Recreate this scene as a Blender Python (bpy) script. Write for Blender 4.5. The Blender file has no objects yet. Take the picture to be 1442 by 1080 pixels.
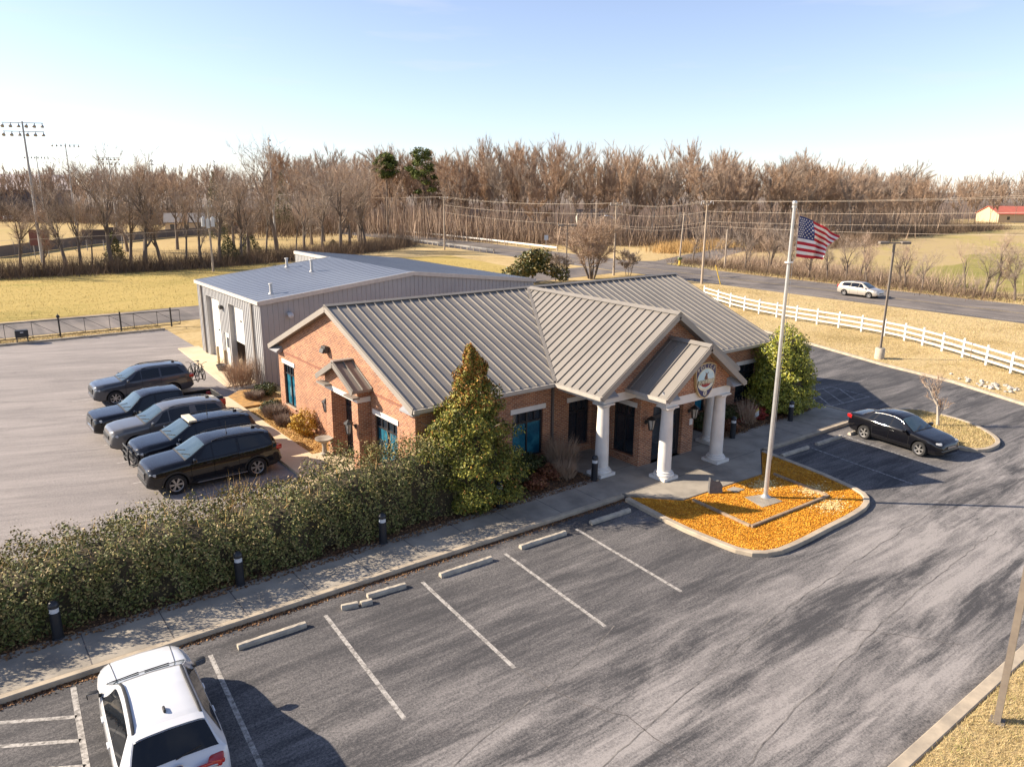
import bpy, bmesh, math, random
import numpy as np
from mathutils import Vector, Matrix
random.seed(11)
RNG = np.random.default_rng(11)
SC = bpy.context.scene
COL = SC.collection
PI = math.pi

# ------------------------------------------------------------------ materials
def nodes_of(name):
    m = bpy.data.materials.new(name)
    m.use_nodes = True
    nt = m.node_tree
    b = nt.nodes['Principled BSDF']
    return m, nt, b

def _obj_coord(nt, stretch=(1, 1, 1)):
    tc = nt.nodes.new('ShaderNodeTexCoord')
    mp = nt.nodes.new('ShaderNodeMapping')
    mp.inputs['Scale'].default_value = stretch
    nt.links.new(tc.outputs['Object'], mp.inputs['Vector'])
    return mp.outputs['Vector']

def _noise(nt, vec, scale, detail=6, rough=0.6, dist=0.0):
    n = nt.nodes.new('ShaderNodeTexNoise')
    n.inputs['Scale'].default_value = scale
    n.inputs['Detail'].default_value = detail
    n.inputs['Roughness'].default_value = rough
    n.inputs['Distortion'].default_value = dist
    nt.links.new(vec, n.inputs['Vector'])
    return n.outputs['Fac']

def _ramp(nt, fac, stops):
    r = nt.nodes.new('ShaderNodeValToRGB')
    e = r.color_ramp.elements
    while len(e) < len(stops):
        e.new(0.5)
    for i, (p, c) in enumerate(stops):
        e[i].position = p
        e[i].color = (c[0], c[1], c[2], 1)
    nt.links.new(fac, r.inputs['Fac'])
    return r.outputs['Color']

def _mix(nt, fac, a, b, mode='MIX'):
    x = nt.nodes.new('ShaderNodeMix')
    x.data_type = 'RGBA'
    x.blend_type = mode
    if isinstance(fac, float):
        x.inputs[0].default_value = fac
    else:
        nt.links.new(fac, x.inputs[0])
    for sock, v in ((x.inputs[6], a), (x.inputs[7], b)):
        if isinstance(v, tuple):
            sock.default_value = (v[0], v[1], v[2], 1)
        else:
            nt.links.new(v, sock)
    return x.outputs[2]

def _bump(nt, b, fac, strength, dist=0.02):
    bp = nt.nodes.new('ShaderNodeBump')
    bp.inputs['Strength'].default_value = strength
    bp.inputs['Distance'].default_value = dist
    nt.links.new(fac, bp.inputs['Height'])
    nt.links.new(bp.outputs['Normal'], b.inputs['Normal'])

def M(name, c, rough=0.7, metal=0.0, c2=None, scale=4.0, stretch=(1, 1, 1), bump=0.0, spec=0.5, coat=0.0, lo=0.35, hi=0.65, detail=6):
    m, nt, b = nodes_of(name)
    b.inputs['Roughness'].default_value = rough
    b.inputs['Metallic'].default_value = metal
    b.inputs['Specular IOR Level'].default_value = spec
    b.inputs['Coat Weight'].default_value = coat
    b.inputs['Coat Roughness'].default_value = 0.05
    if c2 is None:
        c2 = tuple(v * 0.85 for v in c)
    f = _noise(nt, _obj_coord(nt, stretch), scale, detail)
    nt.links.new(_ramp(nt, f, [(lo, c), (hi, c2)]), b.inputs['Base Color'])
    if bump:
        _bump(nt, b, f, bump)
    return m

def M_leaf(name, stops, clump=1.2, rough=0.55, spec=0.3):
    m, nt, b = nodes_of(name)
    g = nt.nodes.new('ShaderNodeNewGeometry')
    f = _noise(nt, _obj_coord(nt), clump, 3)
    ad = nt.nodes.new('ShaderNodeMath'); ad.operation = 'MULTIPLY_ADD'
    ad.inputs[1].default_value = 0.55
    nt.links.new(g.outputs['Random Per Island'], ad.inputs[0])
    mu = nt.nodes.new('ShaderNodeMath'); mu.operation = 'MULTIPLY'
    mu.inputs[1].default_value = 0.55
    nt.links.new(f, mu.inputs[0])
    nt.links.new(mu.outputs[0], ad.inputs[2])
    nt.links.new(_ramp(nt, ad.outputs[0], stops), b.inputs['Base Color'])
    b.inputs['Roughness'].default_value = rough
    b.inputs['Specular IOR Level'].default_value = spec
    return m

def M_brick(name, c1, c2, mortar):
    m, nt, b = nodes_of(name)
    tc = nt.nodes.new('ShaderNodeTexCoord')
    sp = nt.nodes.new('ShaderNodeSeparateXYZ')
    nt.links.new(tc.outputs['Object'], sp.inputs[0])
    ad = nt.nodes.new('ShaderNodeMath'); ad.operation = 'ADD'
    nt.links.new(sp.outputs['X'], ad.inputs[0]); nt.links.new(sp.outputs['Y'], ad.inputs[1])
    cb = nt.nodes.new('ShaderNodeCombineXYZ')
    nt.links.new(ad.outputs[0], cb.inputs['X']); nt.links.new(sp.outputs['Z'], cb.inputs['Y'])
    br = nt.nodes.new('ShaderNodeTexBrick')
    br.inputs['Scale'].default_value = 1.0
    br.inputs['Brick Width'].default_value = 0.215
    br.inputs['Row Height'].default_value = 0.078
    br.inputs['Mortar Size'].default_value = 0.009
    br.inputs['Mortar Smooth'].default_value = 0.1
    br.inputs['Bias'].default_value = -0.1
    br.inputs['Color1'].default_value = (*c1, 1)
    br.inputs['Color2'].default_value = (*c2, 1)
    br.inputs['Mortar'].default_value = (*mortar, 1)
    nt.links.new(cb.outputs[0], br.inputs['Vector'])
    f = _noise(nt, _obj_coord(nt), 1.3, 5)
    tint = _ramp(nt, f, [(0.3, (0.82, 0.8, 0.8)), (0.7, (1.12, 1.1, 1.08))])
    nt.links.new(_mix(nt, 1.0, br.outputs['Color'], tint, 'MULTIPLY'), b.inputs['Base Color'])
    b.inputs['Roughness'].default_value = 0.85
    b.inputs['Specular IOR Level'].default_value = 0.25
    _bump(nt, b, br.outputs['Fac'], 0.35, -0.01)
    return m

def M_asphalt(name, dark, light, streak=(0.12, 0.75, 1), lo=0.42, hi=0.66, dirx=True, fine=0.35):
    m, nt, b = nodes_of(name)
    v = _obj_coord(nt, streak)
    f1 = _noise(nt, v, 1.0, 8, 0.62, 0.7)
    col = _ramp(nt, f1, [(lo, dark), ((lo + hi) / 2, tuple(0.6 * a + 0.4 * c for a, c in zip(dark, light))), (hi, light)])
    v2 = _obj_coord(nt)
    f2 = _noise(nt, v2, 0.16, 5, 0.6, 1.5)
    patch = _ramp(nt, f2, [(0.38, (0.72, 0.72, 0.74)), (0.6, (1.15, 1.13, 1.1))])
    col = _mix(nt, 1.0, col, patch, 'MULTIPLY')
    f3 = _noise(nt, v2, 26.0, 3, 0.8)
    grain = _ramp(nt, f3, [(0.3, (1 - fine,) * 3), (0.7, (1 + fine,) * 3)])
    col = _mix(nt, 1.0, col, grain, 'MULTIPLY')
    nt.links.new(col, b.inputs['Base Color'])
    b.inputs['Roughness'].default_value = 0.85
    b.inputs['Specular IOR Level'].default_value = 0.3
    _bump(nt, b, f3, 0.5, 0.01)
    return m

def M_worn(name, dark, light, amt=1.0, base=0.0, lane=None, turn=0.0):
    """sealed asphalt whose top wears to pale aggregate in streaks along the driving direction"""
    m, nt, b = nodes_of(name)
    def math_(op, a, c):
        x = nt.nodes.new('ShaderNodeMath'); x.operation = op; x.use_clamp = op == 'ADD'
        for i, v in enumerate((a, c)):
            if isinstance(v, (int, float)): x.inputs[i].default_value = v
            else: nt.links.new(v, x.inputs[i])
        return x.outputs[0]
    def rng_(v, a, c, lo=0.0, hi=1.0):
        x = nt.nodes.new('ShaderNodeMapRange'); x.inputs['From Min'].default_value = a; x.inputs['From Max'].default_value = c
        x.inputs['To Min'].default_value = lo; x.inputs['To Max'].default_value = hi; nt.links.new(v, x.inputs['Value']); return x.outputs[0]
    o = _obj_coord(nt)
    def coord(st):
        tc = nt.nodes.new('ShaderNodeTexCoord'); m1 = nt.nodes.new('ShaderNodeMapping'); m1.inputs['Rotation'].default_value = (0, 0, turn)
        m2 = nt.nodes.new('ShaderNodeMapping'); m2.inputs['Scale'].default_value = st
        nt.links.new(tc.outputs['Object'], m1.inputs['Vector']); nt.links.new(m1.outputs['Vector'], m2.inputs['Vector']); return m2.outputs['Vector']
    broad = rng_(_noise(nt, coord((0.07, 0.24, 1)), 1.0, 6, 0.6, 1.2), .34, .62)
    streak = rng_(_noise(nt, coord((0.18, 0.95, 1)), 1.0, 9, 0.68, 0.6), .38, .62)
    thin = rng_(_noise(nt, coord((0.35, 4.6, 1)), 1.0, 8, 0.7, 0.3), .46, .66)
    wear = math_('ADD', math_('MULTIPLY', streak, math_('ADD', math_('MULTIPLY', broad, .46), .40)), math_('MULTIPLY', thin, math_('ADD', math_('MULTIPLY', broad, .3), .16)))
    if lane:                                                        # the driving lane is worn more than the bays
        sp = nt.nodes.new('ShaderNodeSeparateXYZ'); nt.links.new(o, sp.inputs[0])
        wob = math_('MULTIPLY', _noise(nt, o, .2, 3), 3.0); yy = nt.nodes.new('ShaderNodeMath'); yy.operation = 'ADD'; nt.links.new(sp.outputs['Y'], yy.inputs[0]); nt.links.new(wob, yy.inputs[1])
        wear = math_('MULTIPLY', wear, rng_(yy.outputs[0], lane[0] + 1.5, lane[1] + 1.5, .42, 1.15))
    wear = math_('ADD', math_('MULTIPLY', wear, amt), base)
    grain = rng_(_noise(nt, o, 17.0, 5, 0.85), .30, .70, -.5, .5)
    fine = rng_(_noise(nt, o, 60.0, 2, 0.6), .3, .7, -.5, .5)
    g = math_('MULTIPLY', math_('ADD', wear, .22), math_('MULTIPLY', grain, .9))
    x = nt.nodes.new('ShaderNodeMath'); x.operation = 'ADD'; nt.links.new(wear, x.inputs[0]); nt.links.new(g, x.inputs[1])
    y = nt.nodes.new('ShaderNodeMath'); y.operation = 'MULTIPLY_ADD'; nt.links.new(fine, y.inputs[0]); y.inputs[1].default_value = .22; nt.links.new(x.outputs[0], y.inputs[2])
    spots = rng_(_noise(nt, o, 0.42, 5, 0.7, 1.5), .60, .74)
    col = _ramp(nt, y.outputs[0], [(0.0, tuple(v * .82 for v in dark)), (0.18, dark), (0.55, tuple(.5 * a + .5 * c for a, c in zip(dark, light))), (1.0, light)])
    col = _mix(nt, spots, col, _mix(nt, 1.0, col, (0.80, 0.79, 0.80), 'MULTIPLY'))
    nt.links.new(col, b.inputs['Base Color'])
    b.inputs['Roughness'].default_value = 0.88; b.inputs['Specular IOR Level'].default_value = 0.3
    _bump(nt, b, grain, 0.35, 0.01)
    return m

def M_paint_mark(name, under, paint=(0.44, 0.41, 0.375), lo=0.38, hi=0.58):
    m, nt, b = nodes_of(name)
    v = _obj_coord(nt)
    f = _noise(nt, v, 9.0, 8, 0.75)
    nt.links.new(_ramp(nt, f, [(lo, under), (hi, paint)]), b.inputs['Base Color'])
    b.inputs['Roughness'].default_value = 0.8
    return m

def M_grass(name, stops, s1=0.09, s2=1.6, stretch=(1, 1, 1), bump=0.6):
    m, nt, b = nodes_of(name)
    v = _obj_coord(nt, stretch)
    f1 = _noise(nt, v, s1, 6, 0.65, 0.6)
    f2 = _noise(nt, v, s2, 8, 0.75)
    a = nt.nodes.new('ShaderNodeMath'); a.operation = 'MULTIPLY_ADD'; a.inputs[1].default_value = 0.55
    mu = nt.nodes.new('ShaderNodeMath'); mu.operation = 'MULTIPLY'; mu.inputs[1].default_value = 0.45
    nt.links.new(f2, mu.inputs[0]); nt.links.new(f1, a.inputs[0]); nt.links.new(mu.outputs[0], a.inputs[2])
    nt.links.new(_ramp(nt, a.outputs[0], stops), b.inputs['Base Color'])
    b.inputs['Roughness'].default_value = 0.95
    b.inputs['Specular IOR Level'].default_value = 0.1
    _bump(nt, b, f2, bump, 0.12)
    return m

# ------------------------------------------------------------------ mesh builder
class MB:
    def __init__(s):
        s.v = []; s.f = []; s.m = []
    def add(s, vs, fs, mi=0):
        o = len(s.v)
        s.v += [tuple(p) for p in vs]
        s.f += [tuple(o + i for i in f) for f in fs]
        s.m += [mi] * len(fs)
        return s
    def box(s, x0, x1, y0, y1, z0, z1, mi=0):
        vs = [(x0, y0, z0), (x1, y0, z0), (x1, y1, z0), (x0, y1, z0), (x0, y0, z1), (x1, y0, z1), (x1, y1, z1), (x0, y1, z1)]
        return s.add(vs, [(0, 3, 2, 1), (4, 5, 6, 7), (0, 1, 5, 4), (1, 2, 6, 5), (2, 3, 7, 6), (3, 0, 4, 7)], mi)
    def cbox(s, c, size, rot=None, mi=0, bev=0.0):
        hx, hy, hz = [d / 2 for d in size]
        if bev:
            bm = bmesh.new(); bmesh.ops.create_cube(bm, size=1.0)
            for v in bm.verts: v.co = Vector((v.co.x * size[0], v.co.y * size[1], v.co.z * size[2]))
            bmesh.ops.bevel(bm, geom=bm.edges[:], offset=bev, segments=2, affect='EDGES', profile=0.5)
            vs = [v.co.copy() for v in bm.verts]; bm.verts.index_update()
            fs = [tuple(v.index for v in f.verts) for f in bm.faces]
            bm.free()
        else:
            vs = [Vector((x, y, z)) for z in (-hz, hz) for x, y in ((-hx, -hy), (hx, -hy), (hx, hy), (-hx, hy))]
            fs = [(0, 3, 2, 1), (4, 5, 6, 7), (0, 1, 5, 4), (1, 2, 6, 5), (2, 3, 7, 6), (3, 0, 4, 7)]
        if rot is not None: vs = [rot @ v for v in vs]
        c = Vector(c)
        return s.add([v + c for v in vs], fs, mi)
    def prism(s, poly, z0, z1, mi=0):
        n = len(poly)
        vs = [(x, y, z0) for x, y in poly] + [(x, y, z1) for x, y in poly]
        return s.add(vs, [tuple(range(n - 1, -1, -1)), tuple(range(n, 2 * n))] + [(i, (i + 1) % n, n + (i + 1) % n, n + i) for i in range(n)], mi)
    def slab(s, poly, th, mi=0):
        n = len(poly)
        vs = list(poly) + [(x, y, z - th) for x, y, z in poly]
        return s.add(vs, [tuple(range(n)), tuple(range(2 * n - 1, n - 1, -1))] + [((i + 1) % n, i, n + i, n + (i + 1) % n) for i in range(n)], mi)
    def extr(s, poly, d, mi=0):
        n = len(poly); d = Vector(d)
        vs = [Vector(p) for p in poly] + [Vector(p) + d for p in poly]
        return s.add(vs, [tuple(range(n)), tuple(range(2 * n - 1, n - 1, -1))] + [((i + 1) % n, i, n + i, n + (i + 1) % n) for i in range(n)], mi)
    def beam(s, p0, p1, w, h, up=(0, 0, 1), mi=0):
        p0 = Vector(p0); p1 = Vector(p1); d = (p1 - p0).normalized(); up = Vector(up)
        sd = d.cross(up).normalized() * (w / 2); u = sd.cross(d).normalized() * (h / 2)
        vs = [p + a * sd + c * u for p in (p0, p1) for a, c in ((-1, -1), (1, -1), (1, 1), (-1, 1))]
        return s.add(vs, [(0, 1, 2, 3), (7, 6, 5, 4), (0, 4, 5, 1), (1, 5, 6, 2), (2, 6, 7, 3), (3, 7, 4, 0)], mi)
    def cyl(s, p0, p1, r0, r1=None, n=12, mi=0, cap=True):
        if r1 is None: r1 = r0
        p0 = Vector(p0); p1 = Vector(p1); d = (p1 - p0)
        d = d.normalized() if d.length > 1e-9 else Vector((0, 0, 1))
        a = d.cross(Vector((0, 0, 1)) if abs(d.z) < 0.9 else Vector((1, 0, 0))).normalized(); b = d.cross(a)
        vs = []
        for p, r in ((p0, r0), (p1, r1)):
            for i in range(n):
                t = 2 * PI * i / n
                vs.append(p + (a * math.cos(t) + b * math.sin(t)) * r)
        fs = [(i, n + i, n + (i + 1) % n, (i + 1) % n) for i in range(n)]
        if cap: fs += [tuple(range(n)), tuple(range(2 * n - 1, n - 1, -1))]
        return s.add(vs, fs, mi)
    def tube(s, pts, r, n=6, mi=0):
        for i in range(len(pts) - 1):
            ra = r[i] if isinstance(r, (list, tuple)) else r
            rb = r[i + 1] if isinstance(r, (list, tuple)) else r
            s.cyl(pts[i], pts[i + 1], ra, rb, n, mi)
        return s
    def lathe(s, prof, c=(0, 0, 0), n=20, axis='z', mi=0):
        vs = []; k = len(prof)
        for i in range(n):
            t = 2 * PI * i / n; ct, st = math.cos(t), math.sin(t)
            for r, h in prof:
                p = (r * ct, r * st, h) if axis == 'z' else ((r * ct, h, r * st) if axis == 'y' else (h, r * ct, r * st))
                vs.append((p[0] + c[0], p[1] + c[1], p[2] + c[2]))
        fs = []
        for i in range(n):
            j = (i + 1) % n
            for q in range(k - 1):
                fs.append((i * k + q, j * k + q, j * k + q + 1, i * k + q + 1))
        return s.add(vs, fs, mi)
    def build(s, name, mats, parent=None, org=(0, 0, 0), smooth=False, angle=38):
        me = bpy.data.meshes.new(name)
        o = Vector(org)
        me.from_pydata([(p[0] - o.x, p[1] - o.y, p[2] - o.z) for p in s.v], [], s.f)
        if not isinstance(mats, (list, tuple)): mats = [mats]
        for m in mats: me.materials.append(m)
        if len(mats) > 1: me.polygons.foreach_set('material_index', s.m)
        if smooth:
            me.polygons.foreach_set('use_smooth', [True] * len(me.polygons))
            me.set_sharp_from_angle(angle=math.radians(angle))
        me.update()
        return link(name, me, parent, org)

WROOT = set()

def link(name, me, parent=None, org=(0, 0, 0)):
    ob = bpy.data.objects.new(name, me)
    COL.objects.link(ob)
    if parent is not None:
        ob.parent = parent
        ob.location = Vector(org) - Vector(parent.location) if parent.name in WROOT else Vector(org)
    else:
        ob.location = org
    return ob

def tag(o, label, cat, group=None):
    o['label'] = label; o['category'] = cat
    if group: o['group'] = group
    return o

def thing(name, label, cat, loc=(0, 0, 0), rz=0.0, group=None):
    o = bpy.data.objects.new(name, None)
    COL.objects.link(o)
    o.location = loc; o.rotation_euler = (0, 0, rz); o.empty_display_size = 0.3
    return tag(o, label, cat, group)

def struct(o):
    o['kind'] = 'structure'
    return o

def stuff(o):
    o['kind'] = 'stuff'
    return o

def dup(root, loc, rz=None, label=None, group=None, scale=None):
    r = root.copy(); COL.objects.link(r); r.location = loc
    if rz is not None: r.rotation_euler = (0, 0, rz)
    if scale is not None: r.scale = scale
    if label: r['label'] = label
    if group: r['group'] = group
    for ch in list(root.children):
        c = ch.copy(); COL.objects.link(c); c.parent = r
        for g in list(ch.children):
            d = g.copy(); COL.objects.link(d); d.parent = c
    return r

def np_mesh(name, V, F, mats, mi=None, smooth=False):
    me = bpy.data.meshes.new(name)
    V = np.asarray(V, dtype=np.float32); F = np.asarray(F, dtype=np.int32)
    k = F.shape[1]
    me.vertices.add(len(V)); me.vertices.foreach_set('co', V.ravel())
    me.loops.add(F.size); me.loops.foreach_set('vertex_index', F.ravel())
    me.polygons.add(len(F)); me.polygons.foreach_set('loop_start', np.arange(0, F.size, k, dtype=np.int32))
    if not isinstance(mats, (list, tuple)): mats = [mats]
    for m in mats: me.materials.append(m)
    if mi is not None: me.polygons.foreach_set('material_index', np.asarray(mi, dtype=np.int32))
    if smooth: me.polygons.foreach_set('use_smooth', np.ones(len(F), dtype=bool))
    me.update(calc_edges=True); me.validate()
    return me

def unit(a):
    return a / np.maximum(np.linalg.norm(a, axis=1, keepdims=True), 1e-9)

def leaves(P, N, size, rng, wide=0.5, tilt=0.9, var=0.4):
    """little folded rhombic leaves at P, facing roughly along N"""
    n = len(P)
    nn = unit(N + rng.normal(0, tilt, (n, 3)))
    t = unit(np.cross(nn, rng.normal(0, 1, (n, 3))))
    b = np.cross(nn, t)
    s = size * (1 + var * rng.uniform(-1, 1, (n, 1)))
    V = np.stack([P - t * s * 0.5, P + b * s * wide * 0.5 + nn * s * 0.08, P + t * s * 0.5, P - b * s * wide * 0.5 + nn * s * 0.08], 1).reshape(-1, 3)
    F = np.arange(4 * n).reshape(-1, 4)
    return V, F

def blades(P, D, length, width, rng):
    """thin triangular twigs / grass blades from P along D"""
    n = len(P)
    D = unit(D)
    sd = unit(np.cross(D, rng.normal(0, 1, (n, 3))))
    L = np.asarray(length).reshape(-1, 1); W = np.asarray(width).reshape(-1, 1)
    V = np.stack([P - sd * W * 0.5, P + sd * W * 0.5, P + D * L], 1).reshape(-1, 3)
    return V, np.arange(3 * n).reshape(-1, 3)

def sheet(name, poly, z, mat):
    mb = MB(); mb.add([(x, y, z) for x, y in poly], [tuple(range(len(poly)))])
    o = mb.build(name, mat)
    me = o.data
    if me.polygons[0].normal.z < 0: me.flip_normals()
    return struct(o)

def ribbon(mb, pts, w, z, closed=False):
    pts = [Vector((p[0], p[1], 0)) for p in pts]
    n = len(pts); L = []; R = []
    for i in range(n):
        a = pts[(i - 1) % n] if (closed or i > 0) else pts[i]
        b = pts[(i + 1) % n] if (closed or i < n - 1) else pts[i]
        d = (b - a).normalized(); s = Vector((-d.y, d.x, 0)) * (w / 2)
        L.append(pts[i] + s); R.append(pts[i] - s)
    vs = [(p.x, p.y, z) for p in L] + [(p.x, p.y, z) for p in R]
    m = n if closed else n - 1
    mb.add(vs, [(n + i, n + (i + 1) % n, (i + 1) % n, i) for i in range(m)])
    return mb

def kerb(name, pts, w, h, mat, closed=False, z0=0.0):
    P = [Vector((p[0], p[1], 0)) for p in pts]; n = len(P); ring = []
    for i in range(n):
        a = P[(i - 1) % n] if (closed or i > 0) else P[i]
        b = P[(i + 1) % n] if (closed or i < n - 1) else P[i]
        d = (b - a).normalized(); s = Vector((-d.y, d.x, 0)) * (w / 2)
        ch = 0.02
        ring.append([(P[i] + s).to_tuple()[:2] + (z0,), (P[i] + s).to_tuple()[:2] + (z0 + h - ch,), (P[i] + s * (1 - 2 * ch / w)).to_tuple()[:2] + (z0 + h,),
                     (P[i] - s * (1 - 2 * ch / w)).to_tuple()[:2] + (z0 + h,), (P[i] - s).to_tuple()[:2] + (z0 + h - ch,), (P[i] - s).to_tuple()[:2] + (z0,)])
    mb = MB(); vs = [v for r in ring for v in r]; fs = []
    for i in range(n if closed else n - 1):
        j = (i + 1) % n
        for q in range(5): fs.append((i * 6 + q, i * 6 + q + 1, j * 6 + q + 1, j * 6 + q))
    if not closed: fs += [(0, 5, 4, 3, 2, 1), tuple((n - 1) * 6 + q for q in range(6))]
    mb.add(vs, fs)
    o = mb.build(name, mat); bm = bmesh.new(); bm.from_mesh(o.data); bmesh.ops.recalc_face_normals(bm, faces=bm.faces[:]); bm.to_mesh(o.data); bm.free()
    return struct(o)

def smooth_poly(pts, it=2):
    for _ in range(it):
        q = []
        for i in range(len(pts)):
            a = pts[i]; b = pts[(i + 1) % len(pts)]
            q += [(0.75 * a[0] + 0.25 * b[0], 0.75 * a[1] + 0.25 * b[1]), (0.25 * a[0] + 0.75 * b[0], 0.25 * a[1] + 0.75 * b[1])]
        pts = q
    return pts

def inset(pts, d):
    n = len(pts); out = []
    ar = sum(pts[i][0] * pts[(i + 1) % n][1] - pts[(i + 1) % n][0] * pts[i][1] for i in range(n))
    sg = 1 if ar > 0 else -1
    for i in range(n):
        a = Vector(pts[i - 1]); b = Vector(pts[(i + 1) % n]); t = (b - a).normalized()
        out.append((pts[i][0] - t.y * d * sg, pts[i][1] + t.x * d * sg))
    return out

def text(parent, name, body, size, mat, loc, rot, extrude=0.004, align='CENTER', sx=1.0):
    cu = bpy.data.curves.new(name, 'FONT'); cu.body = body; cu.size = size; cu.extrude = extrude
    cu.align_x = align; cu.align_y = 'CENTER'
    t = bpy.data.objects.new(name + '_c', cu); COL.objects.link(t)
    dg = bpy.context.evaluated_depsgraph_get(); dg.update()
    me = bpy.data.meshes.new_from_object(t.evaluated_get(dg)); me.name = name
    bpy.data.objects.remove(t); bpy.data.curves.remove(cu)
    me.materials.clear(); me.materials.append(mat)
    me.transform(Matrix.Diagonal((sx, 1, 1, 1)))
    o = bpy.data.objects.new(name, me); COL.objects.link(o)
    o.parent = parent; o.location = loc; o.rotation_euler = rot
    return o

def boolean(ob, cutters):
    for c in cutters:
        md = ob.modifiers.new('b', 'BOOLEAN'); md.operation = 'DIFFERENCE'; md.solver = 'EXACT'; md.object = c
        try: md.material_mode = 'TRANSFER'
        except Exception: pass
    dg = bpy.context.evaluated_depsgraph_get(); dg.update()
    me = bpy.data.meshes.new_from_object(ob.evaluated_get(dg))
    ob.modifiers.clear(); old = ob.data; ob.data = me; bpy.data.meshes.remove(old)
    for c in cutters:
        d = c.data; bpy.data.objects.remove(c); bpy.data.meshes.remove(d)
# ------------------------------------------------------------------ camera, sun, sky
cam_d = bpy.data.cameras.new('camera'); cam = bpy.data.objects.new('camera', cam_d); COL.objects.link(cam)
SC.camera = cam
def cam_axes(yaw, pitch, roll):
    cy, sy = math.cos(yaw), math.sin(yaw)
    f = Vector((sy * math.cos(pitch), cy * math.cos(pitch), -math.sin(pitch)))
    r = Vector((cy, -sy, 0)); u = r.cross(f)
    return r * math.cos(roll) + u * math.sin(roll), -r * math.sin(roll) + u * math.cos(roll), f
_r, _u, _f = cam_axes(0.6562, 0.2551, 0.0082)
_m = Matrix((( _r.x, _u.x, -_f.x), (_r.y, _u.y, -_f.y), (_r.z, _u.z, -_f.z))).to_4x4()
_m.translation = Vector((-3.3526, -17.1039, 11.137))
cam.matrix_world = _m
cam_d.sensor_width = 36; cam_d.sensor_fit = 'HORIZONTAL'; cam_d.lens = 1057.4 / 1442 * 36
cam_d.clip_end = 20000; cam_d.clip_start = 0.1

SUN_EL = 29.5; SUN_AZ = -49.5          # azimuth from +Y towards +X
se, sa = math.radians(SUN_EL), math.radians(SUN_AZ)
sun_dir = Vector((math.sin(sa) * math.cos(se), math.cos(sa) * math.cos(se), math.sin(se)))
ld = bpy.data.lights.new('sun', 'SUN'); ld.energy = 5.0; ld.angle = math.radians(0.5); ld.color = (1.0, 0.87, 0.70)
lo = bpy.data.objects.new('sun', ld); COL.objects.link(lo)
lo.rotation_euler = sun_dir.to_track_quat('Z', 'Y').to_euler(); lo.location = (0, 0, 60)
W = bpy.data.worlds.new('World'); SC.world = W; W.use_nodes = True
wn = W.node_tree; bg = wn.nodes['Background']
sky = wn.nodes.new('ShaderNodeTexSky'); sky.sky_type = 'NISHITA'; sky.sun_disc = False
sky.sun_elevation = se; sky.sun_rotation = sa; sky.altitude = 100; sky.air_density = 0.9; sky.dust_density = 0.3; sky.ozone_density = 2.0
hs = wn.nodes.new('ShaderNodeHueSaturation'); hs.inputs['Saturation'].default_value = 0.78; hs.inputs['Value'].default_value = 1.0
wn.links.new(sky.outputs['Color'], hs.inputs['Color'])
# a few faint high wisps of cloud, given by direction
wtc = wn.nodes.new('ShaderNodeTexCoord'); wmp = wn.nodes.new('ShaderNodeMapping'); wmp.inputs['Scale'].default_value = (2.2, 2.2, 16)
wn.links.new(wtc.outputs['Generated'], wmp.inputs['Vector'])
wnz = wn.nodes.new('ShaderNodeTexNoise'); wnz.inputs['Scale'].default_value = 2.4; wnz.inputs['Detail'].default_value = 7; wn.links.new(wmp.outputs['Vector'], wnz.inputs['Vector'])
wrp = wn.nodes.new('ShaderNodeMapRange'); wrp.inputs['From Min'].default_value = 0.56; wrp.inputs['From Max'].default_value = 0.80; wrp.inputs['To Max'].default_value = 0.35
wn.links.new(wnz.outputs['Fac'], wrp.inputs['Value'])
wct = wn.nodes.new('ShaderNodeMix'); wct.data_type = 'RGBA'; wct.blend_type = 'MULTIPLY'; wct.inputs[0].default_value = 1.0; wct.inputs[7].default_value = (1.01, 1.0, 1.10, 1)
wn.links.new(hs.outputs['Color'], wct.inputs[6])
wmx = wn.nodes.new('ShaderNodeMix'); wmx.data_type = 'RGBA'; wn.links.new(wrp.outputs[0], wmx.inputs[0]); wn.links.new(wct.outputs[2], wmx.inputs[6]); wmx.inputs[7].default_value = (4.6, 4.7, 4.9, 1)
wn.links.new(wmx.outputs[2], bg.inputs['Color']); bg.inputs['Strength'].default_value = 0.084
SC.view_settings.view_transform = 'Standard'; SC.view_settings.look = 'None'; SC.view_settings.exposure = 1.2; SC.view_settings.gamma = 1
SC.cycles.max_bounces = 6; SC.cycles.transparent_max_bounces = 8

# ------------------------------------------------------------------ ground, lots, roads
m_ground = M_grass('dry_grass', [(0.34, (0.20, 0.15, 0.06)), (0.43, (0.36, 0.26, 0.115)), (0.50, (0.46, 0.34, 0.17)), (0.57, (0.50, 0.38, 0.20)), (0.66, (0.28, 0.24, 0.085))], 0.13, 2.2)
m_field = M_grass('field_grass', [(0.34, (0.20, 0.17, 0.05)), (0.44, (0.34, 0.26, 0.085)), (0.55, (0.42, 0.31, 0.11)), (0.66, (0.24, 0.22, 0.06))], 0.06, 0.8, (0.6, 1.6, 1))
m_pasture = M_grass('pasture_grass', [(0.36, (0.28, 0.22, 0.10)), (0.48, (0.40, 0.30, 0.16)), (0.57, (0.36, 0.29, 0.11)), (0.66, (0.26, 0.30, 0.05))], 0.03, 0.4, (1, 1, 1))
m_green = M_grass('young_grass', [(0.36, (0.20, 0.19, 0.055)), (0.50, (0.27, 0.235, 0.075)), (0.60, (0.34, 0.265, 0.12))], 0.06, 0.5)
m_ballfield = M_grass('ball_field', [(0.36, (0.30, 0.21, 0.09)), (0.5, (0.44, 0.32, 0.15)), (0.62, (0.34, 0.27, 0.10))], 0.04, 0.6)
m_lot = M_worn('front_lot_asphalt', (0.054, 0.052, 0.054), (0.30, 0.275, 0.26), .95, 0.14, (-4.2, -7.5))
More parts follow.
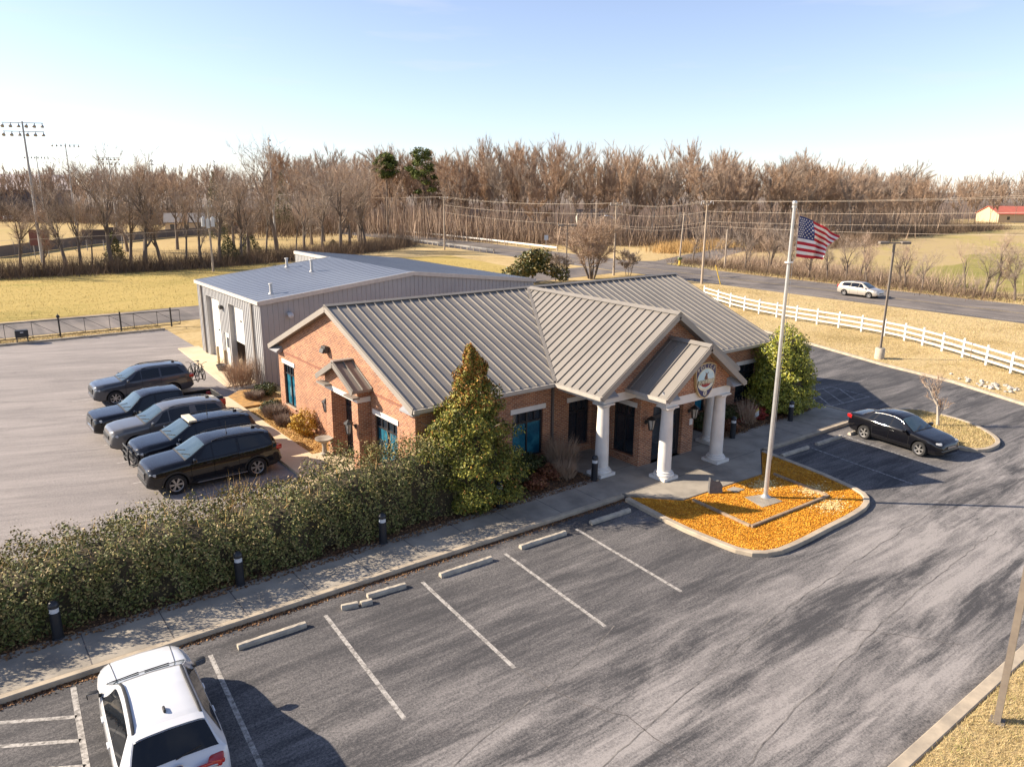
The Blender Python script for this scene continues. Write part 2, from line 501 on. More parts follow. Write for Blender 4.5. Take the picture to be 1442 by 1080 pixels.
m_rear = M_worn('rear_lot_asphalt', (0.11, 0.10, 0.098), (0.31, 0.275, 0.255), .50, .50, None, .35)
m_road = M_asphalt('road_asphalt', (0.13, 0.115, 0.105), (0.22, 0.19, 0.17), (0.9, 0.05, 1), 0.35, 0.7, fine=0.15)
m_conc = M('walk_concrete', (0.33, 0.29, 0.235), 0.85, c2=(0.19, 0.168, 0.14), scale=0.9, bump=0.1, detail=9, lo=0.4, hi=0.68)
m_concw = M('pale_concrete', (0.60, 0.47, 0.31), 0.85, c2=(0.50, 0.38, 0.25), scale=0.7, bump=0.1, detail=9)
m_kerb = M('kerb_concrete', (0.45, 0.37, 0.27), 0.85, c2=(0.30, 0.25, 0.19), scale=2.2, bump=0.15, detail=9)
m_stop = M('wheel_stop_concrete', (0.50, 0.43, 0.33), 0.85, c2=(0.33, 0.29, 0.24), scale=5.0, bump=0.3, detail=9)
m_mark = M_paint_mark('worn_white_paint', (0.12, 0.11, 0.10))
m_mark2 = M_paint_mark('faint_white_paint', (0.06, 0.058, 0.058), (0.40, 0.39, 0.38), 0.42, 0.62)
m_yline = M_paint_mark('worn_yellow_paint', (0.18, 0.155, 0.13), (0.42, 0.30, 0.10), 0.40, 0.6)
m_mulch = M('leaf_mulch_bed', (0.15, 0.085, 0.045), 0.95, c2=(0.06, 0.035, 0.02), scale=9, bump=0.8, detail=8)
m_gold = M('orange_mulch', (0.56, 0.25, 0.016), 0.9, c2=(0.40, 0.16, 0.012), scale=7, bump=0.7, detail=9)
m_crack = M('crack_filler', (0.05, 0.045, 0.045), 0.9, c2=(0.16, 0.14, 0.13), scale=6)
m_ckpale = M('dusty_crack', (0.22, 0.20, 0.18), 0.9, c2=(0.06, 0.055, 0.055), scale=3)

# the ground: one sheet out to the horizon, finer near the middle
g = MB()
g.add([(-6000, -6000, 0), (6000, -6000, 0), (6000, 6000, 0), (-6000, 6000, 0)], [(0, 1, 2, 3)])
struct(g.build('ground', m_ground))
sheet('field', [(-120, 57.5), (40, 57.5), (62, 62), (66, 90), (40, 93.5), (-120, 91)], 0.02, m_field)
sheet('ball_field', [(-160, 104), (60, 118), (62, 140), (78, 300), (-160, 300)], 0.02, m_ballfield)
sheet('pasture', [(91, 60), (91, -40), (250, -60), (420, 60), (300, 95), (180, 88), (150, 62)], 0.02, m_pasture)
sheet('green_field', smooth_poly([(97, 40), (92, 6), (108, -30), (150, -30), (172, 20), (150, 46), (125, 32), (108, 40)], 2), 0.03, m_green)
sheet('front_lot', [(-45, -11.9), (38, -11.9), (41, -7), (42.2, -3.1), (44.2, 1.35), (45.3, 6.2), (47.1, 11.3), (49, 17), (50, 24), (31, 24), (31, 3), (33, 1.0), (-45, 1.0)], 0.008, m_lot)
sheet('rear_lot', [(-45, 8.3), (7.4, 8.3), (7.4, 23.4), (10.7, 23.4), (10.7, 46.1), (-45, 45.9)], 0.008, m_rear)
sheet('side_road', [(-200, 47.9), (9, 49.3), (40, 52), (72, 56), (72, 64), (40, 60.5), (9, 56.9), (-200, 55.6)], 0.012, m_road)
hw_c = [(77.5, -160), (77.6, -60), (77.8, 10), (78.0, 45), (79.5, 80), (82.0, 110), (83.0, 139), (81.5, 165), (74, 205), (55, 250), (20, 300)]
struct(ribbon(MB(), hw_c, 12.4, 0.016).build('highway', m_road))
struct(ribbon(MB(), [(p[0] - 0.14, p[1]) for p in hw_c], 0.12, 0.022).build('centre_line', m_yline))
struct(ribbon(MB(), [(p[0] + 0.14, p[1]) for p in hw_c], 0.12, 0.022).build('centre_line', m_yline))
struct(ribbon(MB(), [(p[0] - 5.2, p[1]) for p in hw_c], 0.13, 0.022).build('edge_line', m_mark))
struct(ribbon(MB(), [(p[0] + 5.2, p[1]) for p in hw_c], 0.13, 0.022).build('edge_line', m_mark))
sheet('side_drive', [(83, 50), (92, 56), (104, 63.5), (125, 72), (123, 77), (101, 69.5), (88, 64.5), (83, 68)], 0.02, m_road)

# sidewalk along the front, its plaza and its kerb
SW = 0.13
def swy(x): return 1.02 - 0.0101 * (x - 6)          # kerb line
walk = [(-45, swy(-45) + .12), (15.85, swy(15.85) + .12), (17.25, -0.68), (21.85, -0.84), (24.35, swy(24.3) + .12), (32.9, 0.9), (32.95, 2.95), (32.0, 3.1), (24.1, 2.85), (24.1, 5.6), (16.1, 5.6), (16.1, 2.8), (-45, swy(-45) + 1.75)]
mb = MB(); mb.prism(walk, 0.0, SW); struct(mb.build('sidewalk', m_conc))
kerb('kerb', [(-45, swy(-45)), (15.75, swy(15.75))], 0.2, 0.15, m_kerb)
kerb('kerb', [(24.5, swy(24.5)), (33.0, 0.75), (33.1, 3.0)], 0.2, 0.15, m_kerb)
mj = MB()
for x in np.arange(-42, 32, 1.83):
    if 16 < x < 24: continue
    mj.add([(x, swy(x) + .13, SW + .004), (x + .025, swy(x) + .13, SW + .004), (x + .025, swy(x) + 1.7, SW + .004), (x, swy(x) + 1.7, SW + .004)], [(0, 1, 2, 3)])
for y in (0.9, 2.9):
    mj.add([(16.3, y, SW + .004), (23.9, y, SW + .004), (23.9, y + .025, SW + .004), (16.3, y + .025, SW + .004)], [(0, 1, 2, 3)])
struct(mj.build('walk_joints', m_crack))

# planted beds of leaf mulch by the front wall and along the hedge
mb = MB(); mb.prism([(-45, 3.3), (16.05, 2.83), (16.05, 5.35), (9.5, 5.35), (9.5, 6.6), (8.3, 6.6), (8.3, 7.9), (-45, 8.2)], 0.0, 0.11); struct(mb.build('mulch_bed', m_mulch))
mb = MB(); mb.prism([(24.15, 2.87), (31.9, 3.15), (31.9, 5.35), (24.15, 5.35)], 0.0, 0.11); struct(mb.build('mulch_bed', m_mulch))
# pale walks and apron on the left side
mb = MB(); mb.prism([(6.95, 8.0), (8.3, 8.0), (8.3, 23.1), (7.0, 23.1)], 0.0, 0.12); struct(mb.build('side_walk', m_concw))
mb = MB(); mb.prism([(8.3, 9.0), (9.55, 9.0), (9.55, 11.9), (8.3, 11.9)], 0.0, 0.118); struct(mb.build('door_step', m_concw))
mb = MB(); mb.prism([(8.95, 25.4), (10.9, 25.4), (10.9, 38.0), (9.5, 38.0)], 0.0, 0.06); struct(mb.build('apron', m_concw))
m_tanmulch = M('tan_leaf_litter', (0.48, 0.26, 0.07), 0.95, c2=(0.26, 0.15, 0.06), scale=5, bump=0.6, detail=8)
mb = MB(); mb.prism([(8.32, 11.92), (9.58, 11.92), (9.58, 19.8), (8.32, 19.8)], 0.0, 0.10); struct(mb.build('leaf_bed', m_tanmulch))
mb = MB(); mb.prism([(8.32, 20.7), (10.7, 20.7), (10.7, 24.1), (9.2, 24.1), (8.32, 23.2)], 0.0, 0.10); struct(mb.build('leaf_bed', m_tanmulch))

# flagpole island
isl = [(15.70, 0.62), (15.44, -2.0), (15.50, -3.4), (15.62, -4.55), (16.3, -5.1), (17.6, -5.18), (19.3, -5.12), (21.0, -5.10), (22.3, -4.95), (23.1, -4.5), (23.45, -3.8), (23.9, -1.9), (24.2, 0.7)]
isl = [(p[0], p[1]) for p in isl]
islk = []
for i, p in enumerate(isl):                                  # soften the corners
    if 0 < i < len(isl) - 1:
        a, b = isl[i - 1], isl[i + 1]
        islk += [(0.75 * p[0] + .25 * a[0], .75 * p[1] + .25 * a[1]), (0.75 * p[0] + .25 * b[0], .75 * p[1] + .25 * b[1])]
    else: islk.append(p)
kerb('kerb', islk, 0.22, 0.15, m_kerb)
bed = [(15.78, 0.75), (15.56, -2.0), (15.62, -3.4), (15.75, -4.5), (16.35, -4.98), (17.6, -5.05), (19.3, -5.0), (21.0, -4.98), (22.25, -4.83), (22.98, -4.42), (23.33, -3.75), (23.8, -1.9), (24.15, 0.75), (21.86, -0.87), (17.24, -0.71)]
mb = MB(); mb.prism(bed, 0.0, 0.10); struct(mb.build('mulch_island', m_gold))
# second island with the little tree
isl2 = smooth_poly([(32.95, 0.6), (35.6, 0.42), (36.5, -0.3), (36.35, -1.7), (36.1, -2.9), (35.1, -4.2), (34.0, -5.0), (32.5, -5.05), (31.85, -4.6), (31.75, -3.2), (31.9, -0.3)], 2)
kerb('kerb', isl2, 0.2, 0.15, m_kerb, closed=True)
mb = MB(); mb.prism(inset(isl2, 0.1), 0.0, 0.11); struct(mb.build('grass_island', m_ground))
# outer kerbs
kerb('kerb', [(10.0, -11.93), (38, -11.95)], 0.28, 0.15, m_kerb)
mb = MB(); mb.prism([(9.9, -12.07), (60, -12.09), (60, -40), (9.9, -40)], 0.0, 0.10); struct(mb.build('lawn', m_ground))
kerb('kerb', [(41.9, -4.5), (42.3, -3.1), (44.3, 1.35), (45.4, 6.2), (47.2, 11.3), (49.1, 17), (50.1, 24)], 0.25, 0.14, m_kerb)
kerb('kerb', [(-45, 46.0), (10.6, 46.2)], 0.22, 0.14, m_kerb)

# painted stalls
def stripe(a, b, w=0.11, m=None, z=0.013):
    d = (Vector(b) - Vector(a)).normalized(); s = Vector((-d.y, d.x)) * w / 2; a = Vector(a); b = Vector(b)
    mb = MB(); mb.add([(*(a - s), z), (*(b - s), z), (*(b + s), z), (*(a + s), z)], [(0, 1, 2, 3)])
    o = mb.build('parking_stripe', m or m_mark)
    if o.data.polygons[0].normal.z < 0: o.data.flip_normals()
    return struct(o)
def stall(k): return 0.66 + 2.987 * k, 0.13 - 0.0302 * k
for k in range(0, 5):
    x, y = stall(k); stripe((x, y), (x - 0.325, y - 4.82))
for k in (-1,):
    x, y = -2.2, 0.75; stripe((x, y), (x - 0.34, y - 5.6), 0.12)
for i in range(6):
    stripe((-4.6, 0.9 - i * 0.86), (-2.3 - i * .05, -0.42 - i * 0.86), 0.11)
for i in range(3): stripe((-5.1 - i * 2.9, 0.6), (-5.4 - i * 2.9, -4.4))
for a, b in (((26.62, -0.1), (25.93, -4.93)), ((29.44, 0.09), (28.6, -4.93)), ((31.5, 0.3), (31.3, -1.2))):
    stripe(a, b, 0.1, m_mark2)
for a, b in (((33.3, 3.0), (37.1, 2.75)), ((37.1, 2.75), (37.4, 5.2)), ((33.3, 5.4), (37.4, 5.2)), ((33.3, 3.0), (33.3, 5.4)), ((33.3, 4.2), (34.4, 5.35)), ((33.6, 3.0), (35.6, 5.3)), ((34.7, 2.95), (36.6, 5.25)), ((35.8, 2.85), (37.3, 4.6))):
    stripe(a, b, 0.09, m_mark2)
for i in range(4): stripe((33.3, 8.0 + 2.8 * i), (38.2, 7.9 + 2.8 * i), 0.09, m_mark2)
for y in (10.4, 13.1, 15.85, 18.6, 21.4, 24.2, 27.3): stripe((1.5, y), (6.6, y + .05), 0.09, M_paint_mark('worn_stall_paint', (0.2, 0.17, 0.16)) if y == 10.4 else bpy.data.materials['worn_stall_paint'])

# cracks in the front lot
def crack(pts, w, m=m_crack):
    q = []
    for i in range(len(pts) - 1):
        a, b = pts[i], pts[i + 1]; L = math.hypot(b[0] - a[0], b[1] - a[1]); n = max(2, int(L / 0.35))
        for j in range(n):
            t = j / n; q.append((a[0] + (b[0] - a[0]) * t + random.uniform(-.05, .05), a[1] + (b[1] - a[1]) * t + random.uniform(-.05, .05)))
    q.append(pts[-1])
    struct(ribbon(MB(), q, w, 0.0115).build('pavement_crack', m))
crack([(6.3, -4.6), (6.6, -6.3), (7.2, -7.6), (7.3, -9.4), (7.9, -11.6)], 0.025)
crack([(-2.0, -7.6), (1.5, -6.9), (4.2, -6.3), (8.5, -5.3), (9.5, -4.9)], 0.03, m_ckpale)
crack([(14.0, -8.2), (15.3, -9.9), (16.0, -10.8)], 0.025)
crack([(-1, -9.5), (6, -8.3), (13, -7.2), (22, -6.6), (30, -6.4)], 0.03, m_ckpale)
crack([(2, -11.0), (10, -9.7), (17, -8.9), (24, -8.6)], 0.03, m_ckpale)
crack([(24.5, -5.5), (27.4, -9.0), (30, -11.6)], 0.025)
# ------------------------------------------------------------------ buildings
m_brick = M_brick('red_brick', (0.39, 0.165, 0.082), (0.20, 0.075, 0.046), (0.46, 0.365, 0.26))
m_roof = M('taupe_metal_roof', (0.24, 0.215, 0.185), 0.42, 0.0, c2=(0.195, 0.175, 0.152), scale=0.45, spec=0.5, detail=6, bump=0.10)
m_trim = M('taupe_trim', (0.30, 0.265, 0.225), 0.5, c2=(0.26, 0.23, 0.2), scale=0.5)
m_white = M('white_painted_trim', (0.72, 0.69, 0.64), 0.55, c2=(0.62, 0.59, 0.55), scale=1.2)
m_col = M('white_column_paint', (0.74, 0.70, 0.64), 0.5, c2=(0.64, 0.60, 0.55), scale=2.0)
m_frame = M('dark_bronze_frame', (0.03, 0.028, 0.03), 0.4)
m_teal = M('teal_window_film', (0.008, 0.075, 0.125), 0.08, c2=(0.03, 0.16, 0.22), scale=3.0, spec=0.8, lo=.4, hi=.62)  # lighter teal mottling puts reflections into the pane colour
m_dglass = M('dark_glass', (0.012, 0.017, 0.025), 0.06, c2=(0.02, 0.03, 0.04), scale=2, spec=0.9)
m_soffit = M('grey_soffit', (0.36, 0.35, 0.35), 0.7)
m_iron = M('black_lantern_iron', (0.02, 0.017, 0.015), 0.5)
m_lampglass = M('seeded_lantern_glass', (0.55, 0.50, 0.42), 0.25, c2=(0.40, 0.36, 0.30), scale=6)

def wall(mb, o, u, n, L, H, ops=(), depth=0.14, mi=0):
    o = Vector(o); u = Vector(u); n = Vector(n); z = Vector((0, 0, 1))
    us = sorted({0, L} | {a for q in ops for a in q[:2]}); zs = sorted({0, H} | {a for q in ops for a in q[2:4]})
    flip = u.cross(z).dot(n) < 0
    def quad(p):
        mb.add(p[::-1] if flip else p, [(0, 1, 2, 3)], mi)
    for i in range(len(us) - 1):
        for j in range(len(zs) - 1):
            cu, cz = (us[i] + us[i + 1]) / 2, (zs[j] + zs[j + 1]) / 2
            if any(a < cu < b and c < cz < d for a, b, c, d in ops): continue
            quad([o + u * us[i] + z * zs[j], o + u * us[i + 1] + z * zs[j], o + u * us[i + 1] + z * zs[j + 1], o + u * us[i] + z * zs[j + 1]])
    for a, b, c, d in ops:
        P = [o + u * a + z * c, o + u * b + z * c, o + u * b + z * d, o + u * a + z * d]; Q = [p - n * depth for p in P]
        for i in range(4):
            k = (i + 1) % 4
            quad([P[k], P[i], Q[i], Q[k]][::-1])

def tri_wall(mb, pts, n, mi=0):
    a, b, c = [Vector(p) for p in pts[:3]]
    if (b - a).cross(c - a).dot(Vector(n)) < 0: pts = pts[::-1]
    mb.add(pts, [tuple(range(len(pts)))], mi)

def window(root, o, u, n, L, z0, z1, lintel=True, low=None, deep=0.11):
    """o: point on the wall face at ground level; opening L wide, z0..z1"""
    o = Vector(o); u = Vector(u); n = Vector(n); low = low or m_teal
    def bx(mb, a, b, c, d, dep, th):
        c0 = o + u * ((a + b) / 2) - n * dep + Vector((0, 0, (c + d) / 2))
        R = Matrix((u, n, Vector((0, 0, 1)))).transposed()
        mb.cbox(c0, (b - a, th, d - c), R)
    f = MB(); zt = z0 + (z1 - z0) * 0.76
    for a, b in ((0, .06), (L - .06, L), (L / 2 - .03, L / 2 + .03)): bx(f, a, b, z0, z1, deep - .01, .06)
    for c, d in ((z0, z0 + .06), (z1 - .06, z1), (zt - .035, zt + .035)): bx(f, .06, L - .06, c, d, deep - .012, .052)
    for k in (1, 3):
        bx(f, L * k / 4 - .018, L * k / 4 + .018, zt + .035, z1 - .06, deep - .01, .04)
    w = f.build('window', m_frame, root)
    p = MB(); bx(p, .05, L - .05, zt, z1 - .05, deep + .02, .012); p.build('pane', m_dglass, w)
    p = MB(); bx(p, .05, L / 2 - .02, z0 + .05, zt, deep + .02, .012); p.build('pane', low, w)
    p = MB(); bx(p, L / 2 + .02, L - .05, z0 + .05, zt, deep + .02, .012); p.build('pane', low, w)
    if lintel:
        p = MB(); bx(p, -.12, L + .12, z1, z1 + .2, -.012, .05); p.build('lintel', m_white, root)
        p = MB(); bx(p, -.04, L + .04, z0 - .07, z0, -.03, .09); p.build('sill', m_brick, root)
    w.location = w.location
    return w

BX0, BX1, BY0, BY1 = 9.6, 30.75, 5.4, 18.66
EX0, EX1, EY0, EY1, EZ, RY, RZ = 9.28, 31.07, 5.0, 19.06, 3.58, 12.03, 6.34
PITCH = (RZ - EZ) / (RY - EY0)
CX = 20.0; CZ = 6.36; CS = (CZ - 3.58) / 4.15; CH = 4.15; CY = 2.28
hq = thing('police_station', 'low red brick police station with grey standing seam roof and white columned portico', 'building', (CX, 12, 0)); WROOT.add(hq.name)
H = 3.5
# walls ------------------------------------------------------------
mb = MB()
F = (0, -1, 0); Lf = (-1, 0, 0); Rt = (1, 0, 0)
ops_front = [(10.35 - BX0, 11.9 - BX0, .5, 2.45), (14.02 - BX0, 15.58 - BX0, .5, 2.45), (17.0 - BX0, 18.15 - BX0, .45, 2.45)]
wall(mb, (BX0, BY0, 0), (1, 0, 0), F, 18.35 - BX0, H, ops_front)
VX0, VX1, VY = 18.35, 21.7, 2.6
ops_r = [(21.85 - VX1, 23.0 - VX1, .45, 2.45), (24.42 - VX1, 25.98 - VX1, .5, 2.45), (28.42 - VX1, 29.95 - VX1, .5, 2.45)]
wall(mb, (VX1, BY0, 0), (1, 0, 0), F, BX1 - VX1, H, ops_r)
wall(mb, (VX0, VY, 0), (0, 1, 0), Lf, BY0 - VY, H, [(.32, 1.5, .5, 2.6)])
wall(mb, (VX1, VY, 0), (0, 1, 0), Rt, BY0 - VY, H, [(.32, 1.5, .5, 2.6)])
wall(mb, (VX0, VY, 0), (1, 0, 0), F, VX1 - VX0, H, [(.75, 2.6, 0.13, 2.55)], 0.3)
wall(mb, (BX0, BY0, 0), (0, 1, 0), Lf, BY1 - BY0, H, [(6.75 - BY0, 8.55 - BY0, .5, 2.5), (9.5 - BY0, 11.2 - BY0, .12, 2.7), (16.72 - BY0, 18.05 - BY0, .7, 2.78)])
wall(mb, (BX1, BY0, 0), (0, 1, 0), Rt, BY1 - BY0, H)
wall(mb, (BX0, BY1, 0), (1, 0, 0), (0, 1, 0), BX1 - BX0, H)
def zr(y): return EZ + (min(y, 2 * RY - y) - EY0) * PITCH - 0.16
for x, n in ((BX0, Lf), (BX1, Rt)):
    tri_wall(mb, [(x, BY0, H), (x, BY0, zr(BY0)), (x, RY, RZ - .16), (x, BY1, zr(BY1)), (x, BY1, H)], n)
# big front gable and portico gable
GY = 2.72
def zc(x): return CZ - abs(x - CX) * CS - 0.16
tri_wall(mb, [(16.2, GY, 3.42), (16.2, GY, zc(16.2)), (CX, GY, zc(CX)), (23.8, GY, zc(23.8)), (23.8, GY, 3.42)], F)
PX, PZ, PH, PY = 19.97, 5.32, 2.36, 0.62
PS = (PZ - 3.58) / PH
def zp(x): return PZ - abs(x - PX) * PS - 0.13
PGY = 1.0
tri_wall(mb, [(17.95, PGY, 3.42), (17.95, PGY, zp(17.95)), (PX, PGY, zp(PX)), (21.99, PGY, zp(21.99)), (21.99, PGY, 3.42)], F)
walls = mb.build('wall', m_brick, hq)
# soldier course line under the eaves
m_band = M('band_brick', (0.24, 0.10, 0.062), 0.85)
for q in ((BX0 - .012, BX0 + .2, BY0 - .012, BY1 + .01), (BX0 + .2, 16.2, BY0 - .012, BY0 + .1), (24, BX1 + .01, BY0 - .012, BY0 + .1)):
    mb = MB(); mb.box(*q, 3.28, 3.36); mb.build('brick_band', m_band, hq)
for xa, xb in ((9.5, 16.2), (24, 30.9)):
    mb = MB(); mb.box(xa, xb, 4.98, 5.42, 3.37, 3.41); mb.build('soffit', m_soffit, hq)

# roof ---------------------------------------------------------------
rf = MB(); TH = 0.13
def mz(y): return EZ + (y - EY0) * PITCH
xv = CX - CH * (CZ - EZ) / (CZ - 3.58)
def vy(d): return EY0 + (CZ - CS * d - EZ) / PITCH          # valley y at distance d from the cross ridge
rf.slab([(EX0, EY0, EZ), (xv, EY0, EZ), (CX - .03, RY, RZ), (EX0, RY, RZ)], TH)
rf.slab([(2 * CX - xv, EY0, EZ), (EX1, EY0, EZ), (EX1, RY, RZ), (CX + .03, RY, RZ)], TH)
rf.slab([(EX1, EY1, EZ), (EX0, EY1, EZ), (EX0, RY, RZ), (EX1, RY, RZ)], TH)
rf.slab([(CX - CH, CY, CZ - CS * CH), (CX, CY, CZ), (CX, RY, CZ), (xv, EY0, EZ), (CX - CH, EY0, CZ - CS * CH)], TH)
rf.slab([(CX, CY, CZ), (CX + CH, CY, CZ - CS * CH), (CX + CH, EY0, CZ - CS * CH), (2 * CX - xv, EY0, EZ), (CX, RY, CZ)], TH)
rf.slab([(PX - PH, PY, 3.58), (PX, PY, PZ), (PX, GY, PZ), (PX - PH, GY, 3.58)], .11)
rf.slab([(PX, PY, PZ), (PX + PH, PY, 3.58), (PX + PH, GY, 3.58), (PX, GY, PZ)], .11)
SH, SWD = 0.05, 0.036
def seam(a, b, nrm):
    a = Vector(a); b = Vector(b); nrm = Vector(nrm).normalized()
    rf.beam(a + nrm * (SH / 2), b + nrm * (SH / 2), SWD, SH, nrm)
nm = (0, -PITCH, 1)
x = EX0 + 0.02
while x < EX1:
    d = abs(x - CX)
    y0 = EY0 if d > (CX - xv) else vy(d)
    if RY - y0 > .15: seam((x, y0, mz(y0)), (x, RY - .02, mz(RY - .02)), nm)
    x += 0.432
for sgn in (-1, 1):
    nn = (sgn * CS, 0, 1)
    y = CY + 0.02
    while y < RY - .2:
        d = CH if y <= EY0 else (CZ - mz(y)) / CS
        if d > .15: seam((CX, y, CZ), (CX + sgn * d, y, CZ - CS * d), nn)
        y += 0.432
    nn = (sgn * PS, 0, 1); y = PY + .03
    while y < GY: seam((PX, y, PZ), (PX + sgn * PH, y, 3.58), nn); y += 0.47
roof = rf.build('roof', m_roof, hq)
rc = MB()
def cap(a, b, w, drop, t=.02):
    a = Vector(a); b = Vector(b); d = (b - a).normalized(); s = Vector((-d.y, d.x, 0)) * w
    up = Vector((0, 0, .075)); dn = Vector((0, 0, .075 - drop))
    rc.add([a + up, b + up, b + s + dn, a + s + dn, b - s + dn, a - s + dn], [(0, 1, 2, 3), (1, 0, 5, 4)])
    rc.add([a + up, a + s + dn, a - s + dn], [(0, 1, 2)]); rc.add([b + up, b - s + dn, b + s + dn], [(0, 1, 2)])
cap((EX0 - .02, RY, RZ), (EX1 + .02, RY, RZ), .17, .07); cap((CX, CY - .02, CZ), (CX, RY - .25, CZ), .17, .12); cap((PX, PY - .02, PZ), (PX, GY, PZ), .16, .12)
# valley flashings
for sgn in (-1, 1):
    a = Vector((CX + sgn * (CX - xv), EY0, EZ + .012)); b = Vector((CX + sgn * .05, RY - .1, RZ + .0))
    rc.beam(a + Vector((0, 0, .03)), b + Vector((0, 0, .03)), .14, .03)
rc.build('ridge_cap', M('ridge_cap_metal', (0.235, 0.21, 0.18), 0.45), roof)
# fascia, rakes, gutters
for x in (EX0, EX1):
    s = -1 if x == EX0 else 1
    tr = MB()
    for ya, yb in ((EY0, RY), (EY1, RY)): tr.beam((x + s * .016, ya, EZ - .12), (x + s * .016, yb, RZ - .12), .03, .23, (0, 0, 1))
    tr.build('rake_trim', m_trim, roof)
for (cx, hh, cy, zl, zt, gy_, dz, mname) in ((CX, CH, CY, CZ - CS * CH, CZ, GY, .11, 'rake_trim'), (PX, PH, PY, 3.58, PZ, PGY, .10, 'rake_trim')):
    tr = MB(); so = MB()
    for sg_ in (-1, 1):
        tr.beam((cx + sg_ * hh, cy - .016, zl - dz), (cx, cy - .016, zt - dz), .03, .23)
        so.beam((cx + sg_ * hh, (cy + gy_) / 2, zl - dz - .06), (cx, (cy + gy_) / 2, zt - dz - .06), gy_ - cy, .03)
    tr.build('rake_trim', m_trim, roof); so.build('rake_soffit', m_trim, roof)
so = MB(); so.beam((BX0 - .16, EY0, EZ - .18), (BX0 - .16, RY, RZ - .18), .30, .03); so.beam((BX0 - .16, EY1, EZ - .18), (BX0 - .16, RY, RZ - .18), .30, .03); so.build('rake_soffit', m_trim, roof)
m_gut = M('light_gutter', (0.42, 0.38, 0.33), 0.45)
gq = [(EX0, xv - .05, EY0 - .105, EY0 - .005, EZ - .16, EZ - .02), (2 * CX - xv + .05, EX1, EY0 - .105, EY0 - .005, EZ - .16, EZ - .02), (EX0, EX1, EY1 + .005, EY1 + .105, EZ - .16, EZ - .02)]
for sg_ in (-1, 1):
    a = CX + sg_ * (CH + .055); gq.append((a - .05, a + .05, CY, EY0 - .1, CZ - CS * CH - .16, CZ - CS * CH - .02))
    a = PX + sg_ * (PH + .055); gq.append((a - .05, a + .05, PY, GY, 3.42, 3.56))
for q in gq:
    mb = MB(); mb.box(*q); mb.build('gutter', m_gut, roof)
m_ret = M('blue_grey_return', (0.30, 0.30, 0.31), 0.5)                 # boxed eave returns at the gable feet
for (xa, xb, y0, y1, zt) in ((16.0, 16.75, CY + .03, GY, 3.62), (23.25, 24.0, CY + .03, GY, 3.62), (17.72, 18.35, PY + .03, PGY, 3.6), (21.6, 22.22, PY + .03, PGY, 3.6)):
    er = MB(); er.box(xa, xb, y0, y1 - .003, 3.425, 3.47)
    er.add([(xa, y0, 3.47), (xb, y0, 3.47), (xb, y1, 3.47 + .28), (xa, y1, 3.47 + .28), (xa, y1, 3.47), (xb, y1, 3.47)], [(0, 1, 2, 3), (0, 3, 4), (1, 5, 2)]); er.build('eave_return', m_ret, hq)
for y0, y1 in ((EY0 + .05, EY0 + 1.0), (EY1 - 1.0, EY1 - .05)):
    er = MB(); er.box(EX0 + .02, BX0 - .004, y0, y1, 3.30, 3.36)
    er.add([(EX0 + .02, y0, 3.36), (EX0 + .02, y1, 3.36), (BX0, y1, 3.36 + .2), (BX0, y0, 3.36 + .2), (BX0, y0, 3.36), (BX0, y1, 3.36)], [(0, 1, 2, 3), (0, 3, 4), (1, 5, 2)]); er.build('eave_return', m_ret, hq)

# portico --------------------------------------------------------------
COLP = [(16.6, 2.95), (18.33, 1.22), (21.55, 1.22), (23.28, 2.95)]
bmz0, bmz1 = 3.08, 3.415
bw = .42
mb = MB(); h_ = bw / 2
def beam_box(x0, x1, y0, y1): mb.box(x0, x1, y0, y1, bmz0, bmz1)
beam_box(18.33 - .35, 21.55 + .35, 1.22 - h_, 1.22 + h_)
beam_box(18.33 - h_, 18.33 + h_, 1.22 + h_, 2.95 - h_); beam_box(21.55 - h_, 21.55 + h_, 1.22 + h_, 2.95 - h_)
beam_box(16.6 - h_, 18.33 + h_, 2.95 - h_, 2.95 + h_); beam_box(21.55 - h_, 23.28 + h_, 2.95 - h_, 2.95 + h_)
beam_box(16.6 - h_, 16.6 + h_, 2.95 + h_, 5.4); beam_box(23.28 - h_, 23.28 + h_, 2.95 + h_, 5.4)
mb.build('beam', m_white, hq)
mb = MB(); mb.box(16.8, 23.1, 3.16, 5.39, 3.36, 3.40); mb.box(18.54, 21.34, 1.43, 3.16, 3.36, 3.40); mb.build('ceiling', m_soffit, hq)
for cx, cy in COLP:
    c = MB(); z0 = SW
    c.lathe([(0.0, z0 + .30), (.27, z0 + .30), (.275, z0 + .42), (.27, 1.1), (.255, 1.9), (.225, 2.86), (.225, 2.92), (0, 2.92)], (cx, cy, 0), 28)
    co = c.build('column', m_col, hq, smooth=True)
    b = MB(); b.box(cx - .40, cx + .40, cy - .40, cy + .40, z0, z0 + .12)
    b.lathe([(0, z0 + .12), (.39, z0 + .12), (.41, z0 + .17), (.39, z0 + .22), (.335, z0 + .235), (.34, z0 + .29), (.30, z0 + .315), (0, z0 + .315)], (cx, cy, 0), 28)
    b.build('column_base', m_col, co, smooth=True)
    b = MB(); b.lathe([(0, 2.90), (.24, 2.90), (.25, 2.94), (.29, 2.99), (.29, 3.02), (0, 3.02)], (cx, cy, 0), 28); b.box(cx - .31, cx + .31, cy - .31, cy + .31, 3.02, 3.078)
    b.build('capital', m_col, co, smooth=True)
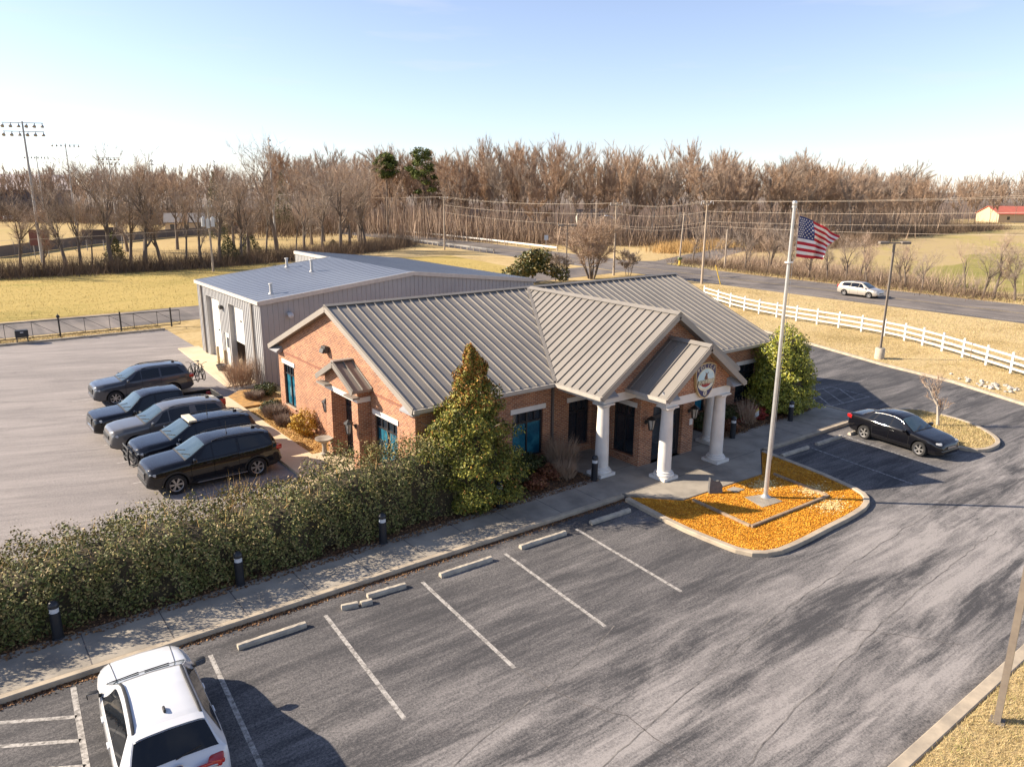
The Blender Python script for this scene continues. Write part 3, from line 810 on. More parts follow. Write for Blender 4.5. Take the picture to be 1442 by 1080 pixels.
# windows --------------------------------------------------------------
ux = (1, 0, 0)
for a, b, c, d in ((10.35, 11.9, .5, 2.45), (14.02, 15.58, .5, 2.45), (24.42, 25.98, .5, 2.45)): window(hq, (a, BY0, 0), ux, F, b - a, c, d)
for a, b, c, d in ((17.0, 18.15, .45, 2.45), (21.85, 23.0, .45, 2.45), (28.42, 29.95, .5, 2.45)): window(hq, (a, BY0, 0), ux, F, b - a, c, d, low=m_dglass)
for a, b, c, d in ((6.75, 8.55, .5, 2.5), (16.72, 18.05, .7, 2.78)): window(hq, (BX0, a, 0), (0, 1, 0), Lf, b - a, c, d)
window(hq, (VX0, VY + .32, 0), (0, 1, 0), Lf, 1.18, .5, 2.6, low=m_dglass); window(hq, (VX1, VY + .32, 0), (0, 1, 0), Rt, 1.18, .5, 2.6, low=m_dglass)
# entrance doors: a dark framed pair with a transom
def doors(o, u, n, L, z0, z1, deep):
    o = Vector(o); u = Vector(u); n = Vector(n); R = Matrix((u, n, Vector((0, 0, 1)))).transposed()
    def bx(mb, a, b, c, d, dep, th): mb.cbox(o + u * ((a + b) / 2) - n * dep + Vector((0, 0, (c + d) / 2)), (b - a, th, d - c), R)
    f = MB()
    for a, b in ((0, .07), (L - .07, L)): bx(f, a, b, z0, z1, deep, .1)
    for c, d in ((z1 - .07, z1), (z1 - .5, z1 - .43)): bx(f, .07, L - .07, c, d, deep, .094)
    fr = f.build('door_frame', m_frame, hq)
    g = MB(); bx(g, .07, L - .07, z1 - .43, z1 - .07, deep, .02); g.build('pane', m_dglass, fr)
    for a, b in ((.07, L / 2 - .005), (L / 2 + .005, L - .07)):
        d = MB()
        for p, q in ((a, a + .1), (b - .1, b)): bx(d, p, q, z0 + .01, z1 - .5, deep, .05)
        for p, q in ((z0 + .01, z0 + .22), (z1 - .62, z1 - .5)): bx(d, a + .1, b - .1, p, q, deep, .046)
        dr = d.build('door', m_frame, hq)
        g = MB(); bx(g, a + .1, b - .1, z0 + .22, z1 - .62, deep, .016); g.build('pane', m_dglass, dr)
        hnd = MB(); xx = L / 2 + (-.09 if a < L / 2 - .2 else .09); bx(hnd, xx - .015, xx + .015, 1.0, 1.4, deep - .07, .03); hnd.build('handle', m_soffit, dr)
doors((VX0 + .75, VY, 0), ux, F, 1.85, .135, 2.55, .2)
# left side entrance with its own little gable
doors((BX0, 9.5, 0), (0, 1, 0), Lf, 1.7, .125, 2.7, .08)
mb = MB(); PFX = 9.04
for ya, yb in ((8.85, 9.4), (11.3, 11.85)): mb.box(PFX, BX0 - .002, ya, yb, 0.0, 2.95)
ZB, ZA, yc, hw = 3.5, 4.34, 10.35, 1.72
ps = (ZA - ZB) / hw
tri_wall(mb, [(PFX, 8.85, 3.16), (PFX, 8.85, ZA - 1.5 * ps - .1), (PFX, yc, ZA - .1), (PFX, 11.85, ZA - 1.5 * ps - .1), (PFX, 11.85, 3.16)], Lf)
for yy, nn in ((8.85, F), (11.85, (0, 1, 0))): tri_wall(mb, [(PFX, yy, 2.95), (BX0, yy, 2.95), (BX0, yy, 3.5), (PFX, yy, 3.5)], nn)
mb.build('side_porch', m_brick, hq)
mb = MB(); mb.box(PFX - .02, BX0 - .004, 8.83, 11.87, 2.952, 3.158); mb.build('porch_beam', m_white, hq)
mb = MB()
mb.slab([(8.74, yc, ZA), (8.74, yc - hw, ZB), (BX0, yc - hw, ZB), (BX0, yc, ZA)], .1); mb.slab([(8.74, yc + hw, ZB), (8.74, yc, ZA), (BX0, yc, ZA), (BX0, yc + hw, ZB)], .1)
for sg in (-1, 1):
    for x in (8.76, 9.18, 9.57):
        nn = Vector((0, sg * ps, 1)).normalized(); mb.beam(Vector((x, yc, ZA)) + nn * .03, Vector((x, yc + sg * hw, ZB)) + nn * .03, .04, .06, nn)
    mb.beam((8.725, yc + sg * hw, ZB - .08), (8.725, yc, ZA - .08), .03, .2)
    mb.box(8.74, 9.04, yc + sg * 1.3 - .42, yc + sg * 1.3 + .42, ZB - .34, ZB - .26)
pr = mb.build('porch_roof', m_roof, hq)
mb = MB(); mb.beam((8.72, yc, ZA + .05), (BX0, yc, ZA + .05), .26, .05); mb.build('ridge_cap', m_trim, pr)
# downspouts
for x in (16.05, 23.95):
    mb = MB(); mb.box(x - .05, x + .05, BY0 - .1, BY0 - .01, .15, 3.4); mb.build('downspout', M('downspout_brown', (0.12, 0.10, 0.09), 0.5) if x < 20 else bpy.data.materials['downspout_brown'], hq)
for x in (15.95, 30.9):
    pass
# lanterns on brackets
def lantern(p, n):
    p = Vector(p); n = Vector(n)
    mb = MB(); c = p + n * .3
    mb.cyl(p, p + n * .03, .09, .09, 12); mb.tube([p + n * .02, p + n * .16 + Vector((0, 0, .12)), c + Vector((0, 0, .26))], .02, 6)
    mb.lathe([(0, .34), (.05, .30), (.19, .2), (.20, .175), (0, .175)], c, 8); mb.lathe([(0, -.30), (.05, -.29), (.10, -.26), (.10, -.24), (0, -.24)], c, 8)
    for i in range(6):
        t = i * PI / 3; a = Vector((math.cos(t), math.sin(t), 0)); mb.beam(c + a * .10 + Vector((0, 0, -.24)), c + a * .165 + Vector((0, 0, .18)), .022, .022, a)
    l = mb.build('wall_lantern', m_iron, hq)
    g = MB(); g.lathe([(.085, -.235), (.15, .172)], c, 6); g.build('lantern_glass', m_lampglass, l)
lantern((18.68, VY, 2.0), F); lantern((21.35, VY, 2.0), F)
lantern((BX0, 12.5, 1.95), Lf); lantern((PFX, 9.12, 1.95), Lf)
# flood lamp on the left gable
mb = MB(); mb.cbox((BX0 - .12, 12.7, 4.38), (.2, .42, .3), bev=.03); mb.cbox((BX0 - .26, 12.7, 4.33), (.1, .36, .2), Matrix.Rotation(.4, 3, 'Y'), bev=.02)
mb.build('flood_lamp', M('dark_lamp_case', (0.05, 0.045, 0.04), 0.5), hq)
# roof vents on the rear are out of sight; small sign plates by the doors
mb = MB(); mb.box(21.42, 21.62, VY - .015, VY - .002, 1.35, 1.62); mb.build('notice_plate', m_white, hq)

# ---------------------------------------------------------------- the shield sign
sg = thing('police_sign', 'shield shaped police sign with gold rim mounted on the portico gable', 'sign', (PX + .12, .93, 3.9))
m_gold2 = M('gold_rim', (0.55, 0.42, 0.22), 0.4); m_navy = M('navy_enamel', (0.035, 0.035, 0.11), 0.35); m_cream = M('cream_enamel', (0.72, 0.66, 0.48), 0.45)
m_skyb = M('sign_sky_enamel', (0.32, 0.56, 0.68), 0.4, c2=(0.72, 0.76, 0.70), scale=1.6); m_red = M('sign_red', (0.32, 0.035, 0.04), 0.4); m_tan = M('sign_tan', (0.52, 0.36, 0.17), 0.5); m_brn = M('sign_brown', (0.17, 0.085, 0.05), 0.6); m_blk = M('sign_black', (0.01, 0.012, 0.01), 0.4); m_grn = M('sign_green', (0.13, 0.17, 0.06), 0.5)
def shield(s, z=0):
    half = [(0, .70), (.22, .685), (.42, .63), (.60, .55), (.615, .30), (.60, .05), (.54, -.22), (.42, -.47), (.24, -.66), (0, -.77)]
    return [(x * s, y * s + z) for x, y in half] + [(-x * s, y * s + z) for x, y in half[-2:0:-1]]
def plate(name, poly, y, th, mat, par):
    mb = MB(); mb.extr([(x, y, z) for x, z in poly], (0, -th, 0)); return mb.build(name, mat, par)
plate('sign_back', shield(1.0), .05, .10, m_gold2, sg)
plate('sign_face', shield(.93), -.05, .006, m_navy, sg)
def oval(cx, cz, rx, rz, n=40, a0=0, a1=2 * PI): return [(cx + rx * math.cos(a0 + (a1 - a0) * i / n), cz + rz * math.sin(a0 + (a1 - a0) * i / n)) for i in range(n)]
pic = plate('sign_oval', oval(0, .02, .53, .46), -.056, .005, m_cream, sg)
plate('picture', oval(0, .05, .48, .39), -.061, .004, m_skyb, pic)
plate('hill', [(-.46, -.02), (-.3, .03), (-.1, .0), (.1, .05), (.3, .02), (.46, -.02), (.42, -.17), (-.42, -.17)], -.065, .003, m_cream, pic)
plate('red_band', [(-.33, -.12), (.33, -.12), (.27, -.2), (.16, -.26), (0, -.29), (-.16, -.26), (-.27, -.2)], -.068, .003, m_red, pic)
plate('animal_figure', [(-.12, .05), (-.02, .02), (.09, .03), (.07, .12), (.05, .22), (.13, .30), (.09, .31), (.03, .25), (-.03, .29), (-.07, .33), (-.05, .26), (-.03, .22), (-.09, .16)], -.069, .004, m_brn, pic)
rx = (PI / 2, 0, 0)
for i, ch in enumerate('POLICE'):
    a = (2.5 - i) * 0.235; R0 = .83
    text(sg, 'letter', ch, .21, m_cream, (-math.sin(a) * R0, -.058, -.27 + math.cos(a) * R0), (PI / 2, -a, 0))
text(sg, 'lettering', 'MAYFIELD', .285, m_blk, (0, -.074, -.085), rx, sx=.80)
text(sg, 'lettering', 'MAYFIELD', .26, m_cream, (0.008, -.080, -.078), rx, sx=.82)
plate('badge_disc', oval(0, -.53, .11, .11, 24), -.056, .006, m_cream, sg)
plate('badge_ring', oval(0, -.53, .07, .075, 24), -.062, .004, m_navy, sg)
plate('badge_core', oval(0, -.53, .035, .055, 20), -.066, .004, m_cream, sg)

# ---------------------------------------------------------------- the grey metal workshop behind
m_clad = M('grey_wall_cladding', (0.37, 0.365, 0.36), 0.5, c2=(0.32, 0.318, 0.315), scale=0.6)
m_clroof = M('pale_ribbed_roofing', (0.175, 0.195, 0.235), 0.45, c2=(0.14, 0.157, 0.198), scale=0.25, stretch=(1, .3, 1))
m_wdoor = M('white_roll_door', (0.74, 0.70, 0.62), 0.5)
wh = thing('metal_workshop', 'big grey ribbed metal workshop with low pitched roof and two tall white doors', 'building', (20.5, 33, 0)); WROOT.add(wh.name)
WX0, WX1, WY0, WYL, WYR, WE, WRX, WRZ = 10.75, 30.3, 24.2, 36.3, 43.2, 4.92, 20.5, 5.98
def wz(x): return WRZ - abs(x - WRX) * (WRZ - WE) / (WRX - WX0)
mb = MB()
ops = [(27.25 - WY0, 29.9 - WY0, .05, 4.12), (30.25 - WY0, 31.2 - WY0, .05, 2.15), (31.75 - WY0, 34.55 - WY0, .05, 4.12)]
wall(mb, (WX0, WY0, 0), (0, 1, 0), Lf, WYL - WY0, WE - .08, ops, .35)
tri_wall(mb, [(WX0, WY0, 0), (WX1, WY0, 0), (WX1, WY0, wz(WX1) - .08), (WRX, WY0, WRZ - .08), (WX0, WY0, WE - .08)], F)
wall(mb, (WX1, WY0, 0), (0, 1, 0), Rt, WYR - WY0, wz(WX1) - .08)
tri_wall(mb, [(WX0, WYL, 0), (WRX, WYL, 0), (WRX, WYL, WRZ - .08), (WX0, WYL, WE - .08)], (0, 1, 0))
wall(mb, (WRX, WYL, 0), (0, 1, 0), Lf, WYR - WYL, WRZ - .08)
tri_wall(mb, [(WRX, WYR, 0), (WX1, WYR, 0), (WX1, WYR, wz(WX1) - .08), (WRX, WYR, WRZ - .08)], (0, 1, 0))
y = WY0 + .15                                                        # ribs
def inop(v): return any(a - .04 < v - WY0 < b + .04 for a, b, c, d in ops)
while y < WYL:
    z0 = 4.16 if inop(y) and not (30.2 < y < 31.25) else (2.2 if inop(y) else .02)
    mb.box(WX0 - .03, WX0 + .01, y - .035, y + .035, z0, WE - .1); y += .305
x = WX0 + .15
while x < WX1: mb.box(x - .035, x + .035, WY0 - .03, WY0 + .01, .02, wz(x) - .1); x += .305
y = WYL + .15
while y < WYR: mb.box(WRX - .03, WRX + .01, y - .035, y + .035, WE, WRZ - .1); y += .305
mb.build('wall', m_clad, wh)
mb = MB()
mb.slab([(WX0 - .12, WY0 - .1, wz(WX0 - .12)), (WRX, WY0 - .1, WRZ), (WRX, WYL + .1, WRZ), (WX0 - .12, WYL + .1, wz(WX0 - .12))], .06)
mb.slab([(WRX, WY0 - .1, WRZ), (WX1 + .12, WY0 - .1, wz(WX1 + .12)), (WX1 + .12, WYR + .1, wz(WX1 + .12)), (WRX, WYR + .1, WRZ)], .06)
for sgn, xe, ye in ((-1, WX0 - .12, WYL), (1, WX1 + .12, WYR)):
    y = WY0
    while y < ye:
        nn = Vector((sgn * .108, 0, 1)); mb.beam(Vector((WRX, y, WRZ + .012)), Vector((xe, y, wz(xe) + .006)), .04, .016, nn); y += .61
wr = mb.build('roof', m_clroof, wh)
mb = MB()
mb.box(WX0 - .17, WX0 - .09, WY0 - .12, WYL + .12, wz(WX0) - .2, wz(WX0) + .0)
mb.beam((WX0 - .12, WY0 - .13, wz(WX0 - .12) - .09), (WRX, WY0 - .13, WRZ - .09), .05, .24); mb.beam((WX1 + .12, WY0 - .13, wz(WX1 + .12) - .09), (WRX, WY0 - .13, WRZ - .09), .05, .24)
mb.beam((WX0 - .12, WYL + .13, wz(WX0 - .12) - .07), (WRX - .1, WYL + .13, WRZ - .07), .05, .2)
mb.box(WRX - .08, WRX - .02, WYL + .2, WYR + .12, WRZ - .26, WRZ - .03)
mb.build('roof_trim', M('pale_roof_trim', (0.55, 0.49, 0.42), 0.5), wr)
def rolldoor(y0, y1, z0):
    mb = MB(); x = WX0 + .30
    z = z0
    while z < 4.1:
        zz = min(z + .58, 4.12); mb.box(x, x + .05, y0, y1, z + .012, zz); z += .58
    o = mb.build('roll_door', m_wdoor, wh)
    h = MB(); h.box(x - .03, x - .002, (y0 + y1) / 2 - .12, (y0 + y1) / 2 + .12, 1.9 if z0 < 1 else 3.1, 2.0 if z0 < 1 else 3.2); h.build('handle', m_frame, o)
rolldoor(31.75, 34.55, .06); rolldoor(27.25, 29.9, 1.75)
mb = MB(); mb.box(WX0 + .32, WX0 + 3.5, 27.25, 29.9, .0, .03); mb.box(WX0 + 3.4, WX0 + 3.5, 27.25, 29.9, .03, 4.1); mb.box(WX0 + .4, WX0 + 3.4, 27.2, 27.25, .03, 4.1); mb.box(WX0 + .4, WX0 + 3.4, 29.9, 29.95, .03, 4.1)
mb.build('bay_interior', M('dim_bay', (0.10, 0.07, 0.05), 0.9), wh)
mb = MB(); mb.box(WX0 + .06, WX0 + .1, 30.25, 31.2, .06, 2.15); dr = mb.build('door', m_wdoor, wh)
mb = MB(); mb.box(WX0 + .05, WX0 + .058, 30.5, 30.95, 1.2, 1.85); mb.build('pane', m_dglass, dr)
mb = MB(); mb.cbox((WX0 - .14, 31.0, 3.75), (.2, .34, .25), bev=.04); mb.build('wall_lamp', bpy.data.materials['dark_lamp_case'], wh)
mb = MB(); mb.cyl((12.4, WY0 - .03, 4.1), (12.4, WY0 - .25, 4.05), .12, .16, 14); mb.lathe([(0, -.42), (.14, -.36), (.17, -.25), (.13, -.23)], (12.4, WY0 - .0, 4.02), 14, 'y'); mb.build('wall_lamp', M('pale_lamp', (0.55, 0.55, 0.56), 0.4), wh, smooth=True)
for y in (25.4, 35.3):
    mb = MB(); mb.box(WX0 - .13, WX0 - .035, y - .06, y + .06, .1, 4.75); mb.build('downspout', m_trim, wh)
for y in (31.55, 30.1, 27.05, 34.75):
    pass
m_steelv = M('dull_vent_metal', (0.50, 0.48, 0.45), 0.5)
for px, py, ph in ((16.57, 34.95, .6), (16.81, 31.17, .75), (12.05, 25.86, .55)):
    mb = MB(); z = wz(px); mb.cyl((px, py, z - .05), (px, py, z + ph), .09, .09, 12); mb.cyl((px, py, z), (px, py, z + .1), .17, .1, 12); mb.cyl((px, py, z + ph), (px, py, z + ph + .06), .14, .12, 12)
    mb.build('vent_pipe', m_steelv, wr)
# ------------------------------------------------------------------ vehicles
def M_car(name, c, metal=0.0, rough=0.3, spec=0.5):
    m, nt, b = nodes_of(name)
    b.inputs['Specular IOR Level'].default_value = spec
    b.inputs['Base Color'].default_value = (*c, 1); b.inputs['Metallic'].default_value = metal
    b.inputs['Coat Weight'].default_value = 1.0; b.inputs['Coat Roughness'].default_value = 0.03
    f = _noise(nt, _obj_coord(nt), 2.2, 6, 0.7)
    mp = nt.nodes.new('ShaderNodeMapRange'); mp.inputs['To Min'].default_value = rough - .06; mp.inputs['To Max'].default_value = rough + .12
    nt.links.new(f, mp.inputs['Value']); nt.links.new(mp.outputs[0], b.inputs['Roughness'])
    return m
m_cblack = M_car('black_car_paint', (0.004, 0.004, 0.006), 0.0, .42, 0.06)
m_cnavy = M_car('blue_black_car_paint', (0.004, 0.006, 0.012), 0.0, .42, 0.06)
m_cgrey = M_car('grey_car_paint', (0.045, 0.049, 0.060), 0.25, .34, 0.3)
m_cgrey2 = M_car('warm_grey_car_paint', (0.105, 0.10, 0.096), 0.2, .36, 0.3)
m_cwhite = M_car('white_car_paint', (0.58, 0.585, 0.60), 0.0, .35)
m_csilver = M_car('champagne_silver_paint', (0.52, 0.47, 0.40), 0.6, .35)
m_plastic = M('black_plastic', (0.022, 0.021, 0.021), 0.6)
m_rubber = M('tyre_rubber', (0.018, 0.017, 0.017), 0.85)
m_alloy = M('alloy_wheel', (0.48, 0.46, 0.44), 0.35, 0.7)
m_cglass = M('car_glass', (0.006, 0.008, 0.011), 0.04, c2=(0.006, 0.008, 0.011), spec=0.55)
m_wscreen = M('windscreen_glass', (0.03, 0.055, 0.07), 0.04, c2=(0.06, 0.09, 0.105), scale=1.2, spec=1.0)
m_head = M('headlamp_lens', (0.40, 0.41, 0.42), 0.12, spec=0.9)
m_tail = M('tail_lamp_lens', (0.42, 0.012, 0.012), 0.15, spec=0.9)
m_chrome = M('chrome', (0.62, 0.61, 0.60), 0.15, 0.95)
m_plate = M('number_plate', (0.66, 0.68, 0.68), 0.5)
m_inner = M('wheel_well', (0.008, 0.008, 0.008), 0.9)

def interp(tab, s):
    if s <= tab[0][0]: return tab[0][1]
    for (a, va), (b, vb) in zip(tab, tab[1:]):
        if s <= b:
            t = (s - a) / (b - a) if b > a else 0
            return va + (vb - va) * t
    return tab[-1][1]

class Body:
    def __init__(s, P):
        s.P = P; s.L, s.W = P['L'], P['W']
    def top(s, u): return interp(s.P['top'], u)
    def belt(s, u): return min(interp(s.P['belt'], u), s.top(u) - .015)
    def hw(s, u): return s.W / 2 * interp(s.P['plan'], u)
    def bot(s, u): return interp(s.P['bot'], u)
    def x(s, u): return s.L / 2 - u * s.L
    def sec(s, u):
        zt, zb, w, be = s.top(u), s.bot(u), s.hw(u), s.belt(u)
        h = be - zb; g = zt - be
        r = s.P.get('tumble', .33)
        y6 = w * .955 - min(.05, g * .6) - g * r
        k = min(1, g / .25)
        z6 = zt - .055 * k - .006
        return [(w * .84, zb), (w * .95, zb + .07), (w * .985, zb + .26 * h), (w * 1.0, zb + .52 * h), (w * .992, zb + .78 * h), (w * .975, be - .03), (w * .955, be),
                (y6 + .012 * k, z6 - .03 * k), (y6 - .02, z6 + .012 * k), (y6 * .82, zt - .018 * k), (y6 * .5, zt - .003), (0, zt + .008)]
    def side(s, u, z):
        q = s.sec(u)
        for (ya, za), (yb, zb) in zip(q, q[1:]):
            if za <= z <= zb: return ya + (yb - ya) * ((z - za) / (zb - za) if zb > za else 0)
        return q[-3][0]
    def topz(s, u, y):
        q = s.sec(u)[7:]; y = abs(y)
        for (ya, za), (yb, zb) in zip(q, q[1:]):
            if yb <= y <= ya: return zb + (za - zb) * ((y - yb) / (ya - yb) if ya > yb else 0)
        return q[0][1]

def patch(fn, nu, nv):
    V = []; Fc = []
    for i in range(nu + 1):
        for j in range(nv + 1): V.append(fn(i / nu, j / nv))
    for i in range(nu):
        for j in range(nv):
            a = i * (nv + 1) + j; Fc.append((a, a + 1, a + nv + 2, a + nv + 1))
    return V, Fc

def outward(mb, ref):
    """make every face look away from the point ref"""
    for k, f in enumerate(mb.f):
        a, b, c = [Vector(mb.v[i]) for i in f[:3]]; n = (b - a).cross(c - a)
        if n.dot(a - Vector(ref)) < 0: mb.f[k] = f[::-1]
    return mb

def wheel_parts(root, x, y, R, wd, sgn, spokes, rimmat):
    """tyre plus spoked rim; sgn = +1 for the +y side"""
    t = MB(); rr = R * .66
    t.lathe([(rr, -wd / 2), (R * .93, -wd / 2), (R * .985, -wd / 2 + .02), (R, -wd / 4), (R, wd / 4), (R * .985, wd / 2 - .02), (R * .93, wd / 2), (rr, wd / 2), (rr * .97, 0)], (x, y, R), 28, 'y')
    w = t.build('wheel', m_rubber, root, smooth=True)
    m = MB(); o = sgn * wd * .5
    m.lathe([(rr * 1.0, o), (rr * .93, o - sgn * .012), (rr * .88, o - sgn * .05), (rr * .86, -o)], (x, y, R), 24, 'y')
    m.cyl((x, y + o - sgn * .05, R), (x, y + o - sgn * .015, R), rr * .26, rr * .22, 14)
    for i in range(spokes):
        for dd in ((-.12, .12) if spokes <= 6 else (0,)):
            a = 2 * PI * i / spokes + dd; c, s_ = math.cos(a), math.sin(a)
            m.beam((x + c * rr * .15, y + o - sgn * .03, R + s_ * rr * .15), (x + c * rr * .93, y + o - sgn * .022, R + s_ * rr * .93), rr * (.14 if spokes <= 6 else .2), .025, (0, sgn, 0))
    m.build('rim', rimmat, w)
    m = MB(); m.cyl((x, y + o - sgn * .075, R), (x, y + o - sgn * .08, R), rr * .9, rr * .9, 20); m.build('brake_disc', m_inner, w)

def make_car(name, label, cat, P, loc, rz, group=None):
    B = Body(P); L, Wd, wb, R = P['L'], P['W'], P['wb'], P['R']
    root = thing(name, label, cat, loc, rz, group)
    paint = P['paint']; fo = P.get('fo', .93)                     # front overhang
    xf = L / 2 - fo; xr = xf - wb
    us = sorted({round(u, 4) for u in list(np.linspace(0, .06, 6)) + list(np.linspace(.06, .94, 46)) + list(np.linspace(.94, 1, 7)) + [a for a, _ in P['top']]})
    rings = []
    for u in us:
        h = B.sec(u); x = B.x(u)
        rings.append([(x, 0, h[0][1])] + [(x, -a, z) for a, z in h[:-1]] + [(x, 0, h[-1][1])] + [(x, a, z) for a, z in h[-2::-1]])
    mb = MB(); n = len(rings[0]); vs = [v for r in rings for v in r]; fs = []; mi = []
    for i in range(len(us) - 1):
        for j in range(n):
            k = (j + 1) % n; fs.append((i * n + j, i * n + k, (i + 1) * n + k, (i + 1) * n + j))
            jj = min(j, n - 1 - j); mi.append(1 if jj <= (2 if P.get('clad') else 1) else 0)
    fs.append(tuple(range(n))); mi.append(0); fs.append(tuple((len(us) - 1) * n + j for j in range(n - 1, -1, -1))); mi.append(0)
    mb.v = vs; mb.f = fs; mb.m = mi
    ob = mb.build('body', [paint, m_plastic, m_inner], root)
    bm = bmesh.new(); bm.from_mesh(ob.data); bmesh.ops.recalc_face_normals(bm, faces=bm.faces[:]); bm.to_mesh(ob.data); bm.free()
    # cut the wheel arches (and a pickup's bed) out of the shell; done at the origin, before the thing is placed
    cut = []
    par = ob.parent; ob.parent = None; ob.matrix_world = Matrix.Identity(4)
    for x in (xf, xr):
        for s in (-1, 1):
            c = MB(); y0 = Wd / 2 - .30; c.cyl((x, s * y0, R), (x, s * (Wd / 2 + .2), R), R + .065, R + .065, 32)
            cc = c.build('cut', [m_inner]); bm = bmesh.new(); bm.from_mesh(cc.data); bmesh.ops.recalc_face_normals(bm, faces=bm.faces[:]); bm.to_mesh(cc.data); bm.free(); cut.append(cc)
    if P.get('bed'):
        a, b = P['bed']; c = MB(); c.box(B.x(b), B.x(a), -Wd / 2 * .82, Wd / 2 * .82, .78, 2.4); cut.append(c.build('cut', [m_inner]))
    boolean(ob, cut)
    ob.parent = par
    me = ob.data; me.polygons.foreach_set('use_smooth', [True] * len(me.polygons)); me.set_sharp_from_angle(angle=math.radians(32))
    body = ob
    e = .007
    # side glass
    for s in (-1, 1):
        for q in P['glass']:
            b0, t0, b1, t1 = q[:4]; zoff = q[4] if len(q) > 4 else 0
            def fn(i, j):
                u = (b0 + (b1 - b0) * i) * (1 - j) + (t0 + (t1 - t0) * i) * j
                zb = B.belt(u) + .035 + zoff; zt = B.sec(u)[7][1] - .02
                z = zb + (zt - zb) * j
                return (B.x(u), s * (B.side(u, z) + e), z)
            g = MB(); V, Fc = patch(fn, 8, 4); g.add(V, Fc); outward(g, (0, 0, .8)); g.build('side_window', m_cglass, root, smooth=True)
        # doors: proud skins that leave a shut line
        for (u0, u1) in P['doors']:
            def fn(i, j):
                u = u0 + (u1 - u0) * i; zb = B.bot(u) + .13; zt = B.belt(u) - .012; z = zb + (zt - zb) * j
                return (B.x(u), s * (B.side(u, z) + .005), z)
            g = MB(); V, Fc = patch(fn, 8, 8); g.add(V, Fc); outward(g, (0, 0, .6)); d = g.build('door', paint, root, smooth=True)
            uu = u1 - .035; zz = B.belt(uu) - .14; yy = B.side(uu, zz)
            h = MB(); h.cbox((B.x(uu), s * (yy + .02), zz), (.2, .035, .035), bev=.012); h.build('handle', P.get('handlemat', paint), d)
            for ue in (u0, u1):
                sl = MB()
                V, Fc = patch(lambda i, j: (B.x(ue) + (i - .5) * .014, s * (B.side(ue, B.bot(ue) + .13 + (B.belt(ue) - .15 - B.bot(ue)) * j) + .0065), B.bot(ue) + .13 + (B.belt(ue) - .15 - B.bot(ue)) * j), 1, 8)
                sl.add(V, Fc); outward(sl, (0, 0, .6)); sl.build('door_gap', m_inner, d)
        # mirrors
        um = P['mirror']; zm = B.belt(um) + .09; ym = B.side(um, B.belt(um))
        m = MB(); m.cbox((B.x(um), s * (ym + .13), zm), (.12, .24, .16), Matrix.Rotation(s * -.15, 3, 'Z'), bev=.045); m.cbox((B.x(um) - .0, s * (ym + .02), zm - .06), (.06, .12, .05))
        mm = m.build('mirror', P.get('mirrormat', paint), root, smooth=True)
        g = MB(); g.cbox((B.x(um) - .062, s * (ym + .13), zm), (.006, .19, .115), Matrix.Rotation(s * -.15, 3, 'Z')); g.build('mirror_glass', m_chrome, mm)
        # arch lips
        if P.get('clad'):
            for x in (xf, xr):
                a = MB()
                for k in range(16):
                    t0 = PI * (-.08 + 1.16 * k / 16); t1 = PI * (-.08 + 1.16 * (k + 1) / 16)
                    p = []
                    for t in (t0, t1):
                        for rr in (R + .055, R + .125):
                            xx = x + math.cos(t) * rr; zz = R + math.sin(t) * rr; u = (L / 2 - xx) / L
                            p.append((xx, s * (B.side(u, max(zz, B.bot(u) + .02)) + .008), zz))
                    a.add([p[0], p[1], p[3], p[2]], [(0, 1, 2, 3)])
                outward(a, (0, 0, .5)); a.build('wheel_arch', P.get('archmat', m_plastic), root)
        if P.get('rails'):
            u0, u1 = P['rails']; a = MB(); pts = []
            for k in range(9):
                u = u0 + (u1 - u0) * k / 8; q = B.sec(u)[8]; pts.append((B.x(u), s * (q[0] - .04), q[1] + .015 + (.035 if 0 < k < 8 else 0)))
            a.tube(pts, P.get('railr', .02), 6); a.build('roof_rail', P.get('railmat', m_plastic), root)
        # lamps
        zh = P['headz']; u = .045; yh = B.side(u, zh)
        hl = MB(); hl.cbox((B.x(u) - .06, s * (yh - .17), zh), (.26, .36, P.get('headh', .13)), Matrix.Rotation(s * -.62, 3, 'Z'), bev=.045); hl.build('headlight', m_head, root, smooth=True)
        zt = P['tailz']; u = .968; yt = B.side(u, zt)
        tl = MB(); tl.cbox((B.x(u), s * (yt - .11), zt), (.34, .26, P.get('tailh', .2)), Matrix.Rotation(s * .35, 3, 'Z'), bev=.05); tl.build('tail_light', m_tail, root, smooth=True)
    # windscreen and rear window
    for nm, (ua, ub), mat in (('windscreen', P['ws'], m_wscreen), ('rear_window', P['rw'], m_cglass)):
        def fn(i, j):
            u = ua + (ub - ua) * i; yw = max(.2, B.sec(u)[8][0] - .035); y = -yw + 2 * yw * j
            z = B.topz(u, y); return (B.x(u) + (.006 if nm == 'windscreen' else -.006), y, z + .007)
        g = MB(); V, Fc = patch(fn, 10, 12); g.add(V, Fc); outward(g, (0, 0, .3)); wsc = g.build(nm, mat, root, smooth=True)
        if nm == 'windscreen':
            c = MB()
            V, Fc = patch(lambda i, j: (B.x(ua - .012 + .02 * i), (-1 + 2 * j) * (B.sec(ua)[8][0] - .02), B.topz(ua - .012 + .02 * i, (-1 + 2 * j) * (B.sec(ua)[8][0] - .02)) + .009), 2, 12)
            c.add(V, Fc); outward(c, (0, 0, .3)); c.build('cowl', m_plastic, root)
            for yy in (-.45, .15):
                wp = MB(); wp.beam((B.x(ua), yy, B.topz(ua, yy) + .03), (B.x(ua + .035), yy + .5, B.topz(ua + .035, yy + .5) + .03), .02, .015); wp.build('wiper', m_plastic, root)
    # front end
    zg0, zg1 = P['grille']; gw = P.get('gw', .52)
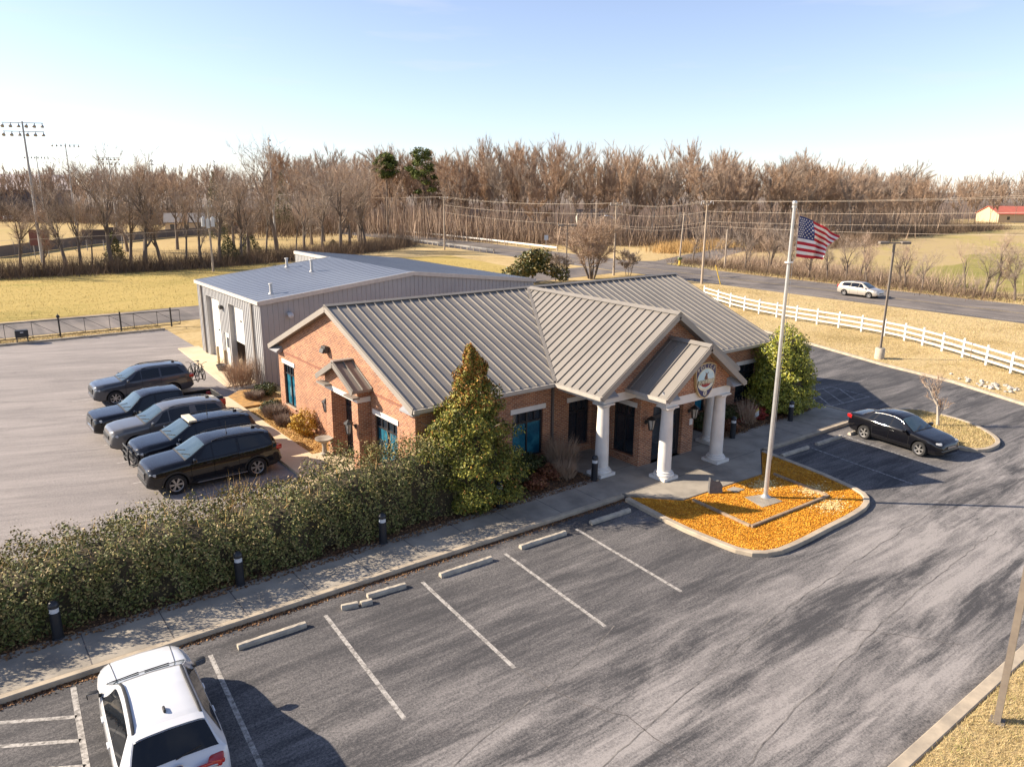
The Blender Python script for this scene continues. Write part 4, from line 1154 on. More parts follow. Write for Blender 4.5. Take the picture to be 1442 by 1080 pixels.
    g = MB(); g.cbox((L / 2 - .03, 0, (zg0 + zg1) / 2), (.10, gw * 2, zg1 - zg0), bev=.03); gr = g.build('grille', P.get('grillemat', m_plastic), root)
    for k in range(3):
        b = MB(); zz = zg0 + (zg1 - zg0) * (k + .5) / 3; b.box(L / 2 + .015, L / 2 + .027, -gw * .9, gw * .9, zz - .012, zz + .012); b.build('grille_bar', P.get('barmat', m_chrome), gr)
    b = MB(); b.cbox((L / 2 - .07, 0, P['bot'][0][1] + .12), (.2, Wd * .72, .16), bev=.05); b.build('front_bumper', P.get('bumpmat', m_plastic), root, smooth=True)
    b = MB(); b.cbox((-L / 2 + .08, 0, P['bot'][-1][1] + .13), (.2, Wd * .74, .2), bev=.05); b.build('rear_bumper', P.get('rbumpmat', m_plastic), root, smooth=True)
    for x in (xf, xr):
        for s in (-1, 1): wheel_parts(root, x, s * (Wd / 2 - .125), R, .23, s, P.get('spokes', 5), P.get('rimmat', m_alloy))
    if P.get('fin'):
        u = P['fin']; f = MB(); zz = B.top(u); f.cbox((B.x(u), 0, zz + .035), (.16, .05, .07), bev=.02); f.build('antenna_fin', P.get('finmat', m_plastic), root)
    u = P.get('spoiler')
    return root, B

SUV_PLAN = [(0, .70), (.012, .80), (.04, .90), (.09, .97), (.18, 1), (.82, 1), (.92, .975), (.97, .92), (.99, .85), (1, .78)]
SUV_BOT = [(0, .36), (.05, .27), (.2, .24), (.8, .24), (.95, .30), (1, .40)]
SUV_TOP = [(0, .62), (.004, .86), (.012, 1.01), (.035, 1.09), (.10, 1.15), (.20, 1.19), (.265, 1.21), (.295, 1.28), (.42, 1.645), (.45, 1.70), (.50, 1.745), (.60, 1.765), (.76, 1.75), (.86, 1.715), (.915, 1.67), (.925, 1.62), (.972, 1.18), (.982, 1.06), (.99, .92), (1, .62)]
SUV_BELT = [(0, .60), (.02, .90), (.1, 1.02), (.27, 1.10), (.6, 1.15), (.95, 1.22), (1, .60)]
SUV_GLASS = [(.325, .42, .462, .462), (.472, .472, .64, .64), (.652, .652, .745, .745), (.765, .765, .93, .875)]
def suv(**k):
    d = dict(L=5.05, W=1.98, wb=3.03, R=.385, fo=.95, top=SUV_TOP, belt=SUV_BELT, plan=SUV_PLAN, bot=SUV_BOT, glass=[(.335, .425, .462, .462), (.472, .472, .648, .648), (.668, .668, .925, .862)],
             doors=[(.30, .467), (.467, .655)], mirror=.325, ws=(.278, .425), rw=(.926, .966), grille=(.62, .90), gw=.5, headz=.86, tailz=1.0, clad=True, rails=(.48, .88), fin=.84, paint=m_cblack)
    d.update(k); return d
def sc_top(t, zs, z0=.6): return [(u, z0 + (z - z0) * zs if z > z0 else z) for u, z in t]
PIV = PI
# near row of parked vehicles, all nosing left (heading -x)
c1, B1 = make_car('parked_suv', 'glossy black suv nearest the hedge in the rear lot, with bright six spoke wheels', 'suv', suv(spokes=6, barmat=m_chrome), (4.22, 12.0, .008), PI + .015, 'vehicles parked in the rear lot')
def antenna(root, B, u, y, h):
    a = MB(); z = B.topz(u, y); a.cyl((B.x(u), y, z), (B.x(u), y, z + h), .012, .006, 6); a.cyl((B.x(u), y, z), (B.x(u), y, z + .04), .03, .02, 8); a.build('whip_antenna', m_plastic, root)
antenna(c1, B1, .62, .2, .5)
for sy in (-1, 1):
    st = MB(); st.cbox((-.1, sy * 1.0, .32), (1.9, .06, .035)); st.build('chrome_sill', m_chrome, c1)
c2, B2 = make_car('parked_suv', 'black suv with a push bumper and a pale roof box, second from the hedge', 'suv', suv(paint=m_cnavy, rimmat=m_plastic, barmat=m_plastic, grille=(.60, .92)), (4.38, 14.72, .008), PI + .02, 'vehicles parked in the rear lot')
antenna(c2, B2, .62, -.15, .45)
pb = MB()
for sy in (-.38, .38):
    pb.tube([(2.50, sy, .32), (2.66, sy, .36), (2.69, sy, .75), (2.64, sy, 1.0)], .035, 8)
    pb.tube([(2.62, sy, .95), (2.60, sy * 2.0, .95), (2.45, sy * 2.35, .75), (2.45, sy * 2.35, .5), (2.6, sy * 1.9, .38), (2.64, sy, .38)], .03, 8)
pb.tube([(2.68, -.38, .55), (2.68, .38, .55)], .03, 8); pb.tube([(2.64, -.38, 1.0), (2.64, .38, 1.0)], .035, 8); pb.tube([(2.68, -.38, .8), (2.68, .38, .8)], .03, 8)
pb.build('push_bumper', m_plastic, c2)
lb = MB(); zz = B2.top(.455); lb.cbox((B2.x(.46), .12, zz + .07), (.34, 1.1, .09), bev=.03); lb.build('roof_light_bar', M('cream_lamp_cover', (0.70, 0.62, 0.46), 0.4), c2)
c3, B3 = make_car('parked_suv', 'warm grey suv parked between the two black suvs and the pickup', 'suv', suv(paint=m_cgrey2, spokes=10, rimmat=m_chrome, L=5.1, W=1.94, grille=(.66, .86), barmat=m_plastic, clad=False, bumpmat=m_cgrey2, rbumpmat=m_cgrey2, glass=[(.335, .425, .462, .462), (.472, .472, .64, .64), (.705, .69, .925, .862)], railmat=m_cgrey2), (4.05, 17.62, .008), PI + .02, 'vehicles parked in the rear lot')
TR_TOP = [(0, .75), (.004, 1.0), (.012, 1.10), (.05, 1.165), (.2, 1.21), (.235, 1.22), (.26, 1.29), (.35, 1.74), (.375, 1.81), (.43, 1.88), (.54, 1.90), (.655, 1.87), (.67, 1.81), (.68, 1.40), (.687, 1.285), (.70, 1.275), (.975, 1.275), (.988, 1.25), (.994, .95), (1, .70)]
TR_BELT = [(0, .74), (.02, 1.02), (.24, 1.12), (.6, 1.17), (.62, 1.20), (.985, 1.2), (1, .68)]
c4, B4 = make_car('parked_pickup', 'black pickup truck with an open empty bed, between two grey suvs', 'pickup', dict(L=5.75, W=2.02, wb=3.57, R=.41, fo=1.0, top=TR_TOP, belt=TR_BELT, plan=[(0, .80), (.01, .88), (.04, .95), (.1, 1), (.95, 1), (.985, .97), (1, .93)], bot=[(0, .46), (.05, .38), (.2, .36), (.8, .40), (.95, .46), (1, .55)],
    glass=[(.295, .37, .455, .455), (.465, .465, .645, .64)], doors=[(.27, .46), (.46, .665)], mirror=.29, ws=(.243, .362), rw=(.672, .679), grille=(.70, 1.05), gw=.45, headz=.98, tailz=.98, tailh=.34, paint=m_cblack, spokes=6, bed=(.703, .972), bumpmat=m_chrome, rbumpmat=m_chrome, barmat=m_chrome, tumble=.30, bevel=0), (4.12, 20.0, .008), PI + .03, 'vehicles parked in the rear lot')
c5, B5 = make_car('parked_suv', 'blue grey suv farthest back in the rear lot, with a bicycle rack on its tail', 'suv', suv(paint=m_cgrey, L=4.95, W=1.93, wb=2.85, R=.37, spokes=7, top=sc_top(SUV_TOP, .975), bumpmat=m_cgrey, rbumpmat=m_cgrey, clad=False, glass=[(.335, .425, .462, .462), (.472, .472, .648, .648), (.668, .668, .90, .85)], barmat=m_plastic), (4.72, 26.15, .008), PI + .03, 'vehicles parked in the rear lot')
# the white suv in the front lot (heading +y)
ES_TOP = [(0, .60), (.004, .80), (.014, .90), (.05, .98), (.12, 1.035), (.21, 1.075), (.25, 1.09), (.275, 1.145), (.435, 1.56), (.46, 1.61), (.51, 1.645), (.60, 1.67), (.74, 1.655), (.80, 1.635), (.855, 1.595), (.865, 1.56), (.948, 1.15), (.962, 1.06), (.99, .92), (1, .64)]
ES_PLAN = [(0, .62), (.012, .72), (.04, .84), (.09, .94), (.18, .99), (.3, 1), (.80, 1), (.90, .985), (.96, .955), (.985, .90), (1, .80)]
c6, B6 = make_car('parked_suv', 'white suv with dark roof rails parked nose to the kerb in the front lot', 'suv', suv(paint=m_cwhite, L=4.6, W=1.89, wb=2.71, R=.355, fo=.90, top=ES_TOP, plan=ES_PLAN, belt=[(0, .58), (.02, .80), (.1, .90), (.26, .985), (.6, 1.03), (.95, 1.10), (1, .6)], tumble=.40,
    glass=[(.32, .435, .470, .470), (.474, .474, .662, .662), (.667, .664, .865, .80)], doors=[(.285, .473), (.473, .668)], mirror=.305, ws=(.258, .436), rw=(.867, .944), grille=(.58, .82), headz=.80, tailz=.98, tailh=.15, rails=(.45, .83), railr=.03, fin=.765, spokes=5, mirrormat=m_plastic, finmat=m_plastic), (-1.06, -2.46, .008), PI / 2 - .06)
# tailgate details of the white suv (local x points forward, so the tail is at -L/2)
xt = -4.6 / 2
for s in (-1, 1):
    a = MB(); a.cbox((xt + .02, s * .52, .985), (.06, .52, .10), bev=.03); a.build('tail_light', m_tail, c6, smooth=True)
    a = MB(); a.cbox((xt - .005, s * .55, .965), (.05, .36, .045), bev=.015); a.build('reverse_lamp', m_head, c6)
b = MB(); V, Fc = patch(lambda i, j: (B6.x(.83 + .036 * i) - .03 * i, (-1 + 2 * j) * .60, B6.topz(.83 + .024 * i, (-1 + 2 * j) * .60) + .014), 3, 12); b.add(V, Fc); b.add([(x, y, z - .03) for x, y, z in V], [f[::-1] for f in Fc]); b.build('spoiler', m_cwhite, c6, smooth=True)
b = MB(); b.lathe([(0, 0), (.085, 0), (.085, -.012), (0, -.012)], (0, 0, 0), 24, 'x'); o = b.build('oval_badge', M('badge_blue', (0.02, 0.05, 0.16), 0.3), c6); o.location = (xt + .135, 0, 1.08); o.scale = (1, 1, .48); o.rotation_euler = (0, .25, 0)
b = MB(); b.lathe([(.08, -.014), (.092, -.014), (.092, -.006)], (0, 0, 0), 24, 'x'); o = b.build('badge_rim', m_chrome, c6); o.location = (xt + .135, 0, 1.08); o.scale = (1, 1, .5); o.rotation_euler = (0, .25, 0)
b = MB(); b.cbox((xt - .005, 0, .86), (.02, .34, .17), bev=.01); pl = b.build('number_plate', m_plate, c6)
text(pl, 'plate_number', '353JS', .10, m_cnavy, (xt - .02, 0, .85), (PI / 2, 0, -PI / 2)); text(pl, 'plate_text', 'KENTUCKY', .035, m_cnavy, (xt - .02, 0, .925), (PI / 2, 0, -PI / 2))
b = MB(); b.cbox((xt - .012, -.55, .72), (.012, .42, .07)); b.build('bumper_sticker', M('yellow_sticker', (0.62, 0.40, 0.05), 0.5), c6)
b = MB(); b.cbox((xt + .02, 0, .50), (.12, 1.35, .2), bev=.05); b.build('lower_valance', m_plastic, c6, smooth=True)
b = MB(); b.beam((xt + .235, 0, 1.185), (xt + .29, -.45, 1.25), .02, .02); b.build('rear_wiper', m_plastic, c6)
for s in (-1, 1):                                                     # hood creases, cut as raised lines
    b = MB(); pts = [(B6.x(u), s * (.62 - u * .2), B6.topz(u, .62 - u * .2) + .006) for u in (.05, .1, .15, .2, .25)]; b.tube(pts, .008, 5); b.build('hood_line', m_cgrey2, c6)
# black sedan, nose towards the camera side (heading -y)
SD_TOP = [(0, .50), (.004, .62), (.015, .70), (.06, .79), (.15, .875), (.25, .935), (.285, .955), (.31, 1.02), (.43, 1.345), (.46, 1.39), (.52, 1.435), (.58, 1.445), (.66, 1.425), (.72, 1.385), (.74, 1.365), (.845, 1.10), (.86, 1.07), (.92, 1.055), (.97, 1.03), (.985, .98), (.993, .80), (1, .58)]
SD_BELT = [(0, .48), (.02, .62), (.1, .77), (.28, .885), (.6, .94), (.86, 1.0), (.97, .98), (1, .56)]
c7, B7 = make_car('parked_sedan', 'shiny black four door sedan parked beside the small tree island', 'car', dict(L=4.53, W=1.78, wb=2.65, R=.32, fo=.90, top=SD_TOP, belt=SD_BELT, plan=[(0, .62), (.015, .76), (.05, .88), (.12, .97), (.2, 1), (.8, 1), (.92, .96), (.97, .90), (1, .78)], bot=[(0, .26), (.06, .19), (.2, .18), (.8, .18), (.95, .24), (1, .34)],
    glass=[(.355, .435, .515, .515), (.525, .525, .70, .665), (.712, .69, .765, .72)], doors=[(.31, .52), (.52, .70)], mirror=.345, ws=(.293, .437), rw=(.745, .838), grille=(.50, .60), gw=.34, headz=.68, headh=.13, tailz=.88, tailh=.18, paint=m_cblack, tumble=.45, spokes=5, bumpmat=m_cblack, rbumpmat=m_cblack, barmat=m_chrome), (30.42, -2.22, .008), -PI / 2 - .12)
for s in (-1, 1):
    b = MB(); pts = [(B7.x(u), s * (B7.side(u, z) + .012), z) for u, z in [(t, B7.sec(t)[7][1] + .012) for t in (.40, .45, .52, .60, .67, .72)]]; b.tube(pts, .006, 6); b.build('window_trim', m_chrome, c7)
# silver hatchback on the highway (heading -y)
HB_TOP = [(0, .55), (.004, .68), (.014, .76), (.06, .87), (.14, .95), (.20, 1.0), (.225, 1.03), (.39, 1.47), (.43, 1.53), (.50, 1.565), (.60, 1.575), (.75, 1.545), (.86, 1.49), (.925, 1.43), (.935, 1.39), (.968, 1.05), (.98, .96), (.99, .85), (1, .58)]
c8, B8 = make_car('moving_hatchback', 'champagne silver hatchback driving along the highway', 'car', dict(L=4.62, W=1.78, wb=2.78, R=.32, fo=.90, top=HB_TOP, belt=[(0, .54), (.02, .68), (.1, .82), (.25, .93), (.6, .99), (.95, 1.05), (1, .56)], plan=SUV_PLAN, bot=[(0, .26), (.06, .20), (.2, .19), (.8, .19), (.95, .25), (1, .36)],
    glass=[(.30, .405, .463, .463), (.467, .467, .655, .655), (.660, .660, .90, .85)], doors=[(.28, .465), (.465, .66)], mirror=.30, ws=(.232, .40), rw=(.937, .963), grille=(.45, .58), gw=.4, headz=.72, tailz=.98, tailh=.3, paint=m_csilver, tumble=.40, spokes=5, bumpmat=m_csilver, rbumpmat=m_csilver), (76.2, 24.4, .018), -PI / 2)
# far vehicles beyond the ball field: copies of one simple wagon
FARL = 'small pale vehicle parked far off beyond the ball field'
far0 = None
for i, (x, y, rz) in enumerate([(18, 262, .2), (24, 268, .2), (31, 262, 2.9), (40, 270, .1), (52, 258, .3), (60, 266, 3.0), (10, 246, .2), (72, 262, .4)]):
    d = dup(c8, (x, y, .02), rz, FARL, 'vehicles parked far beyond the ball field'); d.name = 'far_vehicle'
# ------------------------------------------------------------------ vegetation
m_bark = M('grey_brown_bark', (0.19, 0.145, 0.11), 0.9, c2=(0.10, 0.078, 0.06), scale=3, stretch=(1, 1, .3), bump=0.4)
m_palebark = M('pale_bark', (0.50, 0.44, 0.36), 0.9, c2=(0.32, 0.26, 0.2), scale=2, stretch=(1, 1, .3))
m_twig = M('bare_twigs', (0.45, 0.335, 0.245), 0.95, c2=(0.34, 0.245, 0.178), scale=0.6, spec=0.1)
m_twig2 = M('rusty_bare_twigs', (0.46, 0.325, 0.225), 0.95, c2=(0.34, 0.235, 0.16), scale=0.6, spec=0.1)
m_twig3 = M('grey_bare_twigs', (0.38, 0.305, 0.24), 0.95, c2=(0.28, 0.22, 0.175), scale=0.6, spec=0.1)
m_brush = M('dry_brush', (0.22, 0.155, 0.105), 0.95, c2=(0.13, 0.09, 0.062), scale=0.35, spec=0.1)
m_straw = M('straw_stems', (0.55, 0.36, 0.15), 0.95, c2=(0.38, 0.24, 0.1), scale=0.8, spec=0.1)

def bare_tree(seed, H, form='forest', stems=1, twig_w=.03, dens=1.0, r0=None, maxlev=4):
    rnd = random.Random(seed); rng = np.random.default_rng(seed)
    tr = MB(); cr = MB(); TP = []; TD = []; TL = []
    r0 = r0 or H * .0135
    k = H / 16.0
    def grow(p, d, L, r, lev):
        seg = 4 if lev == 0 else 3
        pts = [p.copy()]; rad = [r]
        for i in range(seg):
            j = .05 if lev == 0 else (.13 if form == 'open' else .16)
            up = {'forest': .10, 'open': .10, 'round': .05}[form] if lev else .06
            d = (d + Vector((rnd.gauss(0, j), rnd.gauss(0, j), rnd.gauss(0, j * .6) + up))).normalized()
            p = p + d * (L / seg); pts.append(p.copy()); rad.append(r * (1 - .45 * (i + 1) / seg))
            if lev and lev < maxlev or (lev == 0 and i >= (1 if form != 'forest' else 2)):
                for _ in range(1 if lev == 0 else (1 if rnd.random() < .75 else 0)):
                    a = rnd.uniform(0, 2 * PI); sp = {'forest': .40, 'open': .66, 'round': .6}[form] * rnd.uniform(.7, 1.25)
                    ax = d.cross(Vector((math.cos(a), math.sin(a), .1))).normalized()
                    dd = (d * math.cos(sp) + ax * math.sin(sp)).normalized()
                    grow(p, dd, L * rnd.uniform(.45, .7) * (1.0 if lev else .75), rad[-1] * .6, lev + 1)
        (tr if lev <= (2 if form == 'open' else 1) else cr).tube(pts, rad if lev < 2 or form != 'forest' else [q_ * .5 for q_ in rad], 6 if lev == 0 else (4 if lev == 1 else 3))
        if lev >= 2:
            n = int((5 if lev >= 3 else 3) * dens * 3)
            for _ in range(n):
                t = rnd.random() * (len(pts) - 1); i = int(t); q = pts[i].lerp(pts[min(i + 1, len(pts) - 1)], t - i)
                dd = d + (Vector((rnd.gauss(0, .42), rnd.gauss(0, .42), rnd.gauss(.55, .35))) if form == 'forest' else Vector((rnd.gauss(0, .65), rnd.gauss(0, .65), rnd.gauss(.25, .45))))
                TP.append(q); TD.append(dd); TL.append(rnd.uniform(.5, 1.25) * k)
        if lev < maxlev:
            for _ in range(2 if lev else 3):
                a = rnd.uniform(0, 2 * PI); sp = {'forest': .30, 'open': .42, 'round': .42}[form] * rnd.uniform(.6, 1.3)
                ax = d.cross(Vector((math.cos(a), math.sin(a), .1))).normalized()
                grow(p, (d * math.cos(sp) + ax * math.sin(sp)).normalized(), L * rnd.uniform(.55, .78), rad[-1] * .75, lev + 1)
    for s in range(stems):
        a = s * 2 * PI / max(1, stems) + rnd.random(); lean = 0 if stems == 1 else rnd.uniform(.2, .6)
        d = Vector((math.cos(a) * lean + rnd.gauss(0, .04), math.sin(a) * lean + rnd.gauss(0, .04), 1)).normalized()
        L = H * {'forest': .46, 'open': .30, 'round': .22}[form]
        grow(Vector((math.cos(a) * .15 * (stems > 1), math.sin(a) * .15 * (stems > 1), -.1)), d, L, r0 if stems == 1 else r0 * .6, 0)
    P = np.array([tuple(v) for v in TP]); D = np.array([tuple(v) for v in TD]); Ln = np.array(TL)
    bv, bf = blades(P, D, Ln, np.full(len(P), twig_w) * rng.uniform(.7, 1.3, len(P)), rng)
    o = len(cr.v); cr.v += [tuple(v) for v in bv.tolist()]; cr.f += [tuple(int(i) + o for i in f) for f in bf]; cr.m += [0] * len(bf)
    zmax = max(v[2] for v in cr.v); sc = H / zmax                     # true to the asked height
    for mb in (tr, cr): mb.v = [(x * sc, y * sc, z * sc) for x, y, z in mb.v]
    return tr, cr

def tree_parts(name, label, cat, tr, cr, bark, twig, loc, rz=0, group=None):
    t = thing(name, label, cat, loc, rz, group)
    tr.build('trunk', bark, t); cr.build('crown', twig, t)
    return t
def tree_mesh(tr, cr, bark, twig, nm):
    mb = MB(); mb.v = list(tr.v); mb.f = list(tr.f); mb.m = [0] * len(tr.f)
    mb.add(cr.v, cr.f, 1); mb.m[len(tr.f):] = [1] * len(cr.f)
    me = bpy.data.meshes.new(nm); me.from_pydata(mb.v, [], mb.f); me.materials.append(bark); me.materials.append(twig)
    me.polygons.foreach_set('material_index', mb.m); me.update(); return me

def brush(name, poly, n, h0, h1, w, mat, spread=2.0, lean=.35, label=None, clump=0):
    rng = np.random.default_rng(len(name) * 7 + n)
    t = rng.uniform(0, 1, n)
    if clump: t = np.clip(np.repeat(rng.uniform(0, 1, n // clump + 1), clump)[:n] + rng.normal(0, .004, n), 0, 1)
    P = np.array([along(poly, float(a)) for a in t]); P = P + rng.normal(0, spread * .5, P.shape)
    P = np.column_stack([P, np.zeros(n)]); D = np.column_stack([rng.normal(0, lean, n), rng.normal(0, lean, n), np.ones(n)])
    V, Fc = blades(P, D, rng.uniform(h0, h1, n), rng.uniform(.6, 1.4, n) * w, rng)
    return stuff(link(name, np_mesh(name, V, Fc, mat)))
m_woodfloor = M('woodland_floor', (0.20, 0.145, 0.10), 0.95, c2=(0.12, 0.09, 0.065), scale=.05)
# --- the wood beyond the highway: nearest 290 trees as things, the rest as one mass
wood_protos = []
for i in range(8):
    tr, cr = bare_tree(100 + i, 19 + (i % 3), 'forest', 1, .042, 3.6, .15, 3)
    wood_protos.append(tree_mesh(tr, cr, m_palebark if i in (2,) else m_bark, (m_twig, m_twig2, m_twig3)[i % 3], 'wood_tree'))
edge = [(70, 196), (84, 165), (91, 140), (93, 118), (99, 103), (112, 90), (138, 85), (165, 86), (190, 85), (225, 86), (245, 92), (250, 110)]
def along(poly, t):
    Ls = [math.dist(a, b) for a, b in zip(poly, poly[1:])]; q = t * sum(Ls)
    for (a, b), l in zip(zip(poly, poly[1:]), Ls):
        if q <= l: return (a[0] + (b[0] - a[0]) * q / l, a[1] + (b[1] - a[1]) * q / l)
        q -= l
    return poly[-1]
rw = random.Random(5)
placed = []
def try_place(x, y, md):
    if any((x - a) ** 2 + (y - b) ** 2 < md * md for a, b in placed): return False
    placed.append((x, y)); return True
n = 0
WL = 'tall bare winter tree standing in the brown wood beyond the highway'
while n < 258:
    t = rw.random() ; ex, ey = along(edge, t); d = abs(rw.gauss(0, 1)) * 19
    x, y = ex + d * .55 + rw.gauss(0, 2), ey + d * .83 + rw.gauss(0, 2)
    if not try_place(x, y, 3.0): continue
    o = bpy.data.objects.new('bare_tree', wood_protos[rw.randrange(8)]); COL.objects.link(o)
    s = rw.uniform(.62, 1.12) * (1 + .05 * (d > 15)) * (1 - .22 * max(0, min(1, (x - 165) / 90))); o.location = (x, y, 0); o.scale = (s * rw.uniform(.9, 1.2), s * rw.uniform(.9, 1.2), s); o.rotation_euler = (0, 0, rw.uniform(0, 6.28))
    tag(o, WL, 'tree', 'bare trees of the wood beyond the highway'); n += 1

for i in range(14):
    o = bpy.data.objects.new('bare_tree', wood_protos[rw.randrange(8)]); COL.objects.link(o); o.location = (rw.uniform(252, 322), 0, 0); o.location.y = 96 - .12 * (o.location.x - 252) + rw.gauss(0, 6) - 8
    s = rw.uniform(.5, .8); o.scale = (s, s, s); o.rotation_euler = (0, 0, rw.uniform(0, 6)); tag(o, 'bare tree standing apart in front of the red roofed building', 'tree', 'bare trees in front of the red roofed building')
def mass(name, spots, protos, mats):
    """one merged mesh of many far trees"""
    Vs = []; Fs = []; Ms = []; off = 0
    arr = []
    for tr, cr in protos:
        v = np.array(tr.v + cr.v); f4 = []
        for mb, o, mi in ((tr, 0, 0), (cr, len(tr.v), 1)):
            for f in mb.f:
                f = [i + o for i in f]
                for j in range(1, len(f) - 1): f4.append((f[0], f[j], f[j + 1], mi))
        arr.append((v, np.array(f4)))
    for (x, y, s, r, pi) in spots:
        v, f = arr[pi]; c, sn = math.cos(r), math.sin(r)
        w = np.stack([(v[:, 0] * c - v[:, 1] * sn) * s + x, (v[:, 0] * sn + v[:, 1] * c) * s + y, v[:, 2] * s], 1)
        Vs.append(w); Fs.append(f[:, :3] + off); Ms.append(f[:, 3]); off += len(v)
    me = np_mesh(name, np.concatenate(Vs), np.concatenate(Fs), mats, np.concatenate(Ms))
    return stuff(link(name, me))
low = [bare_tree(300 + i, 17, 'forest', 1, .085, 4.0, .17, 2) for i in range(4)]
sp = []
for _ in range(300):                                                  # behind the ball field
    t = rw.random(); ex, ey = along([(-60, 320), (0, 300), (45, 285), (66, 235), (72, 200)], t); d = abs(rw.gauss(0, 1)) * 24
    sp.append((ex + rw.gauss(0, 4), ey + d, rw.uniform(.8, 1.1), rw.uniform(0, 6), rw.randrange(4)))
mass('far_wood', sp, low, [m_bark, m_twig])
sp = []
for _ in range(420):
    a = rw.uniform(-.15, 1.5); d = rw.uniform(360, 620); sp.append((-3 + d * math.sin(a), -17 + d * math.cos(a), rw.uniform(.95, 1.3), rw.uniform(0, 6), rw.randrange(4)))
sheet('woodland_ground', [(-400, 6000), (-140, 330), (0, 304), (52, 286), (70, 236), (82, 196), (95, 190), (300, 200), (540, 110), (6000, 1200)], 0.035, m_woodfloor)
brush('undergrowth', [(-60, 318), (0, 300), (45, 284), (66, 236), (74, 200)], 9000, 2.0, 7.0, .16, m_brush, 8, .25)
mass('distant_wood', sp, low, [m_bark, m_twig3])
sp = []
for _ in range(190):                                                  # the depth of the wood
    t = rw.random(); ex, ey = along(edge, t); d = rw.uniform(26, 95); sp.append((ex + d * .55 + rw.gauss(0, 5), ey + d * .83, rw.uniform(1.0, 1.28), rw.uniform(0, 6), rw.randrange(4)))
for _ in range(150):
    t = rw.random(); ex, ey = along([(246, 112), (262, 124), (330, 128), (430, 120), (520, 100)], t); sp.append((ex + rw.gauss(0, 6), ey + abs(rw.gauss(0, 16)), rw.uniform(.8, 1.15), rw.uniform(0, 6), rw.randrange(4)))
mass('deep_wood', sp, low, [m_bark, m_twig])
sheet('forest_floor', [(92, 150), (95, 116), (101, 102), (113, 92), (138, 88), (190, 87), (240, 92), (252, 118), (330, 122), (540, 96), (900, 300), (300, 420), (90, 330)], 0.04, m_mulch)
# --- brush
brush('brush', [(-60, 93), (0, 94.5), (25, 93), (45, 99), (62, 108), (72, 116)], 42000, .5, 3.2, .05, m_brush, 3.4, .4)
brush('undergrowth', edge, 26000, 1.0, 4.5, .07, m_brush, 6, .35)
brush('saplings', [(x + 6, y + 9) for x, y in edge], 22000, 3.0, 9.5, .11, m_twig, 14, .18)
brush('undergrowth', [(60, 150), (72, 170), (60, 215), (0, 290)], 12000, 1.0, 6, .12, m_brush, 14, .3)
brush('roadside_scrub', [(86.5, 14), (87, 30), (87.5, 45), (89.5, 58), (91, 61)], 9000, .4, 1.6, .04, m_brush, 3.0, .5)
brush('roadside_scrub', [(94, 22), (94.5, 34), (95, 48), (98, 57)], 5000, .8, 3.0, .04, m_twig, 6.0, .45)
brush('dry_reeds', [(102, 74), (112, 78), (124, 79)], 6000, .8, 2.2, .06, m_straw, 4.0, .3)
brush('field_edge_scrub', [(118, 68), (150, 66), (178, 76), (215, 78), (260, 80)], 14000, .8, 3.2, .08, m_brush, 5, .4)

# --- single bare trees between field and ball field
LT = [(5.8, 99.8, 9.1), (8.3, 99.2, 7.5), (10.5, 95.7, 10.9), (13.7, 97.7, 8.4), (16.0, 96.2, 14.2), (18.4, 96.9, 10.9), (19.5, 93.9, 13.3), (21.7, 94.7, 12.1), (24.7, 93.9, 11.0), (26.8, 93.6, 10.4), (29.5, 94.3, 11.7), (32.6, 94.7, 11.0), (46.2, 116.6, 17.2), (37.9, 99.2, 10.8), (44.9, 100.6, 11.1), (48.3, 101.5, 11.9), (52.5, 103.8, 13.7), (59.5, 108.3, 13.3), (65.9, 112.2, 11.2), (56.2, 124.5, 14.3), (39.9, 120.4, 12.4), (31.6, 125.6, 11.8), (23.5, 125.3, 12.2), (17.4, 134.4, 10.8), (1.5, 97, 9.5), (-3, 96, 10.5), (68, 128, 14.5), (62, 132, 14), (41.5, 96, 9.0), (34.8, 97.5, 12.5), (55.5, 106, 12), (63, 117, 13), (71.5, 139, 15), (74, 150, 16), (12.3, 96.4, 9.8)]
lp = [bare_tree(500 + i, 12, 'open' if i != 3 else 'forest', 1, .022, .22, .2, 4) for i in range(5)]
LG = 'bare trees along the back edge of the field'
roots = []
for i, (x, y, h) in enumerate(LT):
    h = h * 1.22
    k = i % 5; lab = 'bare open crowned tree in the row behind the yellow field'
    if h > 20: lab = 'tallest spreading bare tree, rising above the row behind the metal workshop'
    if i < 5:
        r = tree_parts('bare_tree', lab, 'tree', lp[k][0], lp[k][1], m_bark, (m_twig3, m_twig)[i % 2], (x, y, 0), i * 1.3, LG); roots.append(r); r.scale = (h / 12,) * 3
    else:
        r = dup(roots[k], (x, y, 0), i * 1.3, lab, LG, (h / 12,) * 3)
    if h > 20: del r['group']
RT = [(83.9, 23.5, 5.4), (88.2, 25.3, 5.8), (87.2, 19.2, 2.7), (86.8, 18.1, 6.6), (86.5, 17.0, 2.4), (86.1, 16.0, 6.0), (86.4, 15.1, 7.5), (86.3, 13.0, 6.9), (88.7, 30.7, 5.5), (88.2, 32.8, 6.3), (87.7, 35.0, 6.6), (87.2, 37.2, 5.6), (86.3, 39.7, 7.3), (87.7, 43.9, 6.7), (87.5, 47.2, 6.1), (88.2, 51.3, 6.9), (86.2, 29.0, 4.8), (89.3, 58.1, 6.6), (89.8, 55.2, 6.2), (92, 40, 7), (93, 47, 7.5), (94, 34, 6.5), (91.5, 27.5, 5.5), (95, 52, 7.5)]
RT[0] = (86.2, 22.4, 5.2)
for i, (x, y, h) in enumerate(RT):
    k = i % 5
    dup(roots[k], (x, y, 0), i * 2.1 + .4, 'small bare roadside tree on the far verge of the highway', 'small bare trees along the far verge', (h / 11, h / 11, h / 12))
tr, cr = bare_tree(77, 9.0, 'round', 7, .022, .8, .12, 3)
